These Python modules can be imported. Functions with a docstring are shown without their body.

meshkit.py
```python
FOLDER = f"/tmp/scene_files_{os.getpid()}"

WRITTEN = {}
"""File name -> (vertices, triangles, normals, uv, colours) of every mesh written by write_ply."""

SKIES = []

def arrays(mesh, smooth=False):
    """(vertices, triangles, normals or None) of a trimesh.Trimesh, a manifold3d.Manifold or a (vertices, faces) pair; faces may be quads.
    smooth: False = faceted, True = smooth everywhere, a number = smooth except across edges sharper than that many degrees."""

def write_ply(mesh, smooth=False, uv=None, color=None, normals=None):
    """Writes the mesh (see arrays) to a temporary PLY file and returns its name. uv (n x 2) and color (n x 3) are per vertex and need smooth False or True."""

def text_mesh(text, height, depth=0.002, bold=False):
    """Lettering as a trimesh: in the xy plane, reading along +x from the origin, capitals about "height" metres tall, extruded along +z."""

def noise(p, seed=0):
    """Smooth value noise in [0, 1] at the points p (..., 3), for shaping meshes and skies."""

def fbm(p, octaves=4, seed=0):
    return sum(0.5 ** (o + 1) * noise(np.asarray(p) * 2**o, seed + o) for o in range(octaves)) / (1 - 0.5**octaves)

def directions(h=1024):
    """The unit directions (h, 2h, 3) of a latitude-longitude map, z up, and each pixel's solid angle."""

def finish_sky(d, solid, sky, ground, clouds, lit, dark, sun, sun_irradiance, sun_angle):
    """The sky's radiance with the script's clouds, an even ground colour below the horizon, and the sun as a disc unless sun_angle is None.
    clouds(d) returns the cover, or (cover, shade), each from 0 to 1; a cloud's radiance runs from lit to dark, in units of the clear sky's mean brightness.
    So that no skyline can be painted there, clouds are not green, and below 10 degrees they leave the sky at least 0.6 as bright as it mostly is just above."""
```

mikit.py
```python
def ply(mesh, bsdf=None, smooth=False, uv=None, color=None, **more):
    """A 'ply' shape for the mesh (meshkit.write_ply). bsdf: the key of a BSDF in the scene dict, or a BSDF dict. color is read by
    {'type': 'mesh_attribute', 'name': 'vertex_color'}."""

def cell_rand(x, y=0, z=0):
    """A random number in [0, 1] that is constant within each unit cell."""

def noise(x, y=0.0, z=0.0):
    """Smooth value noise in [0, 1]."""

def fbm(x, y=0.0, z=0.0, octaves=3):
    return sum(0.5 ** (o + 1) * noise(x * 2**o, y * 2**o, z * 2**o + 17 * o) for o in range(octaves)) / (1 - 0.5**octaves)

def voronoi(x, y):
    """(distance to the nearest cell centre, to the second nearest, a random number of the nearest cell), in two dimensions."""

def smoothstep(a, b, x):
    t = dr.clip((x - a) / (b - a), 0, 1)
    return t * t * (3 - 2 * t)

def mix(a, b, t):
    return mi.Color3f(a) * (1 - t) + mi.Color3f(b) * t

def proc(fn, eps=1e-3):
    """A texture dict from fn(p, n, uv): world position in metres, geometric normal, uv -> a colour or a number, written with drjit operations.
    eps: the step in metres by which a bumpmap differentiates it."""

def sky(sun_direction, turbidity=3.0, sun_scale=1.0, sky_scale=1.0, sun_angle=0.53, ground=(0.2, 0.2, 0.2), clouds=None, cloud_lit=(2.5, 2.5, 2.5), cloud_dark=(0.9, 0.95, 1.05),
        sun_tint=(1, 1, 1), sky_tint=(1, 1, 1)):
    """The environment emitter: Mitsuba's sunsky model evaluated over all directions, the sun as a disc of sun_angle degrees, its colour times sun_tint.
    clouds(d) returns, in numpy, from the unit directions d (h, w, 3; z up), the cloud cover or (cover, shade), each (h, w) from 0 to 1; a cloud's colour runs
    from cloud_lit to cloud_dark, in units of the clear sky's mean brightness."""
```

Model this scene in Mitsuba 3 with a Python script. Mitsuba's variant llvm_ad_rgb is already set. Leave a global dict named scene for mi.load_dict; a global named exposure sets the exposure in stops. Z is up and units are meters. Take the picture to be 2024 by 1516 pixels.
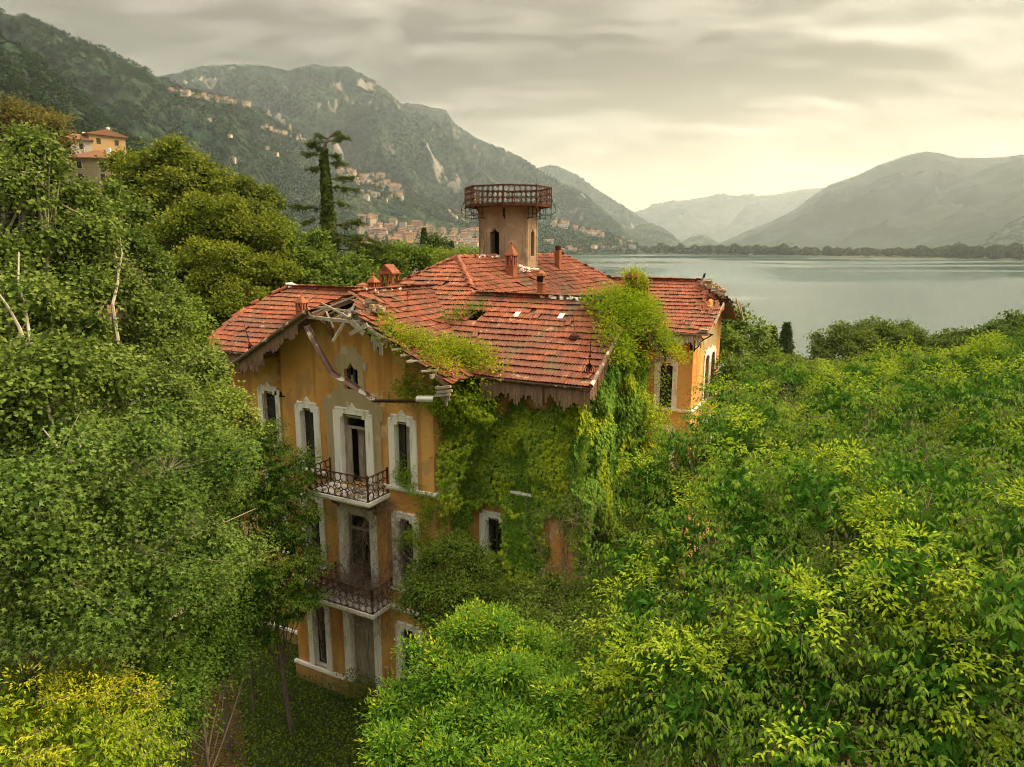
import math, random
import numpy as np, trimesh, drjit as dr, mitsuba as mi
import mikit, meshkit
from mikit import noise, fbm, cell_rand, smoothstep, mix, proc
from shapely.geometry import Polygon, LineString, MultiLineString, box as sbox
from shapely.ops import unary_union
T = mi.ScalarTransform4f

# ------------------------------------------------------------------ camera, sky, exposure
scene, labels = {}, {}
PITCH = math.radians(11.09)
EYE = (0.0, 0.0, 18.0)
scene['camera'] = dict(type='perspective', fov=72.33, fov_axis='x', near_clip=0.5, far_clip=60000.0,
    to_world=T().look_at(origin=list(EYE), target=[0, math.cos(PITCH), 18 - math.sin(PITCH)], up=[0, 0, 1]),
    medium={'type': 'ref', 'id': 'air'})
exposure = 5.4

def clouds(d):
    """a closed layer of cloud: dark towards the horizon, raised overhead well beyond a natural overcast to light walls and leaves, torn into ragged bands, glowing where the low sun stands behind it"""
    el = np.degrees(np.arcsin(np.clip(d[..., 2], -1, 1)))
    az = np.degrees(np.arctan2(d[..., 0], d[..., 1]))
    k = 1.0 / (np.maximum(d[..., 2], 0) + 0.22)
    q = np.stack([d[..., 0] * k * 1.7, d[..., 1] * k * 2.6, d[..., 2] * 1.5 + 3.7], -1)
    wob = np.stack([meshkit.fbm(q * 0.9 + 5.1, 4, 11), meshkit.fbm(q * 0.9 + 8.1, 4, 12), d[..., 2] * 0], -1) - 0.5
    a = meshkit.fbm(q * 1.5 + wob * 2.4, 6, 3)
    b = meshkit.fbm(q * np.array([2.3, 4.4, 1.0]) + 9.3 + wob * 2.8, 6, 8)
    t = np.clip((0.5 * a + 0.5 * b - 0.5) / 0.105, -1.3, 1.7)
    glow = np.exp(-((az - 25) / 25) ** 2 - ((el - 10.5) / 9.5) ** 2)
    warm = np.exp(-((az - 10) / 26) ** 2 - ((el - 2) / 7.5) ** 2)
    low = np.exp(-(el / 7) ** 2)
    bright = 0.022 + 0.86 * np.clip((el - 13) / 50, 0, 1) + (0.036 + 0.050 * glow) * t * (1 - .45 * low) + 0.036 * glow + 0.004 * warm  # the steep rise overhead is added to brighten walls and foliage
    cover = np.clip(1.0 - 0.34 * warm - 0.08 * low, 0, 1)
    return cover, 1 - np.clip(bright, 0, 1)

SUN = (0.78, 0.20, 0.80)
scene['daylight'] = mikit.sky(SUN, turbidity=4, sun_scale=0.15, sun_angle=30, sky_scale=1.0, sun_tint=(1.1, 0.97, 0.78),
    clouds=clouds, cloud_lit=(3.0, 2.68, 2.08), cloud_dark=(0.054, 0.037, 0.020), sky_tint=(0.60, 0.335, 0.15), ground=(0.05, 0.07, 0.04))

# the air of the lake basin
scene['air'] = dict(type='homogeneous', phase={'type': 'hg', 'g': 0.45}, albedo={'type': 'rgb', 'value': [0.75, 0.88, 0.98]},
                    sigma_t={'type': 'rgb', 'value': [0.000066, 0.000066, 0.000066]})

# ------------------------------------------------------------------ helpers
R = np.random.default_rng(7)
CA, SA = math.cos(math.radians(28.2)), math.sin(math.radians(28.2))
VILLA = np.array([[CA, SA, 0, 0], [-SA, CA, 0, 0], [0, 0, 1, 0], [0, 0, 0, 1.0]])      # (v along the front, u into the depth, z) -> world

def W(p):
    p = np.asarray(p, float)
    return p @ VILLA[:3, :3].T

def num(key):
    if key not in scene and key not in USED:
        USED.add(key); return key
    n = 1
    n = COUNT.get(key, 0) + 1
    while f'{key}_{n:03d}' in scene or f'{key}_{n:03d}' in USED:
        n += 1
    COUNT[key] = n
    k = f'{key}_{n:03d}'; USED.add(k)
    return k
USED, COUNT = set(), {}

def cat(parts):
    vs, fs, at = [], [], 0
    for v, f in parts:
        vs.append(np.asarray(v, float)); fs.append(np.asarray(f, int) + at); at += len(vs[-1])
    return np.vstack(vs), np.vstack(fs)

def put(key, mesh, mat, smooth=False, color=None, local=False, fresh=True):
    """one entry of the scene; local = given in the villa's own axes"""
    key = num(key) if fresh else key
    v, f = mesh
    if local: v = W(v)
    if color is not None and np.ndim(color) == 1: color = np.tile(color, (len(v), 1))
    scene[key] = mikit.ply((v, f), mat, smooth=smooth, color=color)
    return key

def tag(key, label=None, category=None, group=None, kind=None):
    labels[key] = {k: x for k, x in dict(label=label, category=category, group=group, kind=kind).items() if x}
    return key

CUBE_V = np.array([[x, y, z] for x in (0, 1) for y in (0, 1) for z in (0, 1)], float)
CUBE_F = np.array([[0, 1, 3], [0, 3, 2], [4, 6, 7], [4, 7, 5], [0, 4, 5], [0, 5, 1], [2, 3, 7], [2, 7, 6], [0, 2, 6], [0, 6, 4], [1, 5, 7], [1, 7, 3]])
def bx(x0, x1, y0, y1, z0, z1):
    return CUBE_V * [x1 - x0, y1 - y0, z1 - z0] + [x0, y0, z0], CUBE_F

def unit(a):
    a = np.asarray(a, float)
    return a / np.maximum(np.linalg.norm(a, axis=-1, keepdims=True), 1e-12)

def beam(p0, p1, w, h, up=(0, 0, 1)):
    """a squared timber from p0 to p1, w across and h along up"""
    p0, p1 = np.asarray(p0, float), np.asarray(p1, float)
    d = unit(p1 - p0); s = np.cross(d, up)
    if np.linalg.norm(s) < 1e-6: s = np.cross(d, [1, 0, 0])
    s = unit(s); n = np.cross(s, d)
    c = (CUBE_V - [0, .5, .5])
    return p0 + c[:, :1] * (p1 - p0) + c[:, 1:2] * w * s + c[:, 2:3] * h * n, CUBE_F

def tube(pts, rad, n=6):
    pts = np.asarray(pts, float); m = len(pts)
    rad = np.broadcast_to(np.asarray(rad, float), (m,))
    d = unit(np.gradient(pts, axis=0))
    ref = np.where(np.abs(d[:, 2:3]) > .9, [[1.0, 0, 0]], [[0, 0, 1.0]])
    a = unit(np.cross(d, ref)); b = np.cross(d, a)
    an = np.arange(n) * 2 * np.pi / n
    v = pts[:, None] + rad[:, None, None] * (np.cos(an)[None, :, None] * a[:, None] + np.sin(an)[None, :, None] * b[:, None])
    i = np.arange(m - 1)[:, None] * n; j = np.arange(n)[None]; k = (j + 1) % n
    q = np.stack([i + j, i + k, i + n + k, i + n + j], -1).reshape(-1, 4)
    f = np.vstack([q[:, [0, 1, 2]], q[:, [0, 2, 3]]])
    return v.reshape(-1, 3), f

def extr(poly, depth, o=(0, 0, 0), a=(1, 0, 0), b=(0, 0, 1), c=None):
    """a shapely polygon in the (a, b) plane through o, made depth thick along c (default a x b)"""
    a, b = np.asarray(a, float), np.asarray(b, float)
    c = np.cross(a, b) if c is None else np.asarray(c, float)
    out = []
    for g in getattr(poly, 'geoms', [poly]):
        if g.is_empty or g.area < 1e-7: continue
        m = trimesh.creation.extrude_polygon(g, depth, engine='earcut')
        v = np.asarray(m.vertices)
        f = np.asarray(m.faces)
        if np.dot(np.cross(a, b), c) < 0: f = f[:, ::-1]
        out.append((np.asarray(o, float) + v[:, :1] * a + v[:, 1:2] * b + v[:, 2:3] * c, f))
    return cat(out)

def front(poly, u, depth):
    """polygon in (v, z), its face at u looking out to the front, depth thick into the wall"""
    return extr(poly, depth, (0, u, 0), (1, 0, 0), (0, 0, 1), (0, 1, 0))

def side(poly, v, depth):
    """polygon in (u, z), its face at v, depth thick towards -v (depth < 0: towards +v)"""
    return extr(poly, abs(depth), (v, 0, 0), (0, 1, 0), (0, 0, 1), (-1 if depth > 0 else 1, 0, 0))

def lathe(profile, n=10, o=(0, 0, 0), rot=0.0):
    p = np.asarray(profile, float); an = rot + np.arange(n) * 2 * np.pi / n
    v = np.stack([p[:, :1] * np.cos(an), p[:, :1] * np.sin(an), np.repeat(p[:, 1:2], n, 1)], -1) + np.asarray(o, float)
    m = len(p); i = np.arange(m - 1)[:, None] * n; j = np.arange(n)[None]; k = (j + 1) % n
    q = np.stack([i + j, i + k, i + n + k, i + n + j], -1).reshape(-1, 4)
    return v.reshape(-1, 3), np.vstack([q[:, [0, 1, 2]], q[:, [0, 2, 3]]])

# ------------------------------------------------------------------ materials
def rgb(*c): return {'type': 'rgb', 'value': list(c)}
def two(d): return {'type': 'twosided', 'nested': d}
def uvz(p): return p.x * SA + p.y * CA, p.x * CA - p.y * SA, p.z

def ochre(p, n, t):
    u, v, z = uvz(p); h = v + u * 1.03
    a = fbm(h * 0.55, z * 0.45, 3.0, 4)
    c = mix((0.52, 0.265, 0.078), (0.62, 0.36, 0.125), smoothstep(0.3, 0.7, a))
    c = mix(c, (0.36, 0.165, 0.060), 0.65 * smoothstep(0.50, 0.78, fbm(h * 2.6, z * 0.22, 8.0, 4)))       # run-off streaks
    c = mix(c, (0.62, 0.44, 0.25), 0.75 * smoothstep(0.66, 0.695, fbm(h * 0.9 + 4.0, z * 0.9, 1.0, 5)))      # worn, bleached plaster
    c = mix(c, (0.33, 0.21, 0.12), 0.45 * smoothstep(0.62, 0.66, fbm(h * 1.7 + 11.0, z * 1.1, 5.0, 4)))
    c = mix(c, (0.20, 0.17, 0.11), 0.55 * smoothstep(1.6, -0.4, z + 1.2 * fbm(h * 1.1, z * .6, 2.0, 3)))      # damp foot
    return c * (0.90 + 0.2 * fbm(h * 9.0, z * 9.0, u * 9.0, 3))
scene['ochre_plaster'] = two({'type': 'diffuse', 'reflectance': proc(ochre)})
def beige(p, n, t):
    u, v, z = uvz(p)
    c = mix((0.33, 0.26, 0.155), (0.44, 0.36, 0.225), fbm(v * 1.4, z * 1.0, u, 4))
    c = mix(c, (0.55, 0.49, 0.38), 0.6 * smoothstep(0.62, 0.72, fbm(v * 2.2 + 3, z * 2.0, u, 4)))
    c = mix(c, (0.23, 0.17, 0.10), 0.5 * smoothstep(0.55, 0.8, fbm(v * 4.0, z * 0.4, u, 3)))
    return c * (0.85 + 0.3 * fbm(v * 22.0, z * 22.0, u * 22.0, 2))
scene['beige_plaster'] = two({'type': 'diffuse', 'reflectance': proc(beige)})
def tower_pl(p, n, t):
    c = mix((0.205, 0.150, 0.105), (0.330, 0.255, 0.180), fbm(p.x * 1.5, p.y * 1.5, p.z * 1.2, 4))
    c = mix(c, (0.175, 0.120, 0.090), 0.65 * smoothstep(0.54, 0.70, fbm(p.x * 1.3 + 7, p.y * 1.3, p.z * 1.1, 4)))
    c = mix(c, (0.46, 0.36, 0.26), 0.5 * smoothstep(0.63, 0.72, fbm(p.x * 2.6, p.y * 2.6 + 5, p.z * 2.2, 4)))
    return c * (0.85 + 0.3 * fbm(p.x * 14, p.y * 14, p.z * 14, 2))
scene['tower_plaster'] = two({'type': 'diffuse', 'reflectance': proc(tower_pl)})
def white(p, n, t):
    u, v, z = uvz(p)
    c = mix((0.70, 0.69, 0.65), (0.80, 0.80, 0.77), fbm(v * 2, z * 1.3, u * 2, 3))
    return mix(c, (0.38, 0.33, 0.26), 0.6 * smoothstep(0.54, 0.76, fbm(v * 7, z * 1.2, u * 7, 4)))
scene['white_stone'] = two({'type': 'diffuse', 'reflectance': proc(white)})
def tilec(p, n, t):
    u, v, z = uvz(p)
    r = cell_rand(v * 4.4, u * 3.2, z * 5.0); r2 = cell_rand(v * 4.4 + 70, u * 3.2, z * 5.0)
    c = mix((0.140, 0.040, 0.021), (0.270, 0.084, 0.042), r * 0.6 + 0.4 * fbm(v * 1.1, u * 1.1, z, 3))
    c = mix(c, (0.30, 0.125, 0.070), .5 * smoothstep(.92, .97, r2))                                            # newer tiles
    c = mix(c, (0.085, 0.045, 0.034), .75 * smoothstep(.10, .03, r2))                                           # blackened ones
    c = mix(c, (0.098, 0.046, 0.034), 0.65 * smoothstep(0.50, 0.68, fbm(v * 0.7 + 3, u * 0.7, 2.0, 5)))        # grey lichen bands
    c = mix(c, (0.105, 0.085, 0.040), 0.55 * smoothstep(0.60, 0.72, fbm(v * 1.6 + 9, u * 1.6, 5.0, 4)))        # moss
    soot = smoothstep(1.0, -0.35, dr.abs(v + 14.1 - 0.16 * (u - 33)) / 2.3 + dr.abs(u - 33.4) / 5.2 + 0.5 * (fbm(v * 1.2, u * 1.2, 4.0, 3) - 0.5)) * smoothstep(30.0, 31.0, u)
    c = mix(c, (0.062, 0.040, 0.034), 0.78 * soot)
    c = mix(c, (0.34, 0.24, 0.17), 0.5 * smoothstep(0.70, 0.76, fbm(v * 5.2, u * 5.2, z * 5, 3)))               # pale specks
    return c * (0.70 + 0.6 * fbm(v * 24, u * 24, z * 24, 2))
scene['roof_tile'] = two({'type': 'principled', 'base_color': proc(tilec), 'roughness': 0.75, 'specular': 0.25})
def woodc(p, n, t):
    g = fbm(p.x * 14 + p.y * 9, p.z * 1.3, p.y * 3, 4)
    c = mix((0.095, 0.058, 0.042), (0.27, 0.175, 0.130), g)
    return c * (0.7 + 0.6 * fbm(p.x * 40, p.y * 40, p.z * 4, 2))
scene['old_wood'] = two({'type': 'diffuse', 'reflectance': proc(woodc)})
def greywood(p, n, t):
    g = fbm(p.x * 18 + p.y * 11, p.z * 1.5, p.y * 3, 4)
    return mix((0.15, 0.125, 0.10), (0.46, 0.41, 0.34), g) * (0.65 + 0.7 * fbm(p.x * 30, p.y * 30, p.z * 4, 2))
scene['bleached_wood'] = two({'type': 'diffuse', 'reflectance': proc(greywood)})
def rust(p, n, t): return mix((0.032, 0.018, 0.014), (0.105, 0.048, 0.030), fbm(p.x * 6, p.y * 6, p.z * 6, 3))
scene['rusty_iron'] = two({'type': 'diffuse', 'reflectance': proc(rust)})
scene['black_iron'] = two({'type': 'diffuse', 'reflectance': rgb(0.014, 0.012, 0.012)})
def gutterc(p, n, t):
    c = mix((0.085, 0.048, 0.036), (0.15, 0.085, 0.060), fbm(p.x * 3, p.y * 3, p.z * 3, 3))
    return mix(c, (0.42, 0.37, 0.31), smoothstep(0.60, 0.68, fbm(p.x * 4 + 2, p.y * 4, p.z * 2.5, 4)))
scene['gutter_metal'] = two({'type': 'principled', 'base_color': proc(gutterc), 'roughness': 0.5, 'specular': 0.4})
scene['zinc'] = two({'type': 'principled', 'base_color': rgb(0.55, 0.54, 0.52), 'roughness': 0.45, 'metallic': 0.5})
def shutterc(p, n, t): return mix((0.030, 0.036, 0.030), (0.075, 0.068, 0.052), fbm(p.x * 5, p.y * 5, p.z * 2, 3))
scene['shutter_paint'] = two({'type': 'diffuse', 'reflectance': proc(shutterc)})
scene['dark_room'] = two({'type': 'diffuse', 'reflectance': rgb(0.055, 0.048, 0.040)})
scene['window_glass'] = {'type': 'thindielectric', 'int_ior': 1.5}
scene['terracotta'] = two({'type': 'diffuse', 'reflectance': proc(lambda p, n, t: mix((0.17, 0.062, 0.036), (0.33, 0.135, 0.075), fbm(p.x * 5, p.y * 5, p.z * 5, 4)))})
scene['leaf'] = {'type': 'principledthin', 'base_color': {'type': 'mesh_attribute', 'name': 'vertex_color'}, 'roughness': 0.65, 'diff_trans': 0.5, 'eta': 1.2}
scene['painted'] = two({'type': 'diffuse', 'reflectance': {'type': 'mesh_attribute', 'name': 'vertex_color'}})
def barkc(p, n, t): return mix((0.07, 0.055, 0.042), (0.19, 0.16, 0.125), fbm(p.x * 9, p.y * 9, p.z * 2.5, 4))
scene['bark'] = two({'type': 'diffuse', 'reflectance': proc(barkc)})
def palebark(p, n, t): return mix((0.20, 0.185, 0.15), (0.40, 0.38, 0.32), fbm(p.x * 7, p.y * 7, p.z * 3, 3))
scene['pale_bark'] = two({'type': 'diffuse', 'reflectance': proc(palebark)})
scene['dry_stem'] = two({'type': 'diffuse', 'reflectance': proc(lambda p, n, t: mix((0.10, 0.070, 0.055), (0.24, 0.175, 0.14), noise(p.x * 4, p.y * 4, p.z * 4)))})
# ------------------------------------------------------------------ the villa (own axes: v to the right along the front, u into the depth, z up)
VI = 'abandoned_villa'
tag(VI, 'abandoned ochre three-storey villa with broken red tiled roofs and a lookout tower', 'house')
C0 = -17.95                                   # the axis of the front bay
VL, VR = -26.7, -9.2                          # ends of the front and rear blocks
UA, UM, UB = 20.41, 22.1, 28.9                # front of the bay, front and back of the front block
RU0, RU1 = 38.2, 45.0                         # rear block
KS = 2.5727 / 4.4 * 0.98                      # roof pitch
def zmain(u): return 13.48 + 0.5727 * (u - 21.1)
def zbay(v): return 16.25 - 0.55 * abs(v - C0)

def P(*pts): return Polygon(pts)
def stepped(c, hw, zb, zt, peak=True, ear=0.13):
    """outline of a window surround: stepped shoulders and a small gable"""
    s = [(c - hw, zb), (c - hw, zt), (c - hw + ear, zt), (c - hw + ear, zt + .15)]
    if peak: s += [(c - .19, zt + .15), (c, zt + .37), (c + .19, zt + .15)]
    s += [(c + hw - ear, zt + .15), (c + hw - ear, zt), (c + hw, zt), (c + hw, zb)]
    return Polygon(s)
def opening(c, hw, zb, zt):
    return Polygon([(c - hw, zb), (c - hw, zt - .14), (c - hw + .14, zt - .14), (c - hw + .14, zt), (c + hw - .14, zt), (c + hw - .14, zt - .14), (c + hw, zt - .14), (c + hw, zb)])

# what opens in the front wall: centre, half width of surround and opening, sill, top of surround, with a little gable
BAYWIN = [(-20.33, .64, .36, 9.03, 11.69, True), (-15.57, .64, .36, 9.03, 11.69, True),
          (-20.33, .64, .36, 4.86, 7.86, False), (-15.57, .64, .36, 4.86, 7.86, False),
          (-20.33, .64, .36, 0.05, 3.22, False), (-15.57, .64, .36, 0.05, 3.22, False)]
DOORS = [(C0, .98, .63, 8.72, 11.69, True), (C0, .98, .63, 4.22, 7.6, False), (C0, .98, .63, -.75, 3.5, False)]
MAINWIN = [(-24.28, .69, .40, 9.03, 11.69, True), (-12.62, .64, .38, 9.03, 11.69, True), (-24.28, .69, .40, 4.86, 7.86, False), (-12.62, .64, .38, 4.86, 7.86, False), (-11.05, .55, .33, 4.86, 7.3, False)]
REARWIN = [(-10.66, .66, .38, 9.03, 11.69, False), (-10.66, .66, .38, 4.86, 7.86, False)]
attic = P((-18.29, 12.55), (-18.29, 13.36), (-18.14, 13.36), (-17.96, 13.63), (-17.78, 13.40), (-17.61, 13.37), (-17.61, 12.55), (-17.95, 12.42))

def top_of(w): return w[4] - 0.10
def holes(ws): return unary_union([opening(w[0], w[2], w[3], top_of(w)) for w in ws])
bay = P((-21.7, -1.0), (-14.2, -1.0), (-14.2, zbay(-14.2) - .12), (C0 + 1.2, zbay(C0 + 1.2) - .12), (C0 - 1.2, zbay(C0 - 1.2) - .12), (-21.7, zbay(-21.7) - .12))
wall = f'{VI}__wall'
put(wall, front(bay.difference(unary_union([holes(BAYWIN), holes(DOORS), attic])), UA, .38), 'ochre_plaster', local=True)
zt = zmain(UM) - .14
put(wall, cat([front(P((VL, -1), (-21.7, -1), (-21.7, zt), (VL, zt)).difference(holes(MAINWIN[::2])), UM, .38),
               front(P((-14.2, -1), (VR, -1), (VR, zt), (-14.2, zt)).difference(holes([w for w in MAINWIN if w[0] > -15])), UM, .38)]), 'ochre_plaster', local=True)
put(wall, cat([bx(-21.7, -21.32, UA + .38, UM + .1, -1, zbay(-21.7) - .2), bx(-14.58, -14.2, UA + .38, UM + .1, -1, zbay(-14.2) - .2)]), 'ochre_plaster', local=True)
def gable(u0, u1, z1, wins=()):
    um = (u0 + u1) / 2
    p = P((u0, -1), (u1, -1), (u1, z1), (um + .9, z1 + .5727 * (u1 - um - .9)), (um - .9, z1 + .5727 * (u1 - um - .9)), (u0, z1))
    return p.difference(unary_union([opening(*w) for w in wins])) if wins else p
ENDW = [(41.55, .52, 9.0, 11.7), (43.05, .52, 9.0, 11.7), (41.55, .52, 4.8, 7.4), (43.05, .52, 4.8, 7.4)]
put(wall, side(gable(UM + .38, UB, zt), VR, .38), 'ochre_plaster', local=True)
put(wall, side(gable(UM + .38, UB, zt), VL, -.38), 'ochre_plaster', local=True)
put(wall, cat([bx(VL + .38, -23.9, UB - .38, UB, -1, 13.4), bx(-12, VR - .38, UB - .38, UB, -1, 13.4), bx(-24.0, -23.62, UB, RU0, -1, 13.4), bx(-12.3, -11.92, UB, RU0, -1, 13.4)]), 'ochre_plaster', local=True)
put(wall, front(P((VL, -1), (VR, -1), (VR, zt), (VL, zt)).difference(holes(REARWIN)), RU0, .38), 'ochre_plaster', local=True)
put(wall, side(gable(RU0 + .38, RU1, zt, ENDW), VR, .38), 'ochre_plaster', local=True)
put(wall, cat([side(gable(RU0 + .38, RU1, zt), VL, -.38), bx(VL + .38, VR - .38, RU1 - .38, RU1, -1, zt)]), 'ochre_plaster', local=True)
# floors and a cross wall behind the openings
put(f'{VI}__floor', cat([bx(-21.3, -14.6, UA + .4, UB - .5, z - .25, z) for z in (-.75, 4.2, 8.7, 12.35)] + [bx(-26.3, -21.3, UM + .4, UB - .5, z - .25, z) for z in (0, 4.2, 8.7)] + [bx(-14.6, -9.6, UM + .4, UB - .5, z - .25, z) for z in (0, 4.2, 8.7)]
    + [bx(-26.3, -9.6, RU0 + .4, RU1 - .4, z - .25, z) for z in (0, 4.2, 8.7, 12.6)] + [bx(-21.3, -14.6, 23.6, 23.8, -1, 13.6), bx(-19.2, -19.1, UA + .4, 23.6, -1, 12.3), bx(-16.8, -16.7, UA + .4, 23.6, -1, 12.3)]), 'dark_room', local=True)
# the pale plaster panels round the middle of the bay
mid = P((-19.33, 8.62), (-19.33, 11.43), (-19.47, 11.43), (-19.47, 12.05), (-19.34, 12.05), (-19.34, 12.24), (-19.0, 12.30), (-18.84, 12.52), (-18.63, 12.58),
        (-17.27, 12.58), (-17.06, 12.52), (-16.9, 12.30), (-16.62, 12.24), (-16.62, 12.05), (-16.47, 12.05), (-16.47, 11.45), (-16.61, 11.45), (-16.61, 8.62))
att = P((-18.63, 12.581), (-18.63, 13.36), (-18.81, 13.37), (-18.79, 13.69), (-18.64, 13.85), (-18.40, 14.02), (-18.39, 14.25), (-17.58, 14.25), (-17.56, 14.02), (-17.31, 13.84), (-17.31, 13.69), (-17.15, 13.68), (-17.17, 13.37), (-17.33, 13.36), (-17.31, 12.581))
panel = put(f'{VI}__plaster_panel', front(mid.difference(unary_union([stepped(*DOORS[0][:2], 8.5, DOORS[0][4])])), UA - .030, .029), 'beige_plaster', local=True)
put(f'{VI}__plaster_panel', front(att.difference(attic), UA - .030, .029), 'beige_plaster', local=True)
put(f'{VI}__plaster_panel', cat([front(P((C0 + s * 1.02 - .18, z0), (C0 + s * 1.02 + .18 + s * .12, z0), (C0 + s * 1.02 + .18 + s * .12, z1), (C0 + s * 1.02 - .18, z1)).difference(stepped(C0, .98, z0 - 1, z1 + .3, False)), UA - .03, .029) for s in (-1, 1) for z0, z1 in ((4.15, 8.45), (-.9, 3.75))]), 'ochre_plaster', local=True)

def louvre(c0, c1, z0, z1, u, gaps=()):
    """a shutter leaf from v = c0 to c1"""
    fr = .055
    out = [bx(c0, c0 + fr, u, u + .045, z0, z1), bx(c1 - fr, c1, u, u + .045, z0, z1), bx(c0 + fr, c1 - fr, u + .002, u + .043, z0, z0 + fr), bx(c0 + fr, c1 - fr, u + .002, u + .043, z1 - fr, z1), bx(c0 + fr, c1 - fr, u + .002, u + .043, (z0 + z1) / 2 - .03, (z0 + z1) / 2 + .03)]
    for k, z in enumerate(np.arange(z0 + .09, z1 - .09, .052)):
        if (k in gaps) or R.random() < .06: continue
        t = R.normal(0, .006)
        v = CUBE_V * [c1 - c0 - 2 * fr, 1, 1] + [c0 + fr, 0, 0]
        y = np.where(CUBE_V[:, 1] > .5, u + .042, u + .006)
        zz = z + np.where(CUBE_V[:, 1] > .5, .030, 0) + np.where(CUBE_V[:, 2] > .5, .009, 0) + t * (CUBE_V[:, 0] - .5)
        out.append((np.stack([v[:, 0], y, zz], 1), CUBE_F))
    return cat(out)

def surround(key, c, hw, oh, zb, ztop, peak, u, sub='frame', depth=.075):
    st, op = stepped(c, hw, zb, ztop, peak), opening(c, oh, zb - 1, ztop - .10)
    put(f'{key}__{sub}', front(st.difference(op), u - depth, depth - .001), 'white_stone', local=True)
    # thin raised fillet that follows the stepped head
    line = LineString([(c - hw + .05, ztop - .05), (c - hw + .16, ztop - .05), (c - hw + .16, ztop + .10), (c - .20, ztop + .10)] + ([(c, ztop + .31)] if peak else []) + [(c + .20, ztop + .10), (c + hw - .16, ztop + .10), (c + hw - .16, ztop - .05), (c + hw - .05, ztop - .05)])
    fil = line.buffer(.018, cap_style=2, join_style=2).intersection(st).difference(op)
    put(f'{key}__fillet', front(fil, u - depth - .018, .017), 'white_stone', local=True)

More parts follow.
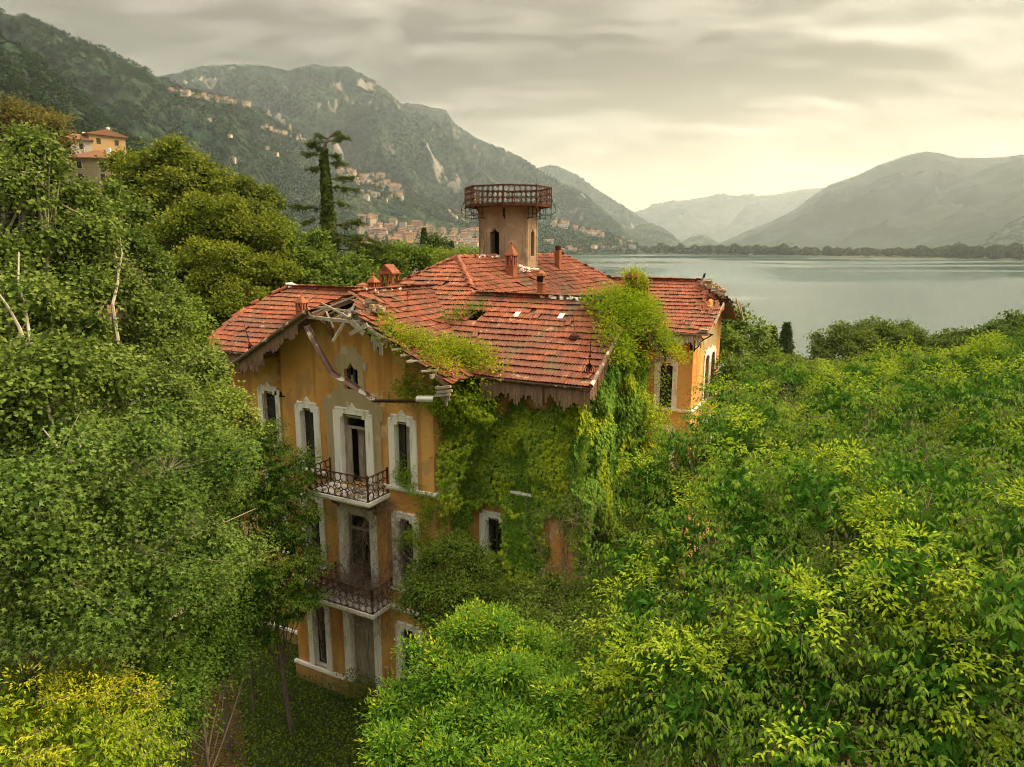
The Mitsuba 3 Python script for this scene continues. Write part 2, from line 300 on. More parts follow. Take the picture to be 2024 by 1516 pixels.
def window(c, hw, oh, zb, ztop, peak, u, style, base=None):
    key = num(f'{VI}__window'); zo = ztop - .10
    # the reveal: the thickness of the wall inside the opening
    put(key, cat([bx(c - oh - .004, c - oh + .02, u + .002, u + .36, zb, zo - .14), bx(c + oh - .02, c + oh + .004, u + .002, u + .36, zb, zo - .14), bx(c - oh, c + oh, u + .004, u + .37, zb - .02, zb + .012), bx(c - oh + .02, c + oh - .02, u + .10, u + .36, zo - .14, zo - .10)]), 'white_stone', local=True, fresh=False)
    surround(key, c, hw, oh, zb, ztop, peak, u)
    a, b = c - oh + .03, c + oh - .03
    if style == 'closed':
        put(f'{key}__shutter', louvre(a, c - .005, zb + .03, zo - .15, u + .17), 'shutter_paint', local=True)
        put(f'{key}__shutter', louvre(c + .005, b, zb + .03, zo - .15, u + .17, gaps=(11, 12, 25)), 'shutter_paint', local=True)
    elif style == 'half':
        put(f'{key}__shutter', louvre(a, c - .06, zb + .03, zo - .15, u + .17), 'shutter_paint', local=True)
        put(f'{key}__curtain', front(P((c - .05, zb + .05), (c + .13, zb + .05), (c + .14, zo - .15), (c - .05, zo - .15)), u + .26, .02), 'bleached_wood', local=True)
    elif style == 'low':
        put(f'{key}__shutter', louvre(a, c - .005, zb + .9, zo - .15, u + .12), 'shutter_paint', local=True)
        put(f'{key}__shutter', louvre(c + .005, b, zb + .9, zo - .15, u + .12), 'shutter_paint', local=True)
    elif style == 'glass':
        fr = [bx(a, a + .06, u + .2, u + .25, zb + .02, zo - .12), bx(b - .06, b, u + .2, u + .25, zb + .02, zo - .12), bx(c - .035, c + .035, u + .2, u + .25, zb + .02, zo - .12)]
        fr += [bx(a + .06, b - .06, u + .201, u + .249, z, z + .05) for z in np.linspace(zb + .02, zo - .2, 4)]
        put(f'{key}__sash', cat(fr), 'shutter_paint', local=True)
        put(f'{key}__pane', (np.array([[a, u + .225, zb], [b, u + .225, zb], [b, u + .225, zo - .14], [a, u + .225, zo - .14]]), np.array([[0, 1, 2, 3]])), 'window_glass', local=True)
    return key

def lattice(w, h, cell=.30, rows=None, bar=.016, cut=None):
    """the cast iron pattern of octagons with small diamonds between them, w long and h high"""
    nx = max(1, round(w / cell)); ny = rows or max(1, round(h / cell)); cx, cy = w / nx, h / ny
    lines = []; q = .29
    for i in range(nx + 1):
        for j in range(ny + 1):
            x, y = i * cx, j * cy
            d = [(x + q * cx, y), (x, y + q * cy), (x - q * cx, y), (x, y - q * cy)]
            lines.append(LineString(d + [d[0]]))
            lines.append(LineString([(x + q * cx, y), (x + (1 - q) * cx, y)])); lines.append(LineString([(x, y + q * cy), (x, y + (1 - q) * cy)]))
    g = unary_union(lines).intersection(sbox(0, 0, w, h))
    g = g.buffer(bar, cap_style=2, join_style=2).union(unary_union([LineString([(0, 0), (w, 0)]), LineString([(0, h), (w, h)])]).buffer(bar * 1.3, cap_style=2))
    g = g.intersection(sbox(-.02, -.02, w + .02, h + .02))
    if cut is not None: g = g.difference(cut)
    return g.simplify(.003)

styles = ['closed', 'half', 'glass', 'glass', 'glass', 'low']
for w, s in zip(BAYWIN, styles): window(*w, UA, s)
for w, s in zip(MAINWIN, ['closed', 'closed', 'closed', 'glass', 'closed']): window(*w, UM, s)
for w, s in zip(REARWIN, ['closed', 'glass']): window(*w, RU0, s)
# little iron guard in the first upper window
key = f'{VI}__window'
put(f'{key}__guard', extr(lattice(.70, .46, .24), .02, (-20.69, UA + .03, 9.08)), 'rusty_iron', local=True)
# paired windows of the far end wall, surround in one
for z0, z1 in ((9.0, 11.7), (4.8, 7.4)):
    key = num(f'{VI}__end_window')
    o = P((40.8, z0), (40.8, z1 + .1), (41.0, z1 + .1), (41.0, z1 + .3), (41.55, z1 + .3), (41.8, z1 + .45), (42.1, z1 + .3), (42.5, z1 + .3), (42.8, z1 + .45), (43.05, z1 + .3), (43.6, z1 + .3), (43.6, z1 + .1), (43.8, z1 + .1), (43.8, z0))
    put(key, side(o.difference(unary_union([opening(c, .50, z0 - 1, z1 - .02) for c in (41.55, 43.05)])), VR + .06, .059), 'white_stone', local=True, fresh=False)
    for c in (41.55, 43.05):
        put(f'{key}__shutter', bx(VR - .25, VR - .2, c - .5, c + .12, z0 + .9, z1 - .1), 'bleached_wood', local=True)
        put(f'{key}__sash', cat([bx(VR - .3, VR - .25, c - .52, c + .52, z0, z0 + .06), bx(VR - .3, VR - .25, c - .03, c + .03, z0 + .06, z1)]), 'shutter_paint', local=True)
put(f'{VI}__plaster_panel', side(P((40.6, 12.15), (40.45, 12.6), (41.0, 13.1), (41.8, 13.5), (42.8, 13.5), (43.5, 13.0), (44.0, 12.6), (43.9, 12.0)), VR + .02, .019), 'beige_plaster', local=True)

# string courses: two steps of moulding
def course(z, segs, d=.13):
    out = []
    for (x0, x1, u) in segs: out += [bx(x0, x1, u - d, u + .02, z, z + .09), bx(x0 + .03, x1 - .03, u - d * .6, u + .02, z - .08, z)]
    return out
def course_side(z, u0, u1, v, d=.13): return [bx(v - .02, v + d, u0, u1, z, z + .09), bx(v - .02, v + d * .6, u0 + .02, u1 - .02, z - .08, z)]
def lay(bs):
    for a_, b_ in zip(bs[::2], bs[1::2]): put(f'{VI}__string_course', cat([a_, b_]), 'white_stone', local=True)
lay(course(8.93, [(-21.72, -19.36, UA), (-16.55, -14.07, UA), (VL - .1, -21.72, UM), (-14.2, VR + .13, UM)])); lay(course_side(8.93, UA, UM - .13, -14.2)); lay(course_side(8.93, UM, UB, VR))
lay(course(3.93, [(-21.72, -19.30, UA), (-16.30, -14.07, UA), (VL - .1, -21.72, UM), (-14.2, VR + .13, UM)], .17)); lay(course_side(3.93, UA, UM - .17, -14.2, .17))
for c in (-20.33, -15.57): put(f'{VI}__string_course', bx(c - .78, c + .78, UA - .10, UA + .01, 4.72, 4.80), 'white_stone', local=True)
lay(course(8.93, [(-12.2, VR + .13, RU0)])); lay(course_side(8.93, RU0, RU1, VR))
for q in ((-21.85, -18.95, UA - .16, UA - .01), (-16.95, -14.05, UA - .16, UA - .01), (VL, -21.8, UM - .15, UM - .01), (-14.0, VR, UM - .15, UM - .01)):
    put(f'{VI}__plinth', bx(*q, -.13, -.01), 'white_stone', local=True)
put(f'{VI}__foundation', bx(-21.8, -14.1, UA - .12, UA - .003, -1.3, -.13), 'ochre_plaster', local=True)

# doors of the middle axis
def doorway(c, hw, oh, zb, ztop, peak, kind):
    key = num(f'{VI}__door'); zo = ztop - .10
    put(key, cat([bx(c - oh - .004, c - oh + .02, UA + .002, UA + .36, zb, zo - .14), bx(c + oh - .02, c + oh + .004, UA + .002, UA + .36, zb, zo - .14), bx(c - oh + .02, c + oh - .02, UA + .10, UA + .36, zo - .14, zo - .10)]), 'white_stone', local=True, fresh=False)
    surround(key, c, hw, oh, zb - (.5 if zb < 0 else 0), ztop, peak, UA)
    a, b = c - oh + .03, c + oh - .03
    if kind == 'open':
        zm = zo - .62
        put(f'{key}__door_frame', cat([bx(a, a + .09, UA + .14, UA + .24, zb, zo - .12), bx(b - .09, b, UA + .14, UA + .24, zb, zo - .12), bx(a + .09, b - .09, UA + .142, UA + .238, zm, zm + .09), bx(a + .09, b - .09, UA + .142, UA + .238, zo - .2, zo - .12), bx(a + .09, a + .32, UA + .16, UA + .21, zb, zm)]), 'bleached_wood', local=True)
        put(f'{key}__transom_pane', (np.array([[a + .09, UA + .2, zm + .09], [a + .62, UA + .2, zm + .09], [a + .62, UA + .2, zo - .2], [a + .09, UA + .2, zo - .2]]), np.array([[0, 1, 2, 3]])), 'window_glass', local=True)
        for s, (x, y) in enumerate(((c - .30, UA + .62), (c + .12, UA + .34))):     # leaves swung inwards
            q = cat([beam((x, y, zb + .06), (x + .42, y - .35 * (1 - s) + .1, zb + .06), .05, .1), beam((x, y, zm - .06), (x + .42, y - .35 * (1 - s) + .1, zm - .06), .05, .1)] + [beam((x + .42 * t, y + (.1 - .35 * (1 - s)) * t, zb + .06), (x + .42 * t, y + (.1 - .35 * (1 - s)) * t, zm - .06), .06 if t in (0, 1) else .12, .05, (1, 0, 0)) for t in (0, .2, .4, .6, .8, 1)])
            put(f'{key}__leaf', q, 'bleached_wood', local=True)
    elif kind == 'overgrown':
        put(f'{key}__door_frame', cat([bx(a, a + .08, UA + .14, UA + .22, zb, zo - .12), bx(b - .08, b, UA + .14, UA + .22, zb, zo - .12), bx(a + .08, b - .08, UA + .142, UA + .218, zo - .75, zo - .66)]), 'bleached_wood', local=True)
        put(f'{key}__shutter', louvre(a + .08, c - .02, zb, zo - .8, UA + .2), 'shutter_paint', local=True)
    else:
        zm = zo - 1.0
        put(f'{key}__door_frame', cat([bx(a, a + .1, UA + .16, UA + .26, zb, zo - .12), bx(b - .1, b, UA + .16, UA + .26, zb, zo - .12), bx(a + .1, b - .1, UA + .162, UA + .258, zm, zm + .1)]), 'bleached_wood', local=True)
        for s in (-1, 1):
            x0, x1 = (a + .1, c - .006) if s < 0 else (c + .006, b - .1)
            d = [bx(x0, x1, UA + .19, UA + .22, zb, zm)] + [bx(x0, x0 + .12, UA + .165, UA + .189, zb, zm), bx(x1 - .12, x1, UA + .165, UA + .189, zb, zm)] + [bx(x0 + .12, x1 - .12, UA + .167, UA + .189, z, z + .13) for z in (zb, zb + .9, zb + 1.75, zm - .13)]
            put(f'{key}__leaf', cat(d), 'bleached_wood', local=True)
        for k in range(6):
            x0 = a + .1 + k * (b - a - .2) / 6
            put(f'{key}__plank', bx(x0 + .006, x0 + (b - a - .2) / 6 - .006, UA + .17 + .006 * (k % 2), UA + .21, zm + .1, zo - .14), 'bleached_wood', local=True)
    return key
for d, k in zip(DOORS, ['open', 'overgrown', 'panelled']): doorway(*d, k)
# attic window: narrow wooden casement with a pointed head
key = f'{VI}__attic_window'
put(key, front(attic.difference(P((-18.17, 12.5), (-18.17, 13.3), (-17.99, 13.46), (-17.99, 12.5))).difference(P((-17.9, 12.5), (-17.9, 13.3), (-17.72, 13.3), (-17.72, 12.5))), UA + .15, .05), 'shutter_paint', local=True)
put(f'{key}__shutter', bx(-18.17, -18.0, UA + .22, UA + .25, 12.5, 13.1), 'bleached_wood', local=True)

# balconies
def balcony(z, broken):
    key = num(f'{VI}__balcony')
    put(key, cat([bx(-19.33, -16.24, UA - 1.31, UA - .005, z - .12, z), bx(-19.28, -16.29, UA - 1.26, UA - .005, z - .19, z - .12)]), 'white_stone', local=True, fresh=False)
    h, z0 = .93, z + .02
    w = 2.86
    put(f'{key}__railing', extr(lattice(w, h, .31, cut=broken), .022, (-19.22, UA - 1.21, z0)), 'rusty_iron', local=True)
    for x in (-19.22, -16.36): put(f'{key}__railing', extr(lattice(1.16, h, .30), .022, (x, UA - 1.18, z0), (0, 1, 0), (0, 0, 1)), 'rusty_iron', local=True)
    for x, y in ((-19.22, UA - 1.2), (-16.36, UA - 1.2), (-19.22, UA - .03), (-16.36, UA - .03)): put(f'{key}__post', bx(x - .03, x + .03, y - .03, y + .03, z, z + 1.03), 'rusty_iron', local=True)
    for s in (-18.9, -17.0):
        br = LineString([(0, 0), (1.1, 0)]).union(LineString([(0, 0), (0, -.75)])).union(LineString([(0, -.72), (.3, -.5), (.55, -.22), (.95, -.03)])).union(LineString([(.18, -.06), (.34, -.22), (.18, -.40), (.04, -.22), (.18, -.06)]))
        put(f'{key}__bracket', extr(br.buffer(.03), .05, (s, UA - .01, z - .2), (0, -1, 0), (0, 0, 1)), 'rusty_iron', local=True)
balcony(8.66, P((2.45, .0), (2.9, .0), (2.9, .62), (2.52, .55)))
balcony(4.14, None)
put(f'{VI}__balcony__rubble', cat([bx(x, x + .12 * s, y, y + .1 * s, 8.66, 8.66 + .05 * s) for x, y, s in zip(R.uniform(-19, -16.6, 40), R.uniform(UA - 1.1, UA - .1, 40), R.uniform(.4, 1.4, 40))]), 'beige_plaster', local=True)
# iron bar of the old wires and a loose rod
put(f'{VI}__wire_bracket', cat([tube([(-21.8, UA - .02, 11.9), (-21.55, UA - .28, 12.0), (-21.25, UA - .3, 12.02)], .03, 6)] + [lathe([(0, .0), (.04, .0), (.05, .06), (.03, .1), (.045, .14), (0, .18)], 8, (x, UA - .3, 12.03)) for x in (-21.45, -21.75)]), 'black_iron', local=True)
put(f'{VI}__downpipe', tube([(-21.84, UM - .1, 13.0), (-21.84, UM - .1, 9.1), (-21.84, UM - .1, 0)], .05, 8), 'gutter_metal', local=True)
put(f'{VI}__clothes_rod', tube([(-20.9, UA - .05, 8.62), (-19.9, UA - .75, 8.95)], .014, 5), 'black_iron', local=True)
tag(f'{VI}__balcony__rubble', kind='stuff')
# ------------------------------------------------------------------ roofs
TW, TL = 0.225, 0.355
def tile_mesh():
    prof = np.array([(0, .030), (.030, .034), (.050, .012), (.105, .010), (.120, .028), (.140, .028), (.155, .010), (.205, .012), (.228, .030)])
    y0, y1 = -.055, TL + .01
    n = len(prof); top = []
    v = np.vstack([np.c_[prof[:, 0], np.full(n, y0), prof[:, 1] + .040], np.c_[prof[:, 0], np.full(n, y1), prof[:, 1] - .012]])
    f = []
    for i in range(n - 1):
        f += [[i, i + 1, n + i + 1], [i, n + i + 1, n + i]]
    return v, np.array(f)
TILE = tile_mesh()
TILE_PLY = mikit.ply(TILE, 'roof_tile')
ROOFS = []                                   # (key, 4x4 in world axes, score)
def roof(name, plan, a, b, c, rows_from, tiles=True, holes_=None, sag=.05, seed=0, mess=None, keep=1.0, skip=0.004):
    """plan: polygon in (v, u); the plane z = a*v + b*u + c; courses run level, counted from the line rows_from (a point on the eave)"""
    rr = np.random.default_rng(seed)
    key = num(f'{VI}__roof')
    nrm = unit([-a, -b, 1.0]); up = unit(np.array([a, b, a * a + b * b]))
    ea = unit(np.cross(up, nrm))
    o = np.array([rows_from[0], rows_from[1], a * rows_from[0] + b * rows_from[1] + c])
    def to3(pl): pl = np.asarray(pl); return np.c_[pl, a * pl[:, 0] + b * pl[:, 1] + c]
    pts = to3(np.asarray(plan.exterior.coords)[:-1])
    es = np.c_[(pts - o) @ ea, (pts - o) @ up]
    poly = Polygon(es).buffer(0)
    hole = None
    if holes_:
        hole = unary_union([Polygon(np.c_[(to3(h) - o) @ ea, (to3(h) - o) @ up]).buffer(0) for h in holes_])
    deck = poly.buffer(-.03)
    if hole is not None: deck = deck.difference(hole)
    put(key, extr(deck, .05, o - nrm * .09, ea, up, nrm), 'old_wood', local=True, fresh=False)
    if not tiles: return key
    ge = poly if hole is None else poly.difference(hole)
    from shapely.prepared import prep
    from shapely.geometry import Point
    pg = prep(ge.buffer(.04)); x0, y0, x1, y1 = poly.bounds
    mats = []
    for j in range(int(math.floor(y0 / TL)) , int(math.ceil(y1 / TL)) + 1):
        off = (j % 2) * TW * .5
        for i in range(int(math.floor(x0 / TW)) - 1, int(math.ceil(x1 / TW)) + 1):
            e, s = i * TW + off, j * TL
            if not (pg.contains(Point(e + TW * .5, s + TL * .35))): continue
            if rr.random() < skip: continue
            mats.append((e, s))
    m = np.array(mats)
    lo = np.c_[m * .55, np.full(len(m), seed * 3.1)]
    dz = (meshkit.fbm(lo, 3, seed) - .5) * sag * 2 + rr.normal(0, .004, len(m))
    ds = (meshkit.fbm(np.c_[m[:, :1] * .8, m[:, 1:] * .25, np.full(len(m), 9.)], 2, seed + 4) - .5) * .10 + rr.normal(0, .005, len(m))
    rot = rr.normal(0, .010, len(m)); tilt = rr.normal(0, .012, len(m)); lift = np.zeros(len(m))
    wild = rr.random(len(m)) < .007
    rot[wild] += rr.normal(0, .16, wild.sum()); tilt[wild] += rr.normal(0, .10, wild.sum()); lift[wild] += .04
    if mess is not None:
        w = mess(o + m[:, :1] * ea + m[:, 1:] * up)
        rot += rr.normal(0, .45, len(m)) * w; tilt += rr.normal(0, .28, len(m)) * w; lift += rr.uniform(0, .14, len(m)) * w; ds += rr.normal(0, .12, len(m)) * w
    for (e, s), z, d, r, t, l in zip(m, dz, ds, rot, tilt, lift):
        pos = o + ea * e + up * (s + d) + nrm * (.012 + z + l)
        cr, sr = math.cos(r), math.sin(r)
        ex = ea * cr + up * sr; ey = -ea * sr + up * cr; ez = nrm
        ct, st_ = math.cos(t), math.sin(t)
        ey, ez = ey * ct + ez * st_, ez * ct - ey * st_
        M = np.eye(4); M[:3, 0], M[:3, 1], M[:3, 2], M[:3, 3] = ex, ey, ez, pos
        M = VILLA @ M
        to = np.array(EYE) - M[:3, 3]; d2 = np.linalg.norm(to)
        ROOFS.append((key, M, max(float(M[:3, 2] @ to / d2), 0) / d2 ** 2))
    return key

A = .5727
def mir(pl): return Polygon([(2 * C0 - x, y) for x, y in pl.exterior.coords])
apex = (C0, 28.1)
front_r = P((-12.93, 21.1), (-8.4, 21.1), (-8.4, 23.8), (-9.5, 25.5), (-15.4, 25.5), apex, (C0, 25.9))
front_l = mir(front_r)
holes_r = [[(-14.95, 23.9), (-14.3, 23.95), (-14.05, 24.5), (-14.8, 24.55)], [(-10.45, 22.72), (-10.15, 22.72), (-10.15, 23.03), (-10.45, 23.03)]]
roof('front', front_r, 0, A, 13.48 - A * 21.1, (-12.9, 21.1), holes_=holes_r, seed=1)
roof('front', front_l, 0, A, 13.48 - A * 21.1, (-27.3, 21.1), seed=2)
bayr = P((C0, 20.9), (-16.62, 19.42), (-15.1, 19.42), (-14.85, 19.6), (-14.7, 19.42), (-13.9, 19.42), (-13.6, 19.75), (-13.2, 19.5), (-12.85, 19.5), (-12.85, 21.05), (C0, 25.9))
def mess_bay(p): return np.exp(-(((p[:, 0] + 17.3) / .7) ** 2 + ((p[:, 1] - 20.8) / 1.0) ** 2)) + .3 * np.exp(-(((p[:, 0] + 13.2) / .8) ** 2 + ((p[:, 1] - 19.6) / .6) ** 2))
roof('bay', bayr, -.55, 0, 16.25 + .55 * C0, (-12.85, 19.45), seed=3, mess=mess_bay, sag=.07)
roof('bay', mir(P((C0, 20.9), (-16.62, 19.42), (-12.85, 19.42), (-12.85, 21.05), (C0, 25.9))), .55, 0, 16.25 - .55 * C0, (2 * C0 + 12.85, 19.45), seed=4)
mid_r = P((-15.4, 25.5), (-10.95, 29.9), (-10.95, 37.2), (-15.3, 41.55), (C0, 39.9), apex)
roof('middle', mid_r, -A, 0, 17.49 + A * C0, (-10.95, 30), seed=5, sag=.09)
roof('middle', mir(mid_r), A, 0, 17.49 - A * C0, (2 * C0 + 10.95, 30), seed=6)
back_r = P((-15.4, 25.5), (-9.5, 25.5), (-8.4, 27.2), (-8.4, 29.9), (-10.95, 29.9))
roof('back', back_r, 0, -A, 16.0 + A * 25.5, (-8.4, 29.9), seed=7)
roof('back', mir(back_r), 0, -A, 16.0 + A * 25.5, (-25, 29.9), seed=8)
rear_r = P((-10.95, 37.2), (-8.25, 37.2), (-8.2, 38.3), (-7.95, 39.2), (-8.5, 40.0), (-9.7, 41.6), (-15.3, 41.6))
def mess_rear(p): return np.clip(1.1 * np.exp(-(((p[:, 0] + 8.7) / .75) ** 2 + ((p[:, 1] - 40.3) / 1.4) ** 2)), 0, 1)
roof('rear', rear_r, 0, A, 13.48 - A * 37.2, (-11, 37.2), seed=9, mess=mess_rear, holes_=[[(-9.1, 39.6), (-8.5, 39.3), (-8.4, 39.9), (-8.9, 40.2)]])
roof('rear', mir(rear_r), 0, A, 13.48 - A * 37.2, (-27, 37.2), seed=10)
roof('rear', P((-27.3, 46), (-8.4, 46), (-8.4, 43.9), (-9.7, 41.6), (-26.2, 41.6), (-27.3, 43.9)), 0, -A, 16.0 + A * 41.6, (-27, 46), seed=11)
roof('rear', P((-15.3, 41.6), (C0, 39.9), (2 * C0 + 15.3, 41.6)), 0, -1.49 / 1.7, 17.49 + 1.49 / 1.7 * 39.9, (-18, 41.6), seed=12)
jh = .97 / 1.1
roof('clip', P((-9.5, 25.5), (-8.4, 23.8), (-8.4, 27.2)), -jh, 0, 16.0 - 9.5 * jh, (-8.4, 25), seed=13)
roof('clip', mir(P((-9.5, 25.5), (-8.4, 23.8), (-8.4, 27.2))), jh, 0, 16.0 - jh * (2 * C0 + 9.5), (-27.5, 25), seed=14)

# the 300 tiles that show largest are pieces of their own, the rest of each roof is one
order = np.argsort([-r[2] for r in ROOFS])
own = set(order[:300].tolist())
rest = {}
for k, (key, M, s) in enumerate(ROOFS):
    if k in own: scene[num(f'{key}__tile')] = {**TILE_PLY, 'to_world': T(M)}
    else: rest.setdefault(key, []).append(M)
for key, ms in rest.items():
    ms = np.array(ms)
    v = (np.einsum('kij,nj->kni', ms[:, :3, :3], TILE[0]) + ms[:, None, :3, 3]).reshape(-1, 3)
    f = (TILE[1][None] + (np.arange(len(ms)) * len(TILE[0]))[:, None, None]).reshape(-1, 3)
    put(f'{key}__tile_covering', (v, f), 'roof_tile')
    tag(f'{key}__tile_covering', kind='stuff')

# ridge and hip tiles: overlapping half-round caps
def cap(l=.42, r0=.125, r1=.10, n=7):
    an = np.linspace(-.15, math.pi + .15, n); out = []
    rings = [(0, r0), (l, r1)]
    v = np.vstack([np.c_[np.full(n, y), r * np.cos(an), r * np.sin(an)] for y, r in rings] + [np.c_[np.full(n, y), (r - .018) * np.cos(an), (r - .018) * np.sin(an)] for y, r in rings])
    f = []
    for i in range(n - 1):
        f += [[i, n + i, n + i + 1], [i, n + i + 1, i + 1], [2 * n + i, 2 * n + i + 1, i + 1], [2 * n + i, i + 1, i], [2 * n + i, 3 * n + i + 1, 3 * n + i], [2 * n + i, 2 * n + i + 1, 3 * n + i + 1]]
    return v, np.array(f)
CAP_PLY = mikit.ply(cap(), 'roof_tile', smooth=40)
ridge_n = 0
def ridge(p0, p1, gone=(), dz=.0, jit=.02):
    p0, p1 = np.array(p0, float), np.array(p1, float); L = np.linalg.norm(p1 - p0); d = (p1 - p0) / L
    s = unit(np.cross([0, 0, 1], d)); nn = np.cross(d, s)
    for i in range(int(L / .36)):
        if any(a <= i * .36 / L <= b for a, b in gone): continue
        q = p0 + d * (i * .36) + np.array([0, 0, dz + .008 * (i % 2)]) + R.normal(0, jit * .5, 3)
        dd = unit(d + R.normal(0, jit, 3)); ss = unit(np.cross([0, 0, 1], dd)); n3 = np.cross(dd, ss)
        M = np.eye(4); M[:3, 0], M[:3, 1], M[:3, 2], M[:3, 3] = dd, ss, n3, q
        scene[num(f'{VI}__ridge_tile')] = {**CAP_PLY, 'to_world': T(VILLA @ M)}
RZ = zmain(25.5)
ridge((-15.6, 25.5, RZ), (-9.6, 25.5, RZ - .08), gone=((.60, .75), (.85, 1.0)))
ridge((2 * C0 + 15.6, 25.5, RZ), (-26.1, 25.5, RZ))
ridge((C0, 20.95, 16.25), (C0, 25.6, 16.2), gone=((0, .12), (.2, .62)))
ridge((C0 + .02, 28.1, 17.5), (-15.5, 25.6, RZ + .03), gone=((.78, .9),))
ridge((C0 - .02, 28.1, 17.5), (2 * C0 + 15.5, 25.6, RZ + .03))
ridge((C0, 28.15, 17.5), (C0, 32.0, 17.5), gone=((.45, .62),)); ridge((C0, 35.0, 17.5), (C0, 39.9, 17.5))
ridge((C0 + .02, 39.9, 17.5), (-15.3, 41.6, RZ)); ridge((-15.2, 41.6, RZ), (-9.8, 41.6, RZ))
ridge((-20.8, 41.6, RZ), (-26.1, 41.6, RZ))
ridge((-26.15, 25.4, RZ), (-27.25, 23.9, 15.15), jit=.06, gone=((.3, .7),)); ridge((-27.28, 23.7, 15.05), (-27.28, 21.2, 13.6), jit=.03, dz=-.02)
ridge((-15.5, 19.9, 14.99), (-15.2, 20.3, 14.86), jit=.1); ridge((-26.6, 21.15, 13.62), (-26.4, 21.7, 13.9), jit=.1); ridge((-13.8, 22.3, 14.13), (-13.6, 22.0, 13.95), jit=.1)
# crumbled mortar along the bare ridges
def crumbs(key, p0, p1, n, w, s0, s1, mat='bleached_wood'):
    p0, p1 = np.array(p0), np.array(p1); t = R.random(n)[:, None]
    c = p0 + (p1 - p0) * t + R.normal(0, 1, (n, 3)) * w
    out = []
    for q, s in zip(c, R.uniform(s0, s1, n)):
        v = (CUBE_V - .5) * np.array([s, s * R.uniform(.5, 1.2), s * R.uniform(.3, .8)]); a = R.uniform(0, 6.28)
        v = v @ np.array([[math.cos(a), math.sin(a), 0], [-math.sin(a), math.cos(a), 0], [0, 0, 1]]) + R.normal(0, s * .12, (8, 3))
        out.append((v + q, CUBE_F))
    return tag(put(key, cat(out), mat, local=True), kind='stuff')
mort = f'{VI}__ridge_mortar'
crumbs(mort, (C0, 21.6, 16.25), (C0, 24.0, 16.22), 70, (.05, .1, .03), .06, .17, 'white_stone')
crumbs(mort, (-12.0, 25.5, RZ + .02), (-9.3, 25.4, RZ), 60, (.2, .08, .03), .06, .2, 'white_stone')
crumbs(mort, (C0, 29.7, 17.5), (C0, 31.9, 17.5), 36, (.06, .2, .02), .05, .15, 'white_stone')
crumbs(mort, (-16.0, 26.1, RZ + .2), (-15.5, 25.6, RZ + .05), 24, (.05, .05, .03), .05, .14, 'white_stone')
crumbs(mort, (-26.2, 25.5, RZ + .05), (-25.9, 25.5, RZ + .08), 12, (.08, .05, .05), .12, .26, 'white_stone')
crumbs(mort, (-9.7, 41.5, RZ + .05), (-8.2, 40.2, 15.4), 110, (.12, .2, .08), .10, .30, 'tower_plaster')
crumbs(mort, (-16.9, 20.6, 15.8), (-16.5, 20.1, 15.6), 40, (.12, .2, .1), .10, .28, 'tower_plaster')

# collapsed clipped gable of the bay: bare rafters and laths
raf = f'{VI}__rafter'
for p0, p1, w, h, m in [((-17.95, 21.0, 16.05), (-19.05, 19.45, 15.42), .12, .14, 'old_wood'), ((-17.95, 21.0, 16.05), (-17.1, 19.45, 15.45), .10, .12, 'bleached_wood'), ((-19.1, 19.5, 15.40), (-16.5, 19.55, 15.30), .12, .12, 'bleached_wood'),
        ((-18.9, 19.7, 15.78), (-16.9, 19.9, 15.62), .05, .07, 'bleached_wood'), ((-18.5, 19.6, 15.92), (-17.2, 19.5, 15.5), .04, .07, 'bleached_wood'), ((-17.7, 20.9, 15.9), (-18.2, 19.6, 15.2), .08, .10, 'bleached_wood'),
        ((-17.25, 19.8, 15.70), (-17.6, 19.1, 14.62), .07, .09, 'bleached_wood'), ((-17.5, 20.6, 15.9), (-17.3, 19.6, 15.2), .09, .09, 'bleached_wood'), ((-18.4, 20.5, 15.95), (-18.75, 19.4, 15.35), .09, .1, 'old_wood'),
        ((-17.9, 20.2, 15.5), (-16.4, 19.7, 15.15), .07, .08, 'bleached_wood'), ((-16.9, 19.35, 15.35), (-16.3, 19.32, 14.95), .05, .2, 'bleached_wood'), ((-16.95, 19.3, 14.9), (-16.15, 19.32, 15.28), .05, .15, 'bleached_wood'), ((-18.6, 19.9, 15.6), (-17.9, 19.5, 15.05), .06, .08, 'bleached_wood'),
        ((-18.95, 19.55, 15.55), (-17.8, 20.95, 16.2), .05, .05, 'bleached_wood'), ((-17.65, 20.6, 16.1), (-16.6, 19.5, 15.55), .08, .1, 'old_wood'), ((-18.2, 20.2, 15.2), (-16.6, 20.2, 15.2), .1, .12, 'old_wood')]:
    put(raf, beam(p0, p1, w, h), m, local=True)
put(raf, cat([beam(np.array([-18.7 + 1.9 * R.random(), 19.6 + .9 * R.random(), 15.25 + .5 * R.random()]), np.array([-18.6 + 1.9 * R.random(), 19.5 + .9 * R.random(), 15.2 + .5 * R.random()]), .03, .05) for _ in range(16)]), 'bleached_wood', local=True)
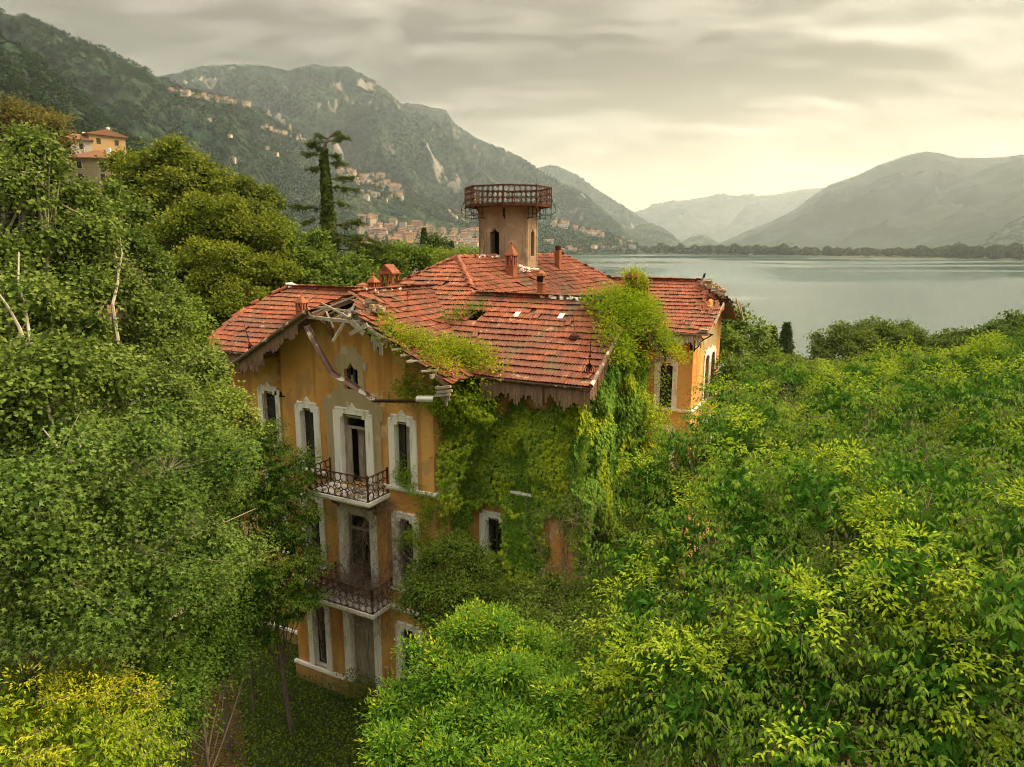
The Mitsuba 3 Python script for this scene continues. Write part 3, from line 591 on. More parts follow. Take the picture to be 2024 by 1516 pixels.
# eaves of the bay: rafters carrying the overhang, bargeboards along both rakes
def rake(v0, v1, u, dz=0.0): return (v0, u, zbay(v0) + dz), (v1, u, zbay(v1) + dz)
for v in (-22.4, -21.0, -19.6):
    put(raf, beam((v, 19.5, zbay(v) - .16), (v, 22.5, zbay(v) - .16), .10, .12), 'old_wood', local=True)
for v in (-16.3, -15.2, -14.35, -13.5):
    put(raf, beam((v, 19.30 + .12 * R.random(), zbay(v) - .16), (v, 22.5, zbay(v) - .16), .10, .12), 'bleached_wood', local=True)
put(f'{VI}__soffit', cat([extr(P((-23.0, zbay(-23) - .14), (-19, zbay(-19) - .14), (-19, zbay(-19) - .12), (-23, zbay(-23) - .12)), 2.4, (0, 19.5, 0), (1, 0, 0), (0, 0, 1), (0, 1, 0)),
    extr(P((-16.6, zbay(-16.6) - .12), (-16.6, zbay(-16.6) - .14), (-12.95, zbay(-12.95) - .14), (-12.95, zbay(-12.95) - .12)), 2.2, (0, 19.62, 0), (1, 0, 0), (0, 0, 1), (0, 1, 0))]), 'old_wood', local=True)
bb = f'{VI}__bargeboard'
put(bb, beam(*rake(-23.2, -19.0, 19.44, -.10), .05, .24, (0, 0, 1)), 'old_wood', local=True)
put(bb, tube(np.linspace(*[np.array(q) for q in rake(-23.25, -19.05, 19.36, -.02)], 8), .085, 8), 'gutter_metal', local=True)
put(bb, beam(*rake(-18.95, -20.2, 19.40, .03), .10, .10, (0, 0, 1)), 'old_wood', local=True)
put(bb, beam(*rake(-16.45, -15.3, 19.40, -.14), .06, .22, (0, 0, 1)), 'old_wood', local=True)
put(bb, beam(*rake(-15.2, -12.95, 19.55, -.16), .06, .16, (0, 0, 1)), 'old_wood', local=True)
put(bb, beam((-16.3, 19.36, zbay(-16.3) - .06), (-15.55, 19.36, zbay(-15.55) - .1), .03, .12, (0, 0, 1)), 'bleached_wood', local=True)
for v, l in ((-14.95, .45), (-14.62, .4), (-14.3, .5), (-13.75, .35)):
    put(raf, beam((v, 19.0 + .15 * R.random(), zbay(v) - .10), (v + .3, 19.7, zbay(v) - .12), .07, .06), 'bleached_wood', local=True)
# carved boards hanging under the eaves, each board with its own length; every ninth group drops into a pendant
def valance(p0, p1, depth, period, keep=lambda t: True, drop=.28, seed=0, rag=.05, w=.085, out=(0, -1, 0)):
    rr = np.random.default_rng(seed); p0, p1 = np.array(p0, float), np.array(p1, float); L = np.linalg.norm(p1 - p0); o = np.array(out, float)
    res = []; n = int(L / w)
    hor = unit((p1 - p0) * [1, 1, 0])
    for i in range(n):
        t = (i + .5) / n
        if not keep(t) or rr.random() < .03: continue
        ph = (t * L / period) % 1.0
        d = depth + drop * max(0, 1 - abs(ph - .5) / .28) ** .8 * (1 if abs(ph - .5) > .06 else .75) + rr.normal(0, rag) + rr.exponential(rag)
        c = p0 + (p1 - p0) * t
        a, b = c - hor * w * .47, c + hor * w * .47
        sl = (p1[2] - p0[2]) / max(np.linalg.norm((p1 - p0)[:2]), 1e-6) * w * .47
        zb = c[2] - max(d, .08); k = rr.normal(0, .012)
        quad = [(a[0], a[1], c[2] - sl), (b[0], b[1], c[2] + sl), (b[0] + k, b[1], zb + .03), ((a[0] + b[0]) / 2 + k, (a[1] + b[1]) / 2, zb - .03 * rr.random()), (a[0] + k, a[1], zb + .03)]
        q = np.array(quad); bk = q - o * .022
        v = np.vstack([q, bk]); f = [[0, 1, 2], [0, 2, 3], [0, 3, 4], [5, 7, 6], [5, 8, 7], [5, 9, 8]] + sum([[[i_, j_, j_ + 5], [i_, j_ + 5, i_ + 5]] for i_, j_ in ((0, 4), (4, 3), (3, 2), (2, 1))], [])
        res.append((v + o * rr.uniform(0, .012), np.array(f)))
    return cat(res)
va = f'{VI}__valance'
put(va, valance(*rake(-23.1, -19.3, 19.42, -.18), .26, 1.05, drop=.30, seed=1, keep=lambda t: t < .93), 'old_wood', local=True)
put(va, valance(*rake(-16.1, -15.6, 19.45, -.25), .3, .5, seed=2, rag=.15), 'bleached_wood', local=True)
put(va, valance((-13.35, 19.48, 13.35), (-12.85, 19.48, 13.2), .32, .6, seed=3, rag=.12), 'bleached_wood', local=True)
put(va, valance((-12.6, 21.08, 13.33), (-8.42, 21.08, 13.33), .40, .95, drop=.34, seed=4), 'old_wood', local=True)
put(va, valance((-8.40, 21.1, 13.35), (-8.40, 23.4, 14.68), .34, .95, drop=.28, seed=5, out=(1, 0, 0)), 'old_wood', local=True)
put(va, valance((-8.40, 27.2, 14.8), (-8.40, 30.0, 13.2), .30, .95, drop=.25, seed=6, out=(1, 0, 0), rag=.09), 'old_wood', local=True)
put(va, valance((-27.3, 21.08, 13.33), (-23.3, 21.08, 13.33), .40, .95, drop=.34, seed=7), 'old_wood', local=True)
put(va, valance((-10.9, 37.18, 13.35), (-8.55, 37.18, 13.35), .42, .8, drop=.3, seed=8), 'bleached_wood', local=True)
# soffits and fascias of the other eaves, with gutters on top
put(f'{VI}__soffit', cat([bx(-13.0, -8.42, 21.12, 22.08, 13.36, 13.40), bx(-27.3, -23.0, 21.12, 22.08, 13.36, 13.40), bx(-11, -8.3, 37.22, 38.18, 13.36, 13.40)]), 'old_wood', local=True)
gt = f'{VI}__gutter'
def channel(pts, r=.085, up=(0, 0, 1), n=7, tilt=0.0):
    pts = np.asarray(pts, float); d = unit(np.gradient(pts, axis=0)); s = unit(np.cross(d, up)); nn = np.cross(s, d)
    an = np.linspace(math.pi, 2 * math.pi, n) + tilt
    ring = lambda r_: pts[:, None] + r_ * (np.cos(an)[None, :, None] * s[:, None] + np.sin(an)[None, :, None] * nn[:, None])
    m = len(pts); v = np.vstack([ring(r).reshape(-1, 3), ring(r - .012).reshape(-1, 3)])
    f = []
    for b in (0, m * n):
        for i in range(m - 1):
            for j in range(n - 1):
                a0 = b + i * n + j; f += [[a0, a0 + 1, a0 + n + 1], [a0, a0 + n + 1, a0 + n]]
    for i in range(m - 1):
        for j in (0, n - 1): f += [[i * n + j, (i + 1) * n + j, m * n + (i + 1) * n + j], [i * n + j, m * n + (i + 1) * n + j, m * n + i * n + j]]
    return v, np.array(f)
put(gt, channel([(-12.7, 21.0, 13.47), (-10.5, 21.0, 13.44), (-8.35, 21.0, 13.45)]), 'gutter_metal', local=True)
put(gt, channel([(-27.35, 21.0, 13.47), (-25, 21.0, 13.45), (-23.2, 21.0, 13.45)]), 'gutter_metal', local=True)
put(gt, channel([(-11.0, 37.1, 13.44), (-8.2, 37.1, 13.46)]), 'bleached_wood', local=True)
hung = np.array([(-19.10, 19.36, 15.12), (-18.55, 19.33, 14.30), (-17.97, 19.33, 13.46), (-17.72, 19.33, 13.33), (-16.95, 19.33, 13.04), (-16.35, 19.33, 12.74), (-15.98, 19.33, 12.60)])
put(gt, channel(hung, .12, (0, -1, .5), 8, tilt=.5), 'gutter_metal', local=True)
put(gt, channel([(-16.05, 19.33, 12.58), (-15.2, 19.33, 12.66), (-14.05, 19.33, 12.78)], .10, (0, 0, 1), 8), 'rusty_iron', local=True)
put(gt, channel([(-14.06, 19.33, 12.80), (-13.35, 19.33, 12.87)], .13, (0, .6, -.6), 8, tilt=.3), 'zinc', local=True)
put(gt, channel([(-8.28, 27.6, 14.75), (-8.28, 29.0, 13.9), (-8.28, 30.1, 13.25)], .09, (1, 0, .3)), 'gutter_metal', local=True)
put(gt, channel([(-8.28, 30.15, 13.25), (-9.6, 29.98, 12.7)], .09, (0, -1, .4)), 'zinc', local=True)
put(bb, beam((-8.36, 27.2, 14.98), (-8.36, 30.0, 13.38), .05, .26, (0, 0, 1)), 'old_wood', local=True)
put(bb, beam((-8.36, 21.05, 13.45), (-8.36, 23.8, 15.0), .05, .22, (0, 0, 1)), 'old_wood', local=True)
put(bb, tube([(-8.33, 21.0, 13.52), (-8.33, 22.4, 14.3), (-8.33, 23.8, 15.1)], .08, 8), 'gutter_metal', local=True)
put(bb, cat([beam((-13.3 + x, 19.3, 13.28 - y), (-12.75 + x, 19.42, 13.36 - y), .09, .08) for x, y in ((0, 0), (.05, .14), (-.02, .27))]), 'bleached_wood', local=True)
# diamond brackets under the eaves
def bracket(o, out, s=1.0, mat='old_wood', w=.06):
    ln = unary_union([LineString([(0, 0), (1.0, 0)]), LineString([(.02, 0), (.02, -1.0)]), LineString([(.30, -.12), (.50, -.32), (.30, -.52), (.12, -.32), (.30, -.12)]), LineString([(.50, -.32), (.85, -.10), (.95, 0)]), LineString([(.30, -.52), (.22, -.75), (.05, -.9)])])
    o = np.array(o); c = np.cross(out, (0, 0, 1.0))
    return extr(ln.buffer(.035), w, o - c * w / 2, np.array(out) * s, (0, 0, s), c)
br = f'{VI}__eaves_bracket'
for v in (-25.9, -22.5): put(br, bracket((v, UM, 13.2), (0, -1, 0), .95), 'old_wood', local=True)
for v in (-18.75, -16.5): put(br, bracket((v, UA, zbay(v) - .4), (0, -1, 0), .9), 'old_wood', local=True)
for v in (-10.2, -9.3): put(br, bracket((v, RU0, 13.3), (0, -1, 0), .95), 'black_iron', local=True)
for u_, z in ((38.35, 13.3), (39.9, 14.6), (42.6, 14.9)): put(br, bracket((VR, u_, z), (1, 0, 0), .95), 'black_iron', local=True)
for p0, p1 in (((-8.1, 38.0, 13.9), (-8.0, 39.6, 14.9)), ((-8.1, 43.6, 14.9), (-8.1, 45.9, 13.6)), ((-7.9, 43.7, 14.7), (-8.0, 45.8, 13.4))): put(raf, beam(p0, p1, .06, .16), 'bleached_wood', local=True)
for k in range(5): put(raf, beam((-9.6 + .2 * k, 41.5 - .1 * k, 15.95 - .12 * k), (-8.2, 40.9 - .3 * k + .5 * R.random(), 15.1 + .1 * R.random()), .07, .1), 'old_wood', local=True)
put(raf, cat([beam((-9.9, 41.55, 16.05), (-9.55, 41.6, 16.1), .05, .12), beam((-9.68, 41.6, 16.05), (-9.6, 41.6, 16.42), .08, .1, (1, 0, 0)), beam((-9.66, 41.6, 16.40), (-9.5, 41.6, 16.44), .12, .06)]), 'black_iron', local=True)
put(raf, cat([bx(-8.7, -8.25, 37.12, 37.5, 13.55 + k * .1, 13.60 + k * .1) for k in range(2)]), 'bleached_wood', local=True)

# chimneys
def chimney(v, u, z0, z1, r, kind, label=None):
    key = num(f'{VI}__chimney')
    h = z1 - z0
    if kind == 'spire':
        b = [bx(v - r, v + r, u - r, u + r, z0 - .5, z0 + .32 * h), bx(v - r * 1.12, v + r * 1.12, u - r * 1.12, u + r * 1.12, z0 + .32 * h, z0 + .36 * h)] + [bx(v + a * r - .035 - .0, v + a * r + .035, u + c * r - .035, u + c * r + .035, z0 + .36 * h, z0 + .62 * h) for a in (-.85, .85, 0) for c in (-.85, .85, 0) if (a, c) != (0, 0)] + [bx(v - r * .5, v + r * .5, u - r * .5, u + r * .5, z0 + .36 * h, z0 + .5 * h)]
        put(key, cat(b), 'terracotta', local=True, fresh=False)
        put(f'{key}__cap', cat([lathe([(r * 1.75, z0 + .61 * h), (r * 1.78, z0 + .64 * h), (r * .35, z0 + .86 * h), (.03, z0 + .88 * h), (.02, z0 + .92 * h), (.06, z0 + .94 * h), (.06, z0 + .97 * h), (0, z0 + h)], 4, (v, u, 0), math.pi / 4)]), 'terracotta', local=True)
    elif kind == 'house':
        b = [bx(v - r, v + r, u - r * .75, u + r * .75, z0 - .6, z0 + .18 * h)] + [bx(v + a * r - .06, v + a * r + .06, u + c * r * .7 - .06, u + c * r * .7 + .06, z0 + .18 * h, z0 + .7 * h) for a in (-.9, 0, .9) for c in (-.9, .9)] + [bx(v - r, v + r, u - r * .72, u + r * .72, z0 + .68 * h, z0 + .72 * h)]
        put(key, cat(b), 'terracotta', local=True, fresh=False)
        put(f'{key}__cap', cat([extr(P((-r * 1.3, .70 * h), (r * 1.3, .70 * h), (r * 1.3, .74 * h), (0, 1.02 * h), (-r * 1.3, .74 * h)), r * 1.9, (v, u - r * .95, z0), (1, 0, 0), (0, 0, 1), (0, 1, 0))]), 'roof_tile', local=True)
    elif kind == 'pot':
        put(key, cat([lathe([(0, z0 - .3), (r, z0 - .3), (r, z0 + .55 * h), (r * 1.15, z0 + .56 * h), (r * 1.15, z0 + .6 * h), (r * .9, z0 + .62 * h), (r * .9, z0 + .8 * h), (r * 1.35, z0 + .82 * h), (r * 1.2, z0 + .9 * h), (0, z0 + h)], 8, (v, u, 0))]), 'terracotta', local=True, fresh=False)
        put(f'{key}__vent', cat([bx(v + a * r * .75 - .03, v + a * r * .75 + .03, u - r * 1.02, u + r * .2, z0 + .63 * h, z0 + .79 * h) for a in (-.7, 0, .7)]), 'black_iron', local=True)
    elif kind == 'pipe':
        put(key, cat([bx(v - r * 1.5, v + r * 1.5, u - r * 1.5, u + r * 1.5, z0 - .4, z0 + .12), bx(v - r, v + r, u - r, u + r, z0 + .12, z1 - .25)]), 'terracotta', local=True, fresh=False)
        put(f'{key}__cap', cat([lathe([(r * .9, z1 - .25), (r * 1.25, z1 - .22), (r * 1.25, z1 - .05), (r * .9, z1)], 8, (v, u, 0))] + [tube([(v + a, u, z1 - .05), (v + a, u, z1 + .22)], .008, 4) for a in (-.12, 0, .12)]), 'rusty_iron', local=True)
    elif kind == 'twin':
        put(key, cat([bx(v - r, v + r, u - r, u + r, z0 - .5, z0 + .6 * h)] + [bx(v + a * r - .05, v + a * r + .05, u + c * r - .05, u + c * r + .05, z0 + .6 * h, z0 + .88 * h) for a in (-.8, .8) for c in (-.8, .8)]), 'terracotta', local=True, fresh=False)
        put(f'{key}__cap', cat([lathe([(0, z0 + .88 * h), (r * 1.5, z0 + .88 * h), (r * 1.5, z0 + .92 * h), (r * .5, z0 + h), (0, z0 + h)], 8, (v, u, 0), .3)]), 'terracotta', local=True)
chimney(-23.36, 23.47, 14.75, 15.95, .19, 'spire')
chimney(-22.92, 27.2, 15.3, 16.25, .24, 'pot')
chimney(-22.1, 27.0, 15.5, 16.75, .19, 'spire')
chimney(-21.9, 28.0, 15.6, 17.10, .36, 'house')
chimney(-16.37, 30.47, 16.45, 18.25, .21, 'spire')
chimney(-12.54, 25.9, 15.8, 17.05, .17, 'pot')
chimney(-16.71, 36.68, 16.7, 18.05, .15, 'pipe')
chimney(-8.9, 26.5, 15.2, 17.0, .20, 'twin')
chimney(-8.6, 26.9, 15.1, 16.85, .18, 'twin')
# two glass tiles and small iron things on the slopes
g = f'{VI}__glass_tile'
for v, u in ((-12.81, 24.32), (-10.92, 24.36)):
    z = zmain(u); n_ = unit([0, -A, 1]); up = unit([0, 1, A])
    put(g, (np.array([[v - .11, u - .15, zmain(u - .15)], [v + .11, u - .15, zmain(u - .15)], [v + .11, u + .15, zmain(u + .15)], [v - .11, u + .15, zmain(u + .15)]]) + n_ * .075, np.array([[0, 1, 2, 3]])), 'white_stone', local=True)
put(f'{VI}__roof_hood', cat([lathe([(.21, 14.72), (.19, 14.84), (.08, 14.92), (0, 14.98)], 8, (-9.89, 23.24, 0)), tube([(-9.89, 23.24, 14.95), (-9.98, 23.24, 15.6)], .012, 4)]), 'rusty_iron', local=True)
def curl(c, d, s):
    t = np.linspace(0, 1, 12)[:, None]; a = t * 4.6
    return tube(np.array(c) + np.array(d) * s * (np.sin(a) * (1 - .55 * t)) + np.array([0, 0, 1.0]) * s * (1 - np.cos(a)) * (1 - .4 * t), .012, 4)
def finial(v, u, z, h, lean):
    k = num(f'{VI}__iron_finial')
    q = [tube([(v, u, z), (v + lean * .5, u, z + h * .5), (v + lean, u, z + h)], [.022, .018, .006], 5)]
    q += [lathe([(0, 0), (.045, .03), (.05, .06), (0, .1)], 7, (v + lean * .45, u, z + h * .42))]
    for d in ((1, 0, 0), (-1, 0, 0), (0, 1, 0), (0, -1, 0)): q.append(curl((v + lean * .08, u, z + .02), d, .20)); q.append(curl((v + lean * .2, u, z + .25), d, .10))
    for d in (-.22, -.1, .1, .22): q.append(tube([(v + d, u, z - .1), (v + d, u, z + .35)], .010, 4))
    put(k, cat(q), 'black_iron', local=True, fresh=False)
finial(-8.64, 21.57, 13.75, 1.45, .05); finial(-24.0, 21.05, 13.5, 1.5, -.45)
put(f'{VI}__iron_finial', cat([tube([(-16.39, 22.05, 15.42), (-16.39, 22.05, 16.3)], .012, 4), curl((-16.39, 22.05, 16.1), (1, 0, 0), .12)]), 'black_iron', local=True)

# the lookout tower
TO = f'{VI}__tower'; TU = 33.45
TC = C0 - .22
def octa(r, rot=math.pi / 8): return [(TC + r * math.cos(rot + k * math.pi / 4), TU + r * math.sin(rot + k * math.pi / 4)) for k in range(8)]
ri = 1.44 / math.cos(math.pi / 8)
faces_ = []
oc = octa(ri)
winsd = {}
for k in range(8):
    p, q = np.array(oc[k]), np.array(oc[(k + 1) % 8]); L = np.linalg.norm(q - p); d = (q - p) / L; nrm = np.array([d[1], -d[0]])
    ang = (math.degrees(math.atan2(nrm[1], nrm[0])) + 360) % 360     # outward: 0 = to the right end, 270 = to the front
    wide = {270: .27, 0: .19, 180: .2, 90: .2}.get(round(ang), 0)
    pl = sbox(0, 16.0, L, 19.98)
    if wide:
        c = L / 2; w = Polygon([(c - wide, 17.5), (c - wide, 18.72), (c - .55 * wide, 18.72), (c, 18.95), (c + .55 * wide, 18.72), (c + wide, 18.72), (c + wide, 17.5)])
        pl = pl.difference(w); winsd[k] = (c, wide)
    faces_.append(extr(pl, .25, (p[0], p[1], 0), (d[0], d[1], 0), (0, 0, 1), (-nrm[0], -nrm[1], 0)))
    # pilaster strips and sunk panel outlines
    fr = [sbox(.02, 16.1, .09, 19.6), sbox(L - .09, 16.1, L - .02, 19.6), sbox(.09, 19.5, L - .09, 19.6)]
    if wide: fr += [Polygon([(c - wide - .1, 17.3), (c - wide - .1, 18.78), (c, 19.22), (c + wide + .1, 18.78), (c + wide + .1, 17.3), (c + .1, 17.3), (c, 17.22), (c - .1, 17.3)]).difference(w)]
    else:
        o2 = Polygon([(.22, 17.4), (.22, 18.62), (.32, 18.75), (L - .32, 18.75), (L - .22, 18.62), (L - .22, 17.4), (L / 2 + .12, 17.4), (L / 2, 17.22), (L / 2 - .12, 17.4)])
        fr += [o2.buffer(.022).difference(o2.buffer(-.02))]
    faces_.append(extr(unary_union(fr), .02, (p[0] + nrm[0] * .021, p[1] + nrm[1] * .021, 0), (d[0], d[1], 0), (0, 0, 1), (-nrm[0], -nrm[1], 0)))
    if wide:
        put(f'{TO}__shutter', cat([extr(sbox(c - wide, 17.5, c - wide * .35, 18.8), .04, (p[0] - nrm[0] * .14, p[1] - nrm[1] * .14, 0), (d[0], d[1], 0), (0, 0, 1), (-nrm[0], -nrm[1], 0))]), 'shutter_paint', local=True)
        if round(ang) == 0: put(f'{TO}__shutter', cat([extr(sbox(c - wide * .28, 17.5, c + wide, 18.8), .04, (p[0] - nrm[0] * .16, p[1] - nrm[1] * .16, 0), (d[0], d[1], 0), (0, 0, 1), (-nrm[0], -nrm[1], 0))]), 'shutter_paint', local=True)
floor_poly = Polygon(octa(2.12 / math.cos(math.pi / 8)))
core = extr(Polygon(octa(ri * .78)), .1, (0, 0, 17.2), (1, 0, 0), (0, 1, 0))
put(TO, cat(faces_ + [core]), 'tower_plaster', local=True)
put(f'{TO}__cornice', cat([extr(Polygon(octa(ri + .05)), .10, (0, 0, 19.72), (1, 0, 0), (0, 1, 0)), extr(Polygon(octa(ri + .11)), .16, (0, 0, 19.82), (1, 0, 0), (0, 1, 0))]), 'tower_plaster', local=True)
put(f'{TO}__platform', extr(floor_poly, .07, (0, 0, 19.985), (1, 0, 0), (0, 1, 0)), 'rusty_iron', local=True)
ro = octa(2.10 / math.cos(math.pi / 8))
for k in range(8):
    p, q = np.array(ro[k]), np.array(ro[(k + 1) % 8]); L = np.linalg.norm(q - p); d = (q - p) / L; nrm = np.array([d[1], -d[0]])
    put(f'{TO}__railing', cat([extr(lattice(L, .88, .30, rows=3, bar=.021), .022, (p[0], p[1], 20.09), (d[0], d[1], 0), (0, 0, 1)), beam((p[0], p[1], 21.0), (q[0], q[1], 21.0), .05, .04), beam((p[0], p[1], 20.07), (q[0], q[1], 20.07), .04, .04)]), 'rusty_iron', local=True)
    put(f'{TO}__post', bx(p[0] - .028, p[0] + .028, p[1] - .028, p[1] + .028, 19.9, 21.03), 'rusty_iron', local=True)
    out = np.array([p[0] - TC, p[1] - TU]); out /= np.linalg.norm(out)
    t = np.linspace(0, 1, 14)
    def pol(rs, zs): return np.c_[TC + out[0] * np.array(rs), TU + out[1] * np.array(rs), np.array(zs)]
    r_ = 2.27
    put(f'{TO}__stay', cat([tube(pol([r_, r_ + .10, r_ + .24, r_ + .22, r_ + .05, r_ - .3, r_ - .55], [20.45, 20.25, 19.92, 19.75, 19.62, 19.60, 19.62]), .019, 5), tube(pol([r_, r_], [20.0, 19.45]), .019, 5), tube(pol([r_ - .3, r_ - .3], [20.0, 19.40]), .019, 5),
        tube(pol([r_ - .3, r_ - .55, r_ - .72, r_ - .80, r_ - .78, r_ - .70], [19.45, 19.45, 19.38, 19.25, 19.12, 19.10]), .019, 5), tube(pol([r_ - .6, r_ - .6], [20.0, 19.43]), .015, 5)]), 'black_iron', local=True)
crumbs(f'{TO}__rubble', (-19.0, 31.9, 17.0), (-16.6, 31.9, 16.8), 90, (.25, .06, .05), .05, .16, 'white_stone')
crumbs(f'{TO}__rubble', (-17.1, 32.1, 17.05), (-16.65, 33.0, 16.8), 60, (.06, .12, .04), .05, .16, 'white_stone')
crumbs(f'{TO}__rubble', (-16.65, 33.0, 16.8), (-16.65, 34.0, 16.8), 30, (.03, .08, .03), .04, .12, 'white_stone')
# ------------------------------------------------------------------ ground and plants near the villa
def sstep(a, b, x):
    t = np.clip((np.asarray(x, float) - a) / (b - a), 0, 1); return t * t * (3 - 2 * t)
LAKE = -7.0
def gz(x, y):
    x, y = np.asarray(x, float), np.asarray(y, float)
    drop = 7.4 * sstep(0, 1, (y - 88 + 0.45 * x) / 80)
    s = -(x + 27) - 0.15 * np.maximum(60 - y, 0)
    hill = 0.52 * np.where(s > 0, s * s / (s + 14), 0) * sstep(20, 60, np.hypot(x, y)) * sstep(520, 260, np.hypot(x, y))
    return -0.8 - drop + np.minimum(hill, 90) + 0.25 * (meshkit.fbm(np.stack([x * .15, y * .15, x * 0], -1), 3, 2) - .5)

def frame(D, N):
    D = unit(D); S = unit(np.cross(D, N)); return D, S, np.cross(S, D)
GAIN = np.array([1.68, 1.98, 1.10])
def leaf_mesh(P, D, N, L, Wd, col, kind='kite', fold=.22, droop=.12):
    """many leaves at once: base points P, direction D, upper side N, length L and width Wd per leaf"""
    col = col * GAIN / (1 + 1.1 * col * GAIN)
    D, S, N = frame(D, N); L = np.broadcast_to(L, (len(P),))[:, None]; Wd = np.broadcast_to(Wd, (len(P),))[:, None]
    def pt(a, b, c): return P + D * L * a + S * Wd * b + N * L * c
    if kind == 'kite':
        v = np.stack([pt(0, 0, 0), pt(.42, .5, fold * .35), pt(1, 0, -droop), pt(.42, -.5, fold * .35)], 1)
        f = np.array([[0, 2, 1], [0, 3, 2]])
    elif kind == 'long':
        v = np.stack([pt(0, 0, 0), pt(.30, .46, .08), pt(.65, .40, .02), pt(1, 0, -droop * 1.6), pt(.65, -.40, .02), pt(.30, -.46, .08), pt(.5, 0, -.04)], 1)
        f = np.array([[0, 6, 1], [1, 6, 2], [2, 6, 3], [3, 6, 4], [4, 6, 5], [5, 6, 0]])
    else:                                                     # lobed: three points
        v = np.stack([pt(0, 0, 0), pt(.55, .62, .06), pt(.42, .18, 0), pt(1, 0, -droop), pt(.42, -.18, 0), pt(.55, -.62, .06)], 1)
        f = np.array([[0, 2, 1], [0, 3, 2], [0, 4, 3], [0, 5, 4]])
    k = v.shape[1]
    return v.reshape(-1, 3), (f[None] + (np.arange(len(P)) * k)[:, None, None]).reshape(-1, 3), np.repeat(col, k, 0)

def lerp(a, b, t): return np.asarray(a) * (1 - t) + np.asarray(b) * t
def sphere_pts(r, n):
    q = r.normal(size=(n, 3)); return unit(q)

def clumped(lobes, seed, k=8, at=.66, r=.46, drop=0.0):
    """every lobe of a crown broken up into smaller clumps, mostly on its upper side"""
    rr = np.random.default_rng(seed); out = []
    for x, y, z, q in lobes:
        o = sphere_pts(rr, 40); o[:, 2] = o[:, 2] * .9 + .12; pick = [0]
        for _ in range(k - 1):
            d = np.min(np.linalg.norm(o[:, None] - o[pick][None], axis=2), axis=1) + rr.uniform(0, .25, 40); pick.append(int(np.argmax(d)))
        for v in o[pick]:
            if rr.random() < drop: continue
            out.append([*(np.array([x, y, z]) + v * q * at * rr.uniform(.85, 1.2) * np.array([1, 1, .9])), q * r * rr.uniform(.75, 1.2)])
    return out
def tips_of(lobes, rr, spacing, low=-.75, inside=.86):
    """points spread over the outside of the lobes, with their outward directions"""
    T_, O = [], []
    L = np.array(lobes, float)
    for i, (x, y, z, r) in enumerate(L):
        n = int(4 * math.pi * r * r / spacing ** 2)
        o = sphere_pts(rr, n); o = o[o[:, 2] > low]
        rad = r * (0.80 + 0.42 * meshkit.fbm(o * 2.6 + i * 7.3, 3, i)[:, None])
        p = np.array([x, y, z]) + o * rad * [1, 1, .88]
        keep = np.ones(len(p), bool)
        for j, (a, b, c_, q) in enumerate(L):
            if j != i: keep &= np.linalg.norm(p - [a, b, c_], axis=1) > q * inside
        T_.append(p[keep]); O.append(o[keep])
    return np.vstack(T_), np.vstack(O)

def crown_leaves(lobes, rr, spacing=.34, per=26, spread=.26, L=.11, asp=.55, pal=((.05, .09, .02), (.12, .17, .03)), young=None, p_young=.0, grav=.35, kind='kite', fill=.5, low=-.75, up=.45):
    t, o = tips_of(lobes, rr, spacing, low)
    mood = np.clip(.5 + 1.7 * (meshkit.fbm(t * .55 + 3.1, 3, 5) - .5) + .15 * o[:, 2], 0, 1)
    n = len(t); idx = np.repeat(np.arange(n), per)
    off = rr.normal(size=(n * per, 3)) * spread * np.array([1, 1, .62])
    P_ = t[idx] + off + o[idx] * rr.uniform(-.25, .12, (n * per, 1)) * spread * 2
    D = unit(o[idx] * .55 + unit(off) * .7 + rr.normal(size=P_.shape) * .38 + [0, 0, -grav])
    N = o[idx] * up + [0, 0, .75] + rr.normal(size=P_.shape) * .42
    s = L * rr.uniform(.65, 1.25, len(P_))
    c = lerp(pal[0], pal[1], np.clip(mood[idx] * .7 + rr.uniform(-.1, .45, len(P_)), 0, 1)[:, None])
    if young is not None:
        y = (rr.random(n) < p_young * (.4 + 1.2 * mood))[idx] & (rr.random(len(P_)) < .8)
        c[y] = lerp(young[0], young[1], rr.random((y.sum(), 1)))
    c = c * rr.uniform(.8, 1.2, (len(P_), 1))
    out = [leaf_mesh(P_, D, N, s, s * asp, c, kind)]
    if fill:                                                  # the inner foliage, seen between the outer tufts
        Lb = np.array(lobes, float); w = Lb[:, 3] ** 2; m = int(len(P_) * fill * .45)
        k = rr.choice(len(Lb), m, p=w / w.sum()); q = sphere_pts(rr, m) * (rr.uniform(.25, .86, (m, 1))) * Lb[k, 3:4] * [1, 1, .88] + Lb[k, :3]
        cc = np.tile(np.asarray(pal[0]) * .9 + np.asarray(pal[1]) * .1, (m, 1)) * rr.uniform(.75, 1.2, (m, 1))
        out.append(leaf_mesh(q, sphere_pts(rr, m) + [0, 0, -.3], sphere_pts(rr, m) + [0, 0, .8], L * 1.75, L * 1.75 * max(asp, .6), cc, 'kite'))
    v, f = cat([(a, b) for a, b, _ in out]); return v, f, np.vstack([c_ for *_, c_ in out]), t, o

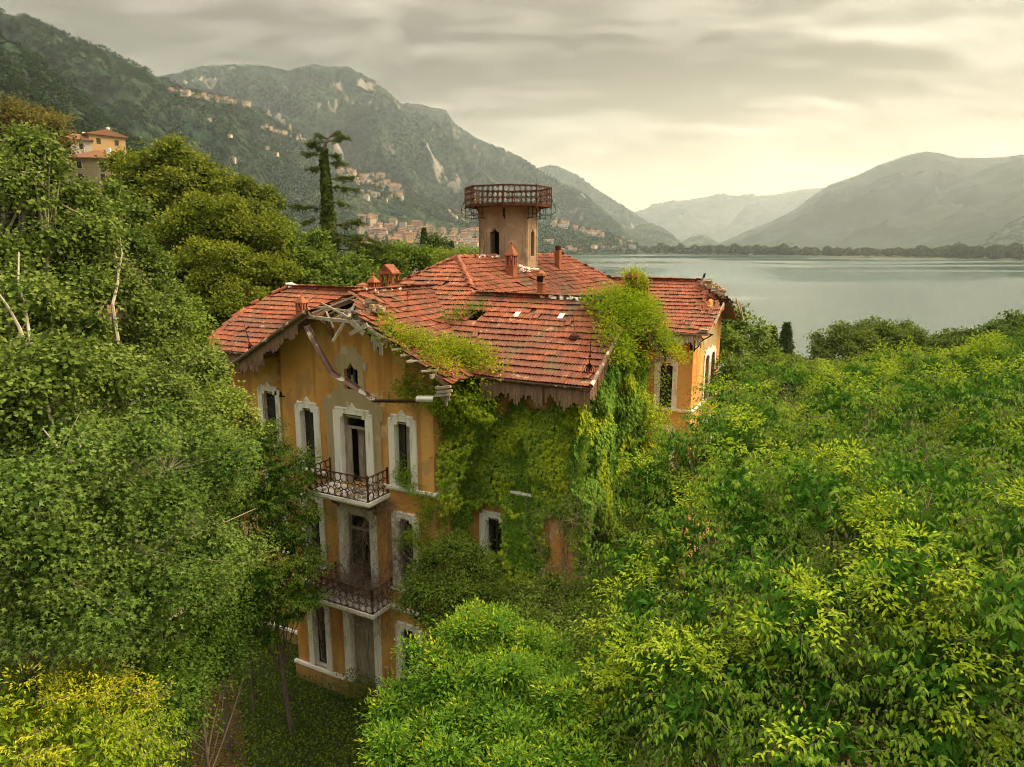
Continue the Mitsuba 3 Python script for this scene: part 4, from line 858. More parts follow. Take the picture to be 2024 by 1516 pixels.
def hanging_twigs(lobes, rr, spacing=.42, per=16, Lt=(.5, 1.1), L=.125, asp=.42, pal=((.035, .075, .018), (.10, .155, .030)), young=None, p_young=.1, low=-.55, kind='long'):
    """arching shoots with leaves hanging from them in two rows; some are young, yellow-green compound shoots"""
    t, o = tips_of(lobes, rr, spacing, low)
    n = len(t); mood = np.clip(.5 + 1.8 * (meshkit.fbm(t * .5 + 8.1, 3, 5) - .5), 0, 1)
    hor = unit(np.c_[o[:, :2] + rr.normal(size=(n, 2)) * .5, np.zeros(n)])
    d0 = unit(o * .6 + hor * .7 + np.c_[np.zeros((n, 2)), rr.uniform(.15, .75, n)])
    ln = rr.uniform(*Lt, n)
    cl = meshkit.fbm(t * .8 + 21.3, 3, 17) + rr.normal(0, .035, n) + .10 * (o[:, 2] - .3); yo = cl > np.quantile(cl, 1 - p_young) if young is not None else np.zeros(n, bool)
    idx = np.repeat(np.arange(n), per); s = np.tile((np.arange(per) + .5) / per, n) + rr.uniform(-.02, .02, n * per)
    start = t - o * .18
    def at(i, s_): return start[i] + d0[i] * (ln[i] * s_)[:, None] + np.array([0, 0, -1.0]) * ((ln[i] * s_) ** 2 * .48)[:, None]
    tg = unit(d0[idx] + np.array([0, 0, -1.0]) * (ln[idx] * s * .96)[:, None])
    sd = unit(np.cross(tg, [0, 0, 1.0])) * np.where(np.arange(n * per) % 2, 1, -1)[:, None]
    y = yo[idx]
    P_ = at(idx, s) + rr.normal(size=tg.shape) * .03
    D = unit(sd * np.where(y, .9, .55)[:, None] + tg * np.where(y, .55, .30)[:, None] + np.array([0, 0, -1.0]) * np.where(y, .15, .62)[:, None] + rr.normal(size=tg.shape) * .25)
    N = np.array([0, 0, 1.0]) + sd * np.where(y, .1, .65)[:, None] + o[idx] * .5 + rr.normal(size=tg.shape) * .25
    lf = L * rr.uniform(.7, 1.2, len(P_)) * np.where(y, .95, 1.0) * (1 - .3 * s)
    c = lerp(pal[0], pal[1], np.clip(mood[idx] * .65 + rr.uniform(-.1, .45, len(P_)) + .12 * s, 0, 1)[:, None])
    if young is not None: c[y] = lerp(young[0], young[1], np.clip(rr.random((y.sum(), 1)) * .7 + .3 * s[y][:, None], 0, 1))
    c *= rr.uniform(.82, 1.18, (len(P_), 1))
    v, f, col = leaf_mesh(P_, D, N, lf, lf * np.where(y, asp * .85, asp), c, kind)
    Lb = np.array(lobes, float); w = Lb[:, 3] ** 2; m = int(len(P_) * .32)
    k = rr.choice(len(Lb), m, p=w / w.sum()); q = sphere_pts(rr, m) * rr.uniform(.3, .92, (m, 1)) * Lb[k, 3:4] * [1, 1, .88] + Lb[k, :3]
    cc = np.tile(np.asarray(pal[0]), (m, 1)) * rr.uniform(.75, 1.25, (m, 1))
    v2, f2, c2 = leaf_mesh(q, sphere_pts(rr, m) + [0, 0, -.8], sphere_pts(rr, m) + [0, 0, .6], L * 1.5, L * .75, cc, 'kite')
    tw = [tube(at(np.full(5, i), np.linspace(0, 1, 5)), np.linspace(.008, .003, 5), 3) for i in np.flatnonzero(rr.random(n) < .55)]
    out, cs = [(v, f), (v2, f2)], [col, c2]
    if young is not None and yo.any():                        # rosettes of young compound leaves at the ends of the yellow shoots
        e = np.flatnonzero(yo); e = e[rr.random(len(e)) < .45]; k_ = 46; j = np.repeat(e, k_); of = rr.normal(size=(len(j), 3)) * [.17, .17, .10]
        q = t[j] + o[j] * .12 + of; D = unit(unit(of) * .9 + o[j] * .45 + [0, 0, -.1] + rr.normal(size=of.shape) * .22)
        cc = lerp(young[0], young[1], np.clip(.5 + 1.8 * of[:, 2:3] + rr.normal(0, .25, (len(j), 1)), 0, 1)) * rr.uniform(.85, 1.15, (len(j), 1))
        v3, f3, c3 = leaf_mesh(q, D, o[j] + [0, 0, .8] + rr.normal(size=of.shape) * .25, L * rr.uniform(.6, 1.0, len(j)), L * .33, cc, 'kite'); out.append((v3, f3)); cs.append(c3)
    vv, ff = cat(out); return vv, ff, np.vstack(cs), t, o, cat(tw)

def limbs(base, lobes, rr, r0, tips=None, ntwig=0, lean=(0, 0), n=7, split=.45):
    """trunk from the ground with limbs that run out to every lobe, and thin branches beyond"""
    L = np.array(lobes, float); c = np.average(L[:, :3], axis=0, weights=L[:, 3] ** 2)
    zlow = (L[:, 2] - L[:, 3]).min()
    top = np.array([lerp(base[0], c[0], .8), lerp(base[1], c[1], .8), max(lerp(base[2], c[2], .95), base[2] + 1)])
    base = np.array(base, float)
    ts = np.linspace(0, 1, 8)[:, None]
    tr = base + (top - base) * ts + np.c_[np.sin(ts * 3.1) * rr.normal(0, .12), np.sin(ts * 2.7) * rr.normal(0, .12), ts * 0] + 0
    out = [tube(tr, np.linspace(r0, r0 * .45, 8), n)]
    for x, y, z, r in L:
        e = np.array([x, y, z]) + rr.normal(0, .15, 3) * r
        s0 = np.clip((1.0 if split > .6 else (z - r - base[2]) / max(top[2] - base[2], .5)) * rr.uniform(split, split + .3), min(.12, split), .97)
        b = base + (top - base) * s0
        m = (b + e) / 2 + np.array([0, 0, -.10 * np.linalg.norm(e - b)]) + rr.normal(0, .08, 3) * np.linalg.norm(e - b)
        u = np.linspace(0, 1, 7)[:, None]; q = (1 - u) ** 2 * b + 2 * u * (1 - u) * m + u * u * e
        out.append(tube(q, np.linspace(r0 * .36, r0 * .10, 7), 6))
        for _ in range(4):
            g = e + sphere_pts(rr, 1)[0] * r * .85; h = q[rr.integers(3, 6)]; mm = (g + h) / 2 + rr.normal(0, .06, 3) * r
            out.append(tube((1 - u) ** 2 * h + 2 * u * (1 - u) * mm + u * u * g, np.linspace(r0 * .16, r0 * .04, 7), 5))
    if tips is not None and ntwig:
        for i in rr.choice(len(tips), min(ntwig, len(tips)), replace=False):
            g = tips[i]; j = np.argmin(np.linalg.norm(L[:, :3] - g, axis=1)); h = L[j, :3]
            u = np.linspace(0, 1, 4)[:, None]; mm = (g + h) / 2 + [0, 0, -.1]
            out.append(tube((1 - u) ** 2 * h + 2 * u * (1 - u) * mm + u * u * g, np.linspace(r0 * .07, r0 * .02, 4), 4))
    return cat(out)

def plant(name, label, category, lobes, seed, base=None, r0=.2, split=.45, bark='bark', group=None, style='tuft', trunk=True, ntwig=0, mat='leaf', part='crown', clump=(8, .68, .44), **kw):
    rr = np.random.default_rng(seed); key = num(name)
    tag(key, label, category, group)
    L = np.array(lobes, float)
    big = lobes; lobes = clumped(lobes, seed, *clump) if clump else lobes
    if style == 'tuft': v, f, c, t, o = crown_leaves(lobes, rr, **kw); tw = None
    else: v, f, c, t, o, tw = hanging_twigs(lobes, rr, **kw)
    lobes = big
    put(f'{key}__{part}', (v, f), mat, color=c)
    if tw is not None: tag(put(f'{key}__twigs', tw, 'bark'), kind='stuff')
    if trunk:
        if base is None:
            cx, cy = np.average(L[:, :2], axis=0, weights=L[:, 3]); base = (cx, cy, float(gz(cx, cy)) - .2)
        put(f'{key}__trunk', limbs(base, lobes, rr, r0, t, ntwig, split=split), bark)
    return key
LOBE = {}
LOBE['plane_a'] = [[-12.87, 19.0, 20.09, 1.0],[-12.31, 19.0, 20.4, 0.45],[-12.12, 19.0, 19.26, 0.5],[-12.48, 19.0, 20.59, 0.4],[-12.1, 19.0, 19.96, 0.4],[-12.14, 19.0, 18.09, 1.2],[-12.08, 20.0, 19.19, 0.5],[-11.63, 20.0, 18.23, 0.55],[-13.11, 19.0, 18.87, 1.5],[-12.28, 20.0, 18.64, 1.1],[-12.27, 18.0, 17.07, 1.7],[-11.67, 20.0, 17.25, 1.3],[-11.7, 16.0, 15.55, 1.8],[-11.69, 18.0, 15.51, 1.7],[-10.38, 15.0, 14.36, 1.7],[-13.05, 17.0, 17.12, 1.8],[-11.32, 14.0, 14.81, 2]]
LOBE['plane_b'] = [[-12.07, 22.0, 18.4, 0.9],[-11.78, 22.0, 18.93, 0.45],[-11.23, 22.0, 17.49, 0.5],[-11.09, 22.5, 16.6, 0.45],[-11.77, 22.0, 16.86, 1.2],[-11.98, 21.0, 15.56, 1.6],[-11.45, 22.0, 15.28, 1.2],[-10.51, 20.0, 13.75, 1.8],[-11.38, 19.0, 14.1, 1.6],[-12.41, 22.5, 19.26, 0.6]]
LOBE['maple_young'] = [[-11.59, 24.0, 15.38, 1.0],[-11.96, 24.0, 16.08, 0.75],[-10.95, 24.0, 13.71, 0.9],[-10.11, 23.5, 12.83, 0.9],[-10.05, 22.0, 12.99, 1.2],[-9.63, 23.0, 11.97, 0.9],[-11.19, 23.5, 14.41, 1.0]]
LOBE['plane_c'] = [[-9.41, 13.0, 13.22, 1.8],[-9.22, 15.0, 12.84, 1.8],[-8.75, 17.0, 12.42, 1.7],[-9.17, 20.0, 11.28, 1.3],[-9.1, 13.0, 11.73, 1.8],[-8.7, 15.0, 11.26, 1.9],[-8.74, 18.0, 10.36, 1.7],[-8.71, 20.0, 8.52, 1.2],[-9.43, 12.5, 10.48, 1.5],[-8.95, 14.0, 10.06, 1.5],[-8.79, 16.0, 9.48, 1.4],[-9.95, 12.0, 12.41, 1.8]]
LOBE['dark_bush'] = [[-10.24, 22.0, 5.72, 1.4],[-10.25, 18.0, 6.23, 1.4],[-9.52, 15.5, 7.17, 1.2],[-10.02, 20.0, 5.97, 1.3],[-8.84, 16.0, 6.39, 1.0],[-10.67, 25.5, 3.76, 1.0],[-9.73, 21.0, 4.82, 1.0],[-10.21, 26.5, 3.88, 1.0],[-8.46, 14.0, 7.33, 1.0]]
LOBE['grey_bush'] = [[-10.65, 25.5, 10.43, 1.0],[-10.8, 25.0, 9.59, 1.1],[-10.0, 26.0, 10.08, 0.9]]
LOBE['privet'] = [[-9.48, 26.0, 10.48, 1.0],[-8.56, 25.0, 9.3, 1.15],[-9.75, 24.5, 8.59, 1.25],[-8.31, 24.8, 7.67, 0.95],[-8.01, 24.5, 6.39, 0.85],[-8.87, 24.0, 6.62, 1.4],[-10.05, 23.5, 5.68, 1.2],[-8.41, 24.0, 5.01, 1.1],[-9.71, 24.0, 3.98, 1.0],[-8.22, 24.6, 4.89, 0.7]]
LOBE['golden'] = [[-9.34, 13.0, 8.09, 1.4],[-9.97, 12.5, 8.7, 1.1],[-8.1, 12.5, 8.12, 1.15],[-8.14, 11.0, 8.48, 1.7],[-8.8, 10.5, 9.01, 1.5],[-7.36, 11.5, 8.05, 1.1]]
LOBE['round'] = [[-0.64, 15.5, 8.27, 1.1],[-1.59, 15.0, 7.92, 1.1],[0.34, 15.0, 7.92, 1.15],[-2.07, 14.0, 7.46, 1.0],[-0.9, 13.5, 7.83, 1.3],[0.52, 13.2, 8.06, 1.3],[1.21, 12.5, 8.01, 1.0],[-1.63, 12.2, 7.68, 1.2],[-0.31, 11.7, 7.99, 1.4],[0.93, 11.5, 8.05, 1.1]]
LOBE['laurel'] = [[-1.97, 22.6, 7.01, 1.25],[-2.53, 22.0, 6.28, 1.15],[-1.09, 22.5, 5.73, 1.15],[-1.48, 21.5, 5.44, 1.1],[-2.19, 21.0, 5.55, 0.9],[-0.37, 21.5, 5.44, 1.0]]
LOBE['scrub'] = [[1.35, 22.0, 6.09, 1.1],[1.36, 19.5, 6.27, 1.2],[2.84, 21.5, 6.18, 1.1],[4.07, 23.0, 6.72, 1.1],[2.76, 18.5, 6.55, 1.3],[4.67, 24.5, 7.4, 1.0],[1.83, 16.5, 6.91, 1.2],[2.76, 15.0, 7.38, 1.3],[0.5, 23.0, 5.55, 0.8]]
LOBE['ch1'] = [[4.03, 10.5, 9.61, 1.5],[6.1, 10.5, 9.61, 1.6],[8.04, 10.5, 9.9, 1.8],[2.74, 12.0, 8.18, 1.4],[5.47, 11.5, 9.76, 1.5],[3.96, 12.0, 9.4, 1.4],[7.67, 11.5, 9.96, 1.6],[9.19, 10.5, 9.61, 1.6]]
LOBE['ch2'] = [[3.47, 13.5, 9.53, 1.5],[5.02, 13.0, 10.24, 1.7],[4.06, 17.0, 9.8, 1.5],[5.62, 16.5, 10.86, 1.9],[5.69, 21.0, 10.77, 1.6],[7.88, 21.5, 11.53, 1.8],[7.01, 23.0, 11.7, 1.1],[3.62, 16.0, 9.07, 1.0],[6.54, 23.0, 10.9, 1.0],[5.16, 22.0, 9.73, 1.2],[5.94, 24.0, 10.12, 0.8]]
LOBE['ch3'] = [[6.42, 12.0, 11.04, 1.8],[8.5, 12.0, 11.51, 2.0],[7.45, 15.5, 11.67, 2.0],[9.8, 15.5, 11.92, 2.0],[11.76, 15.5, 12.3, 1.8],[9.85, 20.0, 12.29, 1.7],[10.4, 12.5, 11.66, 1.8]]
LOBE['ch4'] = [[12.52, 20.0, 12.53, 2.0],[14.84, 20.0, 12.99, 1.9],[10.95, 27.0, 11.95, 1.7],[13.61, 26.0, 12.28, 1.6],[16.46, 26.0, 12.57, 1.8],[19.47, 26.0, 12.96, 2.0],[8.43, 26.0, 12.08, 1.3],[12.94, 28.0, 12.57, 1.1],[15.98, 28.0, 12.99, 1.1],[19.24, 28.0, 13.2, 1.2],[10.45, 28.0, 12.78, 0.8],[17.17, 27.0, 13.37, 0.7],[13.65, 27.0, 12.97, 0.7]]
LOBE['big_maple'] = [[-30.31, 58.0, 21.84, 2.2],[-28.72, 58.0, 23.6, 2.0],[-26.83, 58.0, 24.38, 2.0],[-25.34, 58.0, 23.02, 2.1],[-26.17, 56.0, 21.33, 2.6],[-29.19, 57.0, 19.83, 2.2],[-25.17, 58.0, 20.26, 2.0],[-27.05, 56.0, 18.25, 2.4],[-31.94, 60.0, 24.4, 1.3]]
LOBE['oak'] = [[-22.53, 47.0, 18.21, 1.7],[-20.44, 47.0, 19.35, 1.8],[-18.27, 47.0, 19.51, 1.7],[-16.53, 47.0, 18.38, 1.7],[-21.13, 45.0, 16.16, 2],[-17.95, 44.0, 16.66, 2.1],[-16.18, 46.0, 15.95, 1.9],[-19.73, 44.0, 14.16, 1.8],[-16.78, 43.0, 14.55, 1.9],[-22.75, 46.0, 14.31, 1.6],[-15.47, 46.0, 14.31, 1.3],[-18.48, 43.0, 12.69, 1.8]]
LOBE['dark_tree'] = [[-16.64, 52.0, 18.31, 1.5],[-14.64, 52.0, 17.88, 1.4],[-16.27, 50.0, 16.83, 1.9],[-13.29, 50.0, 15.95, 1.8],[-11.78, 52.0, 15.87, 1.5],[-14.18, 48.0, 15.18, 1.8],[-11.53, 50.0, 15.42, 1.7],[-10.14, 54.0, 15.02, 1.5],[-12.49, 48.0, 14.5, 1.5]]
LOBE['ridge_tree'] = [[-12.39, 64.0, 16.73, 1.6],[-10.1, 64.0, 17.18, 1.6],[-8.29, 64.0, 16.73, 1.4],[-10.37, 60.0, 15.75, 1.6],[-14.43, 66.0, 16.46, 1.6]]
LOBE['hill_bush'] = [[-31.05, 82.0, 23.99, 2],[-32.62, 80.0, 22.76, 2],[-28.95, 84.0, 23.0, 1.9],[-28.09, 78.0, 21.04, 2]]
LOBE['spring_bush'] = [[-6.2, 66.0, 16.69, 1.2],[-4.55, 66.0, 17.01, 1.2],[-3.14, 66.0, 16.92, 1.2],[-5.11, 64.0, 15.83, 1.2]]
LOBE['brown_bush'] = [[-101.08, 150.0, 42.4, 5.5],[-96.67, 150.0, 40.73, 5],[-94.58, 152.0, 38.74, 3.5],[-103.53, 148.0, 36.73, 5],[-108.22, 150.0, 42.89, 5]]
LOBE['dark_elm'] = [[-15.08, 140.0, 18.15, 2.6],[-15.63, 140.0, 15.71, 3],[-13.92, 140.0, 16.69, 2.4]]
LOBE['side_tree'] = [[15.67, 50.0, 12.55, 1.4],[16.67, 49.0, 11.59, 1.5],[14.02, 46.0, 11.3, 1.4],[17.13, 48.0, 10.3, 1.5],[13.51, 42.0, 10.33, 1.3],[14.91, 50.0, 13.27, 0.9]]
LOBE['shore1'] = [[42.06, 92.0, 5.28, 2.4],[44.69, 92.0, 5.82, 2.6],[42.61, 90.0, 3.9, 2.8],[45.21, 90.0, 4.24, 2.3]]
LOBE['shore2'] = [[50.27, 95.0, 5.71, 2.8],[53.06, 95.0, 5.43, 2.8],[50.24, 92.0, 3.93, 3],[54.35, 94.0, 4.32, 2.6]]
LOBE['shore3'] = [[54.91, 92.0, 4.27, 2.4],[57.55, 92.0, 4.61, 2.6],[55.51, 90.0, 3.24, 2.6]]
LOBE['shore4'] = [[58.6, 90.0, 4.9, 2.6],[61.22, 90.0, 4.9, 2.5],[58.76, 88.0, 3.76, 2.8]]
LOBE['shore5'] = [[62.27, 88.0, 6.35, 2.6],[64.36, 88.0, 7.45, 2.6],[62.35, 86.0, 4.85, 3],[67.0, 88.0, 6.8, 3]]
LOBE['shore6'] = [[36.94, 92.0, 2.23, 2.0],[39.66, 92.0, 1.89, 1.9],[32.74, 88.0, 3.11, 2.0]]
LOBE['mid1'] = [[29.93, 60.0, 6.37, 1.9],[32.66, 62.0, 6.91, 1.8],[29.08, 62.0, 6.21, 1.8],[27.63, 64.0, 6.31, 1.8],[24.46, 62.0, 7.14, 1.6]]
LOBE['mid2'] = [[35.39, 62.0, 6.91, 1.6],[33.68, 60.0, 6.37, 1.5]]
LOBE['mid3'] = [[40.61, 66.0, 5.95, 2.2],[43.0, 66.0, 6.19, 2.2],[45.87, 66.0, 6.44, 2.2],[48.26, 66.0, 6.69, 2.2]]
G1, G2 = (.040, .070, .016), (.115, .155, .040)
PLANE = dict(L=.105, asp=.95, kind='kite', pal=((.034, .058, .016), (.120, .150, .050)), spacing=.30, per=20, spread=.16, grav=.30, fill=.3, clump=(10, .82, .37, .24), split=.68, bark='pale_bark', ntwig=160)
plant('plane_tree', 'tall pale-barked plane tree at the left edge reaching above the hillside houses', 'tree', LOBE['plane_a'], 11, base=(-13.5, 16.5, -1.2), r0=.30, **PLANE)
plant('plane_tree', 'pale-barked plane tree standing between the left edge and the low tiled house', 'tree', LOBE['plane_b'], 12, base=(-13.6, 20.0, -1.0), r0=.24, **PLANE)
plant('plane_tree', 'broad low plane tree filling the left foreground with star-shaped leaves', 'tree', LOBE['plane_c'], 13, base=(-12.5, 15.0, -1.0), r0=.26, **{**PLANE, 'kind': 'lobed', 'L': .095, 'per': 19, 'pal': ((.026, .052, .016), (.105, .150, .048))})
plant('maple_sapling', 'slender light green sapling in front of the left roof corner', 'tree', LOBE['maple_young'], 14, r0=.10, **{**PLANE, 'bark': 'bark', 'pal': ((.055, .095, .018), (.17, .22, .055)), 'ntwig': 60})
plant('dark_shrub', 'dark evergreen shrub in the shade beside the reddish path', 'shrub', LOBE['dark_bush'], 15, r0=.08, L=.11, asp=.6, pal=((.022, .045, .012), (.060, .105, .022)), spacing=.34, per=18)
plant('grey_shrub', 'dull grey-green shrub against the recessed left wall', 'shrub', LOBE['grey_bush'], 16, r0=.07, L=.09, asp=.4, pal=((.030, .042, .024), (.085, .10, .055)), spacing=.30, per=18)
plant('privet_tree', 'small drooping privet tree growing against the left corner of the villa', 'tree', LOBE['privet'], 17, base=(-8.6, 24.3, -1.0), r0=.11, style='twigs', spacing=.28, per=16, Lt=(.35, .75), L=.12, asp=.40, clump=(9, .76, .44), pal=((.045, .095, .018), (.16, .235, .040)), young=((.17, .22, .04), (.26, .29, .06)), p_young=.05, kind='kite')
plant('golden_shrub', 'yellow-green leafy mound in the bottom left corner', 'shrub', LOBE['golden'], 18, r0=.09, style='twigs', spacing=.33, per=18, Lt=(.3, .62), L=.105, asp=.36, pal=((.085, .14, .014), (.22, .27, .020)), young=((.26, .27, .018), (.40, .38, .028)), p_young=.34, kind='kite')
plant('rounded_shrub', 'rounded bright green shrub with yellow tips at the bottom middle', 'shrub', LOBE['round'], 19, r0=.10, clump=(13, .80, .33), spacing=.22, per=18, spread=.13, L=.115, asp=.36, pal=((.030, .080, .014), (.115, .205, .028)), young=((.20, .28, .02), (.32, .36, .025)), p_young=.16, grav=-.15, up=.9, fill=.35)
plant('laurel_bush', 'dark olive laurel bush against the ivy wall beside the bay', 'shrub', LOBE['laurel'], 20, r0=.09, clump=(12, .78, .35), spacing=.24, per=18, spread=.15, L=.10, asp=.42, pal=((.030, .052, .012), (.095, .125, .034)), grav=-.1, up=.8)
plant('bramble', 'tangled brambles and scrub below the ivy covered corner', 'shrub', LOBE['scrub'], 21, trunk=False, spacing=.33, per=15, spread=.26, L=.10, asp=.5, pal=((.040, .068, .016), (.13, .165, .042)), grav=.1)
CH = dict(style='twigs', spacing=.40, per=18, clump=(8, .76, .42, .14), Lt=(.60, 1.25), L=.155, asp=.44, pal=((.034, .088, .016), (.135, .215, .032)), young=((.15, .24, .018), (.27, .345, .030)), p_young=.16, kind='long')
plant('cherry_tree', 'nearest cherry tree with long drooping leaves at the bottom right', 'tree', LOBE['ch1'], 22, base=(5.5, 12.5, -1.4), r0=.2, **{**CH, 'L': .145})
plant('cherry_tree', 'cherry tree between the ivy wall and the thick of the grove', 'tree', LOBE['ch2'], 23, base=(5.8, 16.5, -1.4), r0=.2, **{**CH, 'per': 14})
plant('cherry_tree', 'cherry tree with many yellow shoots in the middle of the right-hand grove', 'tree', LOBE['ch3'], 24, base=(9.5, 15.0, -1.6), r0=.22, **{**CH, 'per': 14, 'p_young': .22})
plant('cherry_tree', 'tall cherry crown topping the grove in front of the shore trees', 'tree', LOBE['ch4'], 25, base=(13.5, 23.5, -2.0), r0=.22, **{**CH, 'per': 13, 'p_young': .25, 'kind': 'kite'})
def stem(key, pts, r): put(f'{key}__branch', tube(pts, np.linspace(r, r * .35, len(pts)), 6), 'pale_bark')
for k_, pts, r in [('plane_tree', [(-9.6, 14.2, 14.2), (-10.11, 14.6, 16.0), (-10.54, 15.2, 16.56), (-11.03, 15.8, 17.25), (-11.35, 16.4, 17.86)], .045), ('plane_tree', [(-10.1, 14.5, 15.8), (-10.31, 14.6, 16.34), (-10.46, 14.6, 16.72), (-10.8, 14.7, 17.2)], .045), ('plane_tree_001', [(-10.2, 18.0, 15.6), (-10.35, 18.2, 16.52), (-10.49, 18.8, 17.03), (-10.65, 19.2, 17.42), (-11.18, 20.0, 18.04)], .05),
        ('plane_tree_001', [(-10.6, 19.1, 17.3), (-10.62, 19.4, 17.8), (-10.85, 19.8, 18.25)], .03), ('plane_tree_002', [(-8.8, 13.0, 13.0), (-8.72, 12.95, 13.53), (-8.65, 13.1, 13.82), (-8.69, 13.5, 14.01), (-8.83, 14.2, 14.2)], .06), ('plane_tree_002', [(-8.6, 13.2, 13.7), (-8.89, 13.2, 14.15), (-9.2, 13.3, 14.5)], .035)]: stem(k_, pts, r)
BG = dict(kind='kite', L=.25, asp=.8, spacing=.52, per=14, spread=.25, fill=.4, grav=.15)
plant('field_maple', 'big dense dark green maple rising beside the hillside houses', 'tree', LOBE['big_maple'], 31, r0=.5, **{**BG, 'pal': ((.050, .068, .014), (.155, .165, .032))})
plant('olive_green_tree', 'broad rounded olive-green tree behind the left roof slope', 'tree', LOBE['oak'], 32, r0=.4, **{**BG, 'L': .18, 'per': 18, 'spacing': .42, 'spread': .2, 'pal': ((.058, .078, .014), (.155, .165, .030)), 'up': .9, 'grav': -.2})
plant('dark_tree', 'dark leafy tree around the foot of the ivy-clad cedar', 'tree', LOBE['dark_tree'], 33, r0=.4, **{**BG, 'pal': ((.032, .055, .014), (.095, .125, .030))})
plant('leafy_tree', 'green tree behind the chimneys of the left ridge', 'tree', LOBE['ridge_tree'], 34, r0=.35, **{**BG, 'pal': ((.040, .075, .014), (.12, .16, .030))})
plant('hill_shrub', 'dark bushy wood between the maple and the cedar', 'tree', LOBE['hill_bush'], 35, r0=.3, **{**BG, 'L': .30, 'pal': ((.042, .056, .014), (.11, .125, .030))})
plant('spring_shrub', 'light green shrub showing over the roof left of the tower', 'shrub', LOBE['spring_bush'], 36, r0=.15, **{**BG, 'L': .16, 'asp': .35, 'spacing': .45, 'pal': ((.10, .14, .024), (.24, .26, .060)), 'grav': -.5})
plant('brown_tree', 'brownish copper-tinted trees above the houses at the far left', 'tree', LOBE['brown_bush'], 37, r0=.5, **{**BG, 'L': .55, 'spacing': 1.4, 'spread': .95, 'pal': ((.055, .044, .018), (.125, .095, .034))})
plant('dark_elm', 'dark round tree beside the cypress in front of the town', 'tree', LOBE['dark_elm'], 38, r0=.4, **{**BG, 'L': .45, 'spacing': 1.0, 'spread': .7, 'pal': ((.022, .036, .014), (.055, .072, .026))})
plant('side_tree', 'loose tree beyond the broken right-hand end of the villa', 'tree', LOBE['side_tree'], 39, r0=.2, **{**BG, 'L': .22, 'spacing': .55, 'per': 12, 'pal': ((.040, .070, .018), (.12, .155, .036))})
for i, (k, lab, p) in enumerate([('shore1', 'leafy shore tree standing just left of the gap to the lake', ((.035, .055, .016), (.105, .125, .036))), ('shore2', 'broad shore tree with the widest crown against the lake', ((.035, .058, .016), (.10, .125, .034))), ('shore3', 'low dark shore tree between the broad crown and the right edge', ((.028, .048, .015), (.085, .11, .030))),
        ('shore4', 'dark green shore tree second from the right edge', ((.026, .046, .015), (.075, .10, .028))), ('shore5', 'tallest shore tree at the right edge of the picture', ((.030, .055, .017), (.085, .12, .032))), ('shore6', 'small shore tree beside the pair of dark conifers', ((.032, .052, .018), (.09, .11, .034)))]):
    plant('shore_tree', lab, 'tree', LOBE[k], 40 + i, r0=.35, **{**BG, 'L': .32, 'spacing': .62, 'per': 13, 'spread': .30, 'clump': (7, .74, .42), 'pal': p, 'low': -.9})
plant('grove_tree', 'mid-green tree behind the cherry grove below the shore trees', 'tree', LOBE['mid1'], 51, r0=.3, **{**BG, 'pal': ((.050, .075, .016), (.135, .16, .036))})
plant('grove_tree', 'small brownish tree among the greens below the shore', 'tree', LOBE['mid2'], 52, r0=.2, **{**BG, 'pal': ((.075, .066, .026), (.17, .14, .055))})
plant('grove_tree', 'leafy low tree filling the gap behind the yellow-tipped cherries', 'tree', [[15.5, 36, 6.5, 2.6], [20, 37, 6.5, 2.7], [24.5, 37, 6.5, 2.7], [29, 37, 6.8, 2.8], [22, 33, 5.5, 2.6], [26.5, 33, 5.5, 2.6], [17, 32, 5.5, 2.5]], 54, r0=.25, **{**BG, 'pal': ((.036, .062, .016), (.105, .145, .034))})
plant('grove_tree', 'row of mid-green crowns below the shore trees at the right', 'tree', LOBE['mid3'], 53, r0=.3, **{**BG, 'pal': ((.042, .068, .016), (.12, .15, .034))})

# ivy-clad cedar with bare, flat branches
rr = np.random.default_rng(60)
CE = tag('cedar_tree', 'tall ragged cedar with an ivy-wrapped trunk and a bent top', 'tree')
path = np.array([(-15.2, 60, 7.0), (-15.25, 60, 16.5), (-15.35, 60, 20.5), (-15.4, 60, 23.6), (-15.45, 60, 25.2), (-15.25, 60, 26.3), (-14.75, 60, 26.95)])
put('cedar_tree__trunk', tube(path, [.5, .4, .34, .28, .2, .13, .04], 8), 'bark')
s = rr.random(5200) ** .85; zz = 14.0 + 11.9 * s
px_ = np.interp(zz, path[:, 2], path[:, 0]); wd = np.interp(zz, [14, 18, 21, 24, 25.5, 26.9], [1.1, .85, .58, .38, .26, .1])
o = unit(np.c_[rr.normal(size=(5200, 2)), np.zeros(5200)]); bul = .30 + 1.25 * meshkit.fbm(np.c_[o[:, :2] * 1.9, zz * 1.5], 3, 3)
pp = np.c_[px_, np.full(5200, 60.0), zz] + o * (wd * bul * rr.uniform(.75, 1.0, 5200))[:, None]
v, f, c = leaf_mesh(pp, o * .5 + [0, 0, -.8] + rr.normal(size=pp.shape) * .3, o + [0, 0, .35], rr.uniform(.13, .27, 5200), rr.uniform(.11, .22, 5200), lerp((.018, .028, .009), (.070, .086, .022), rr.random((5200, 1)) * np.clip(bul, .3, 1)[:, None]), 'kite')
put('cedar_tree__ivy', (v, f), 'leaf', color=c)
br_, nd = [], []
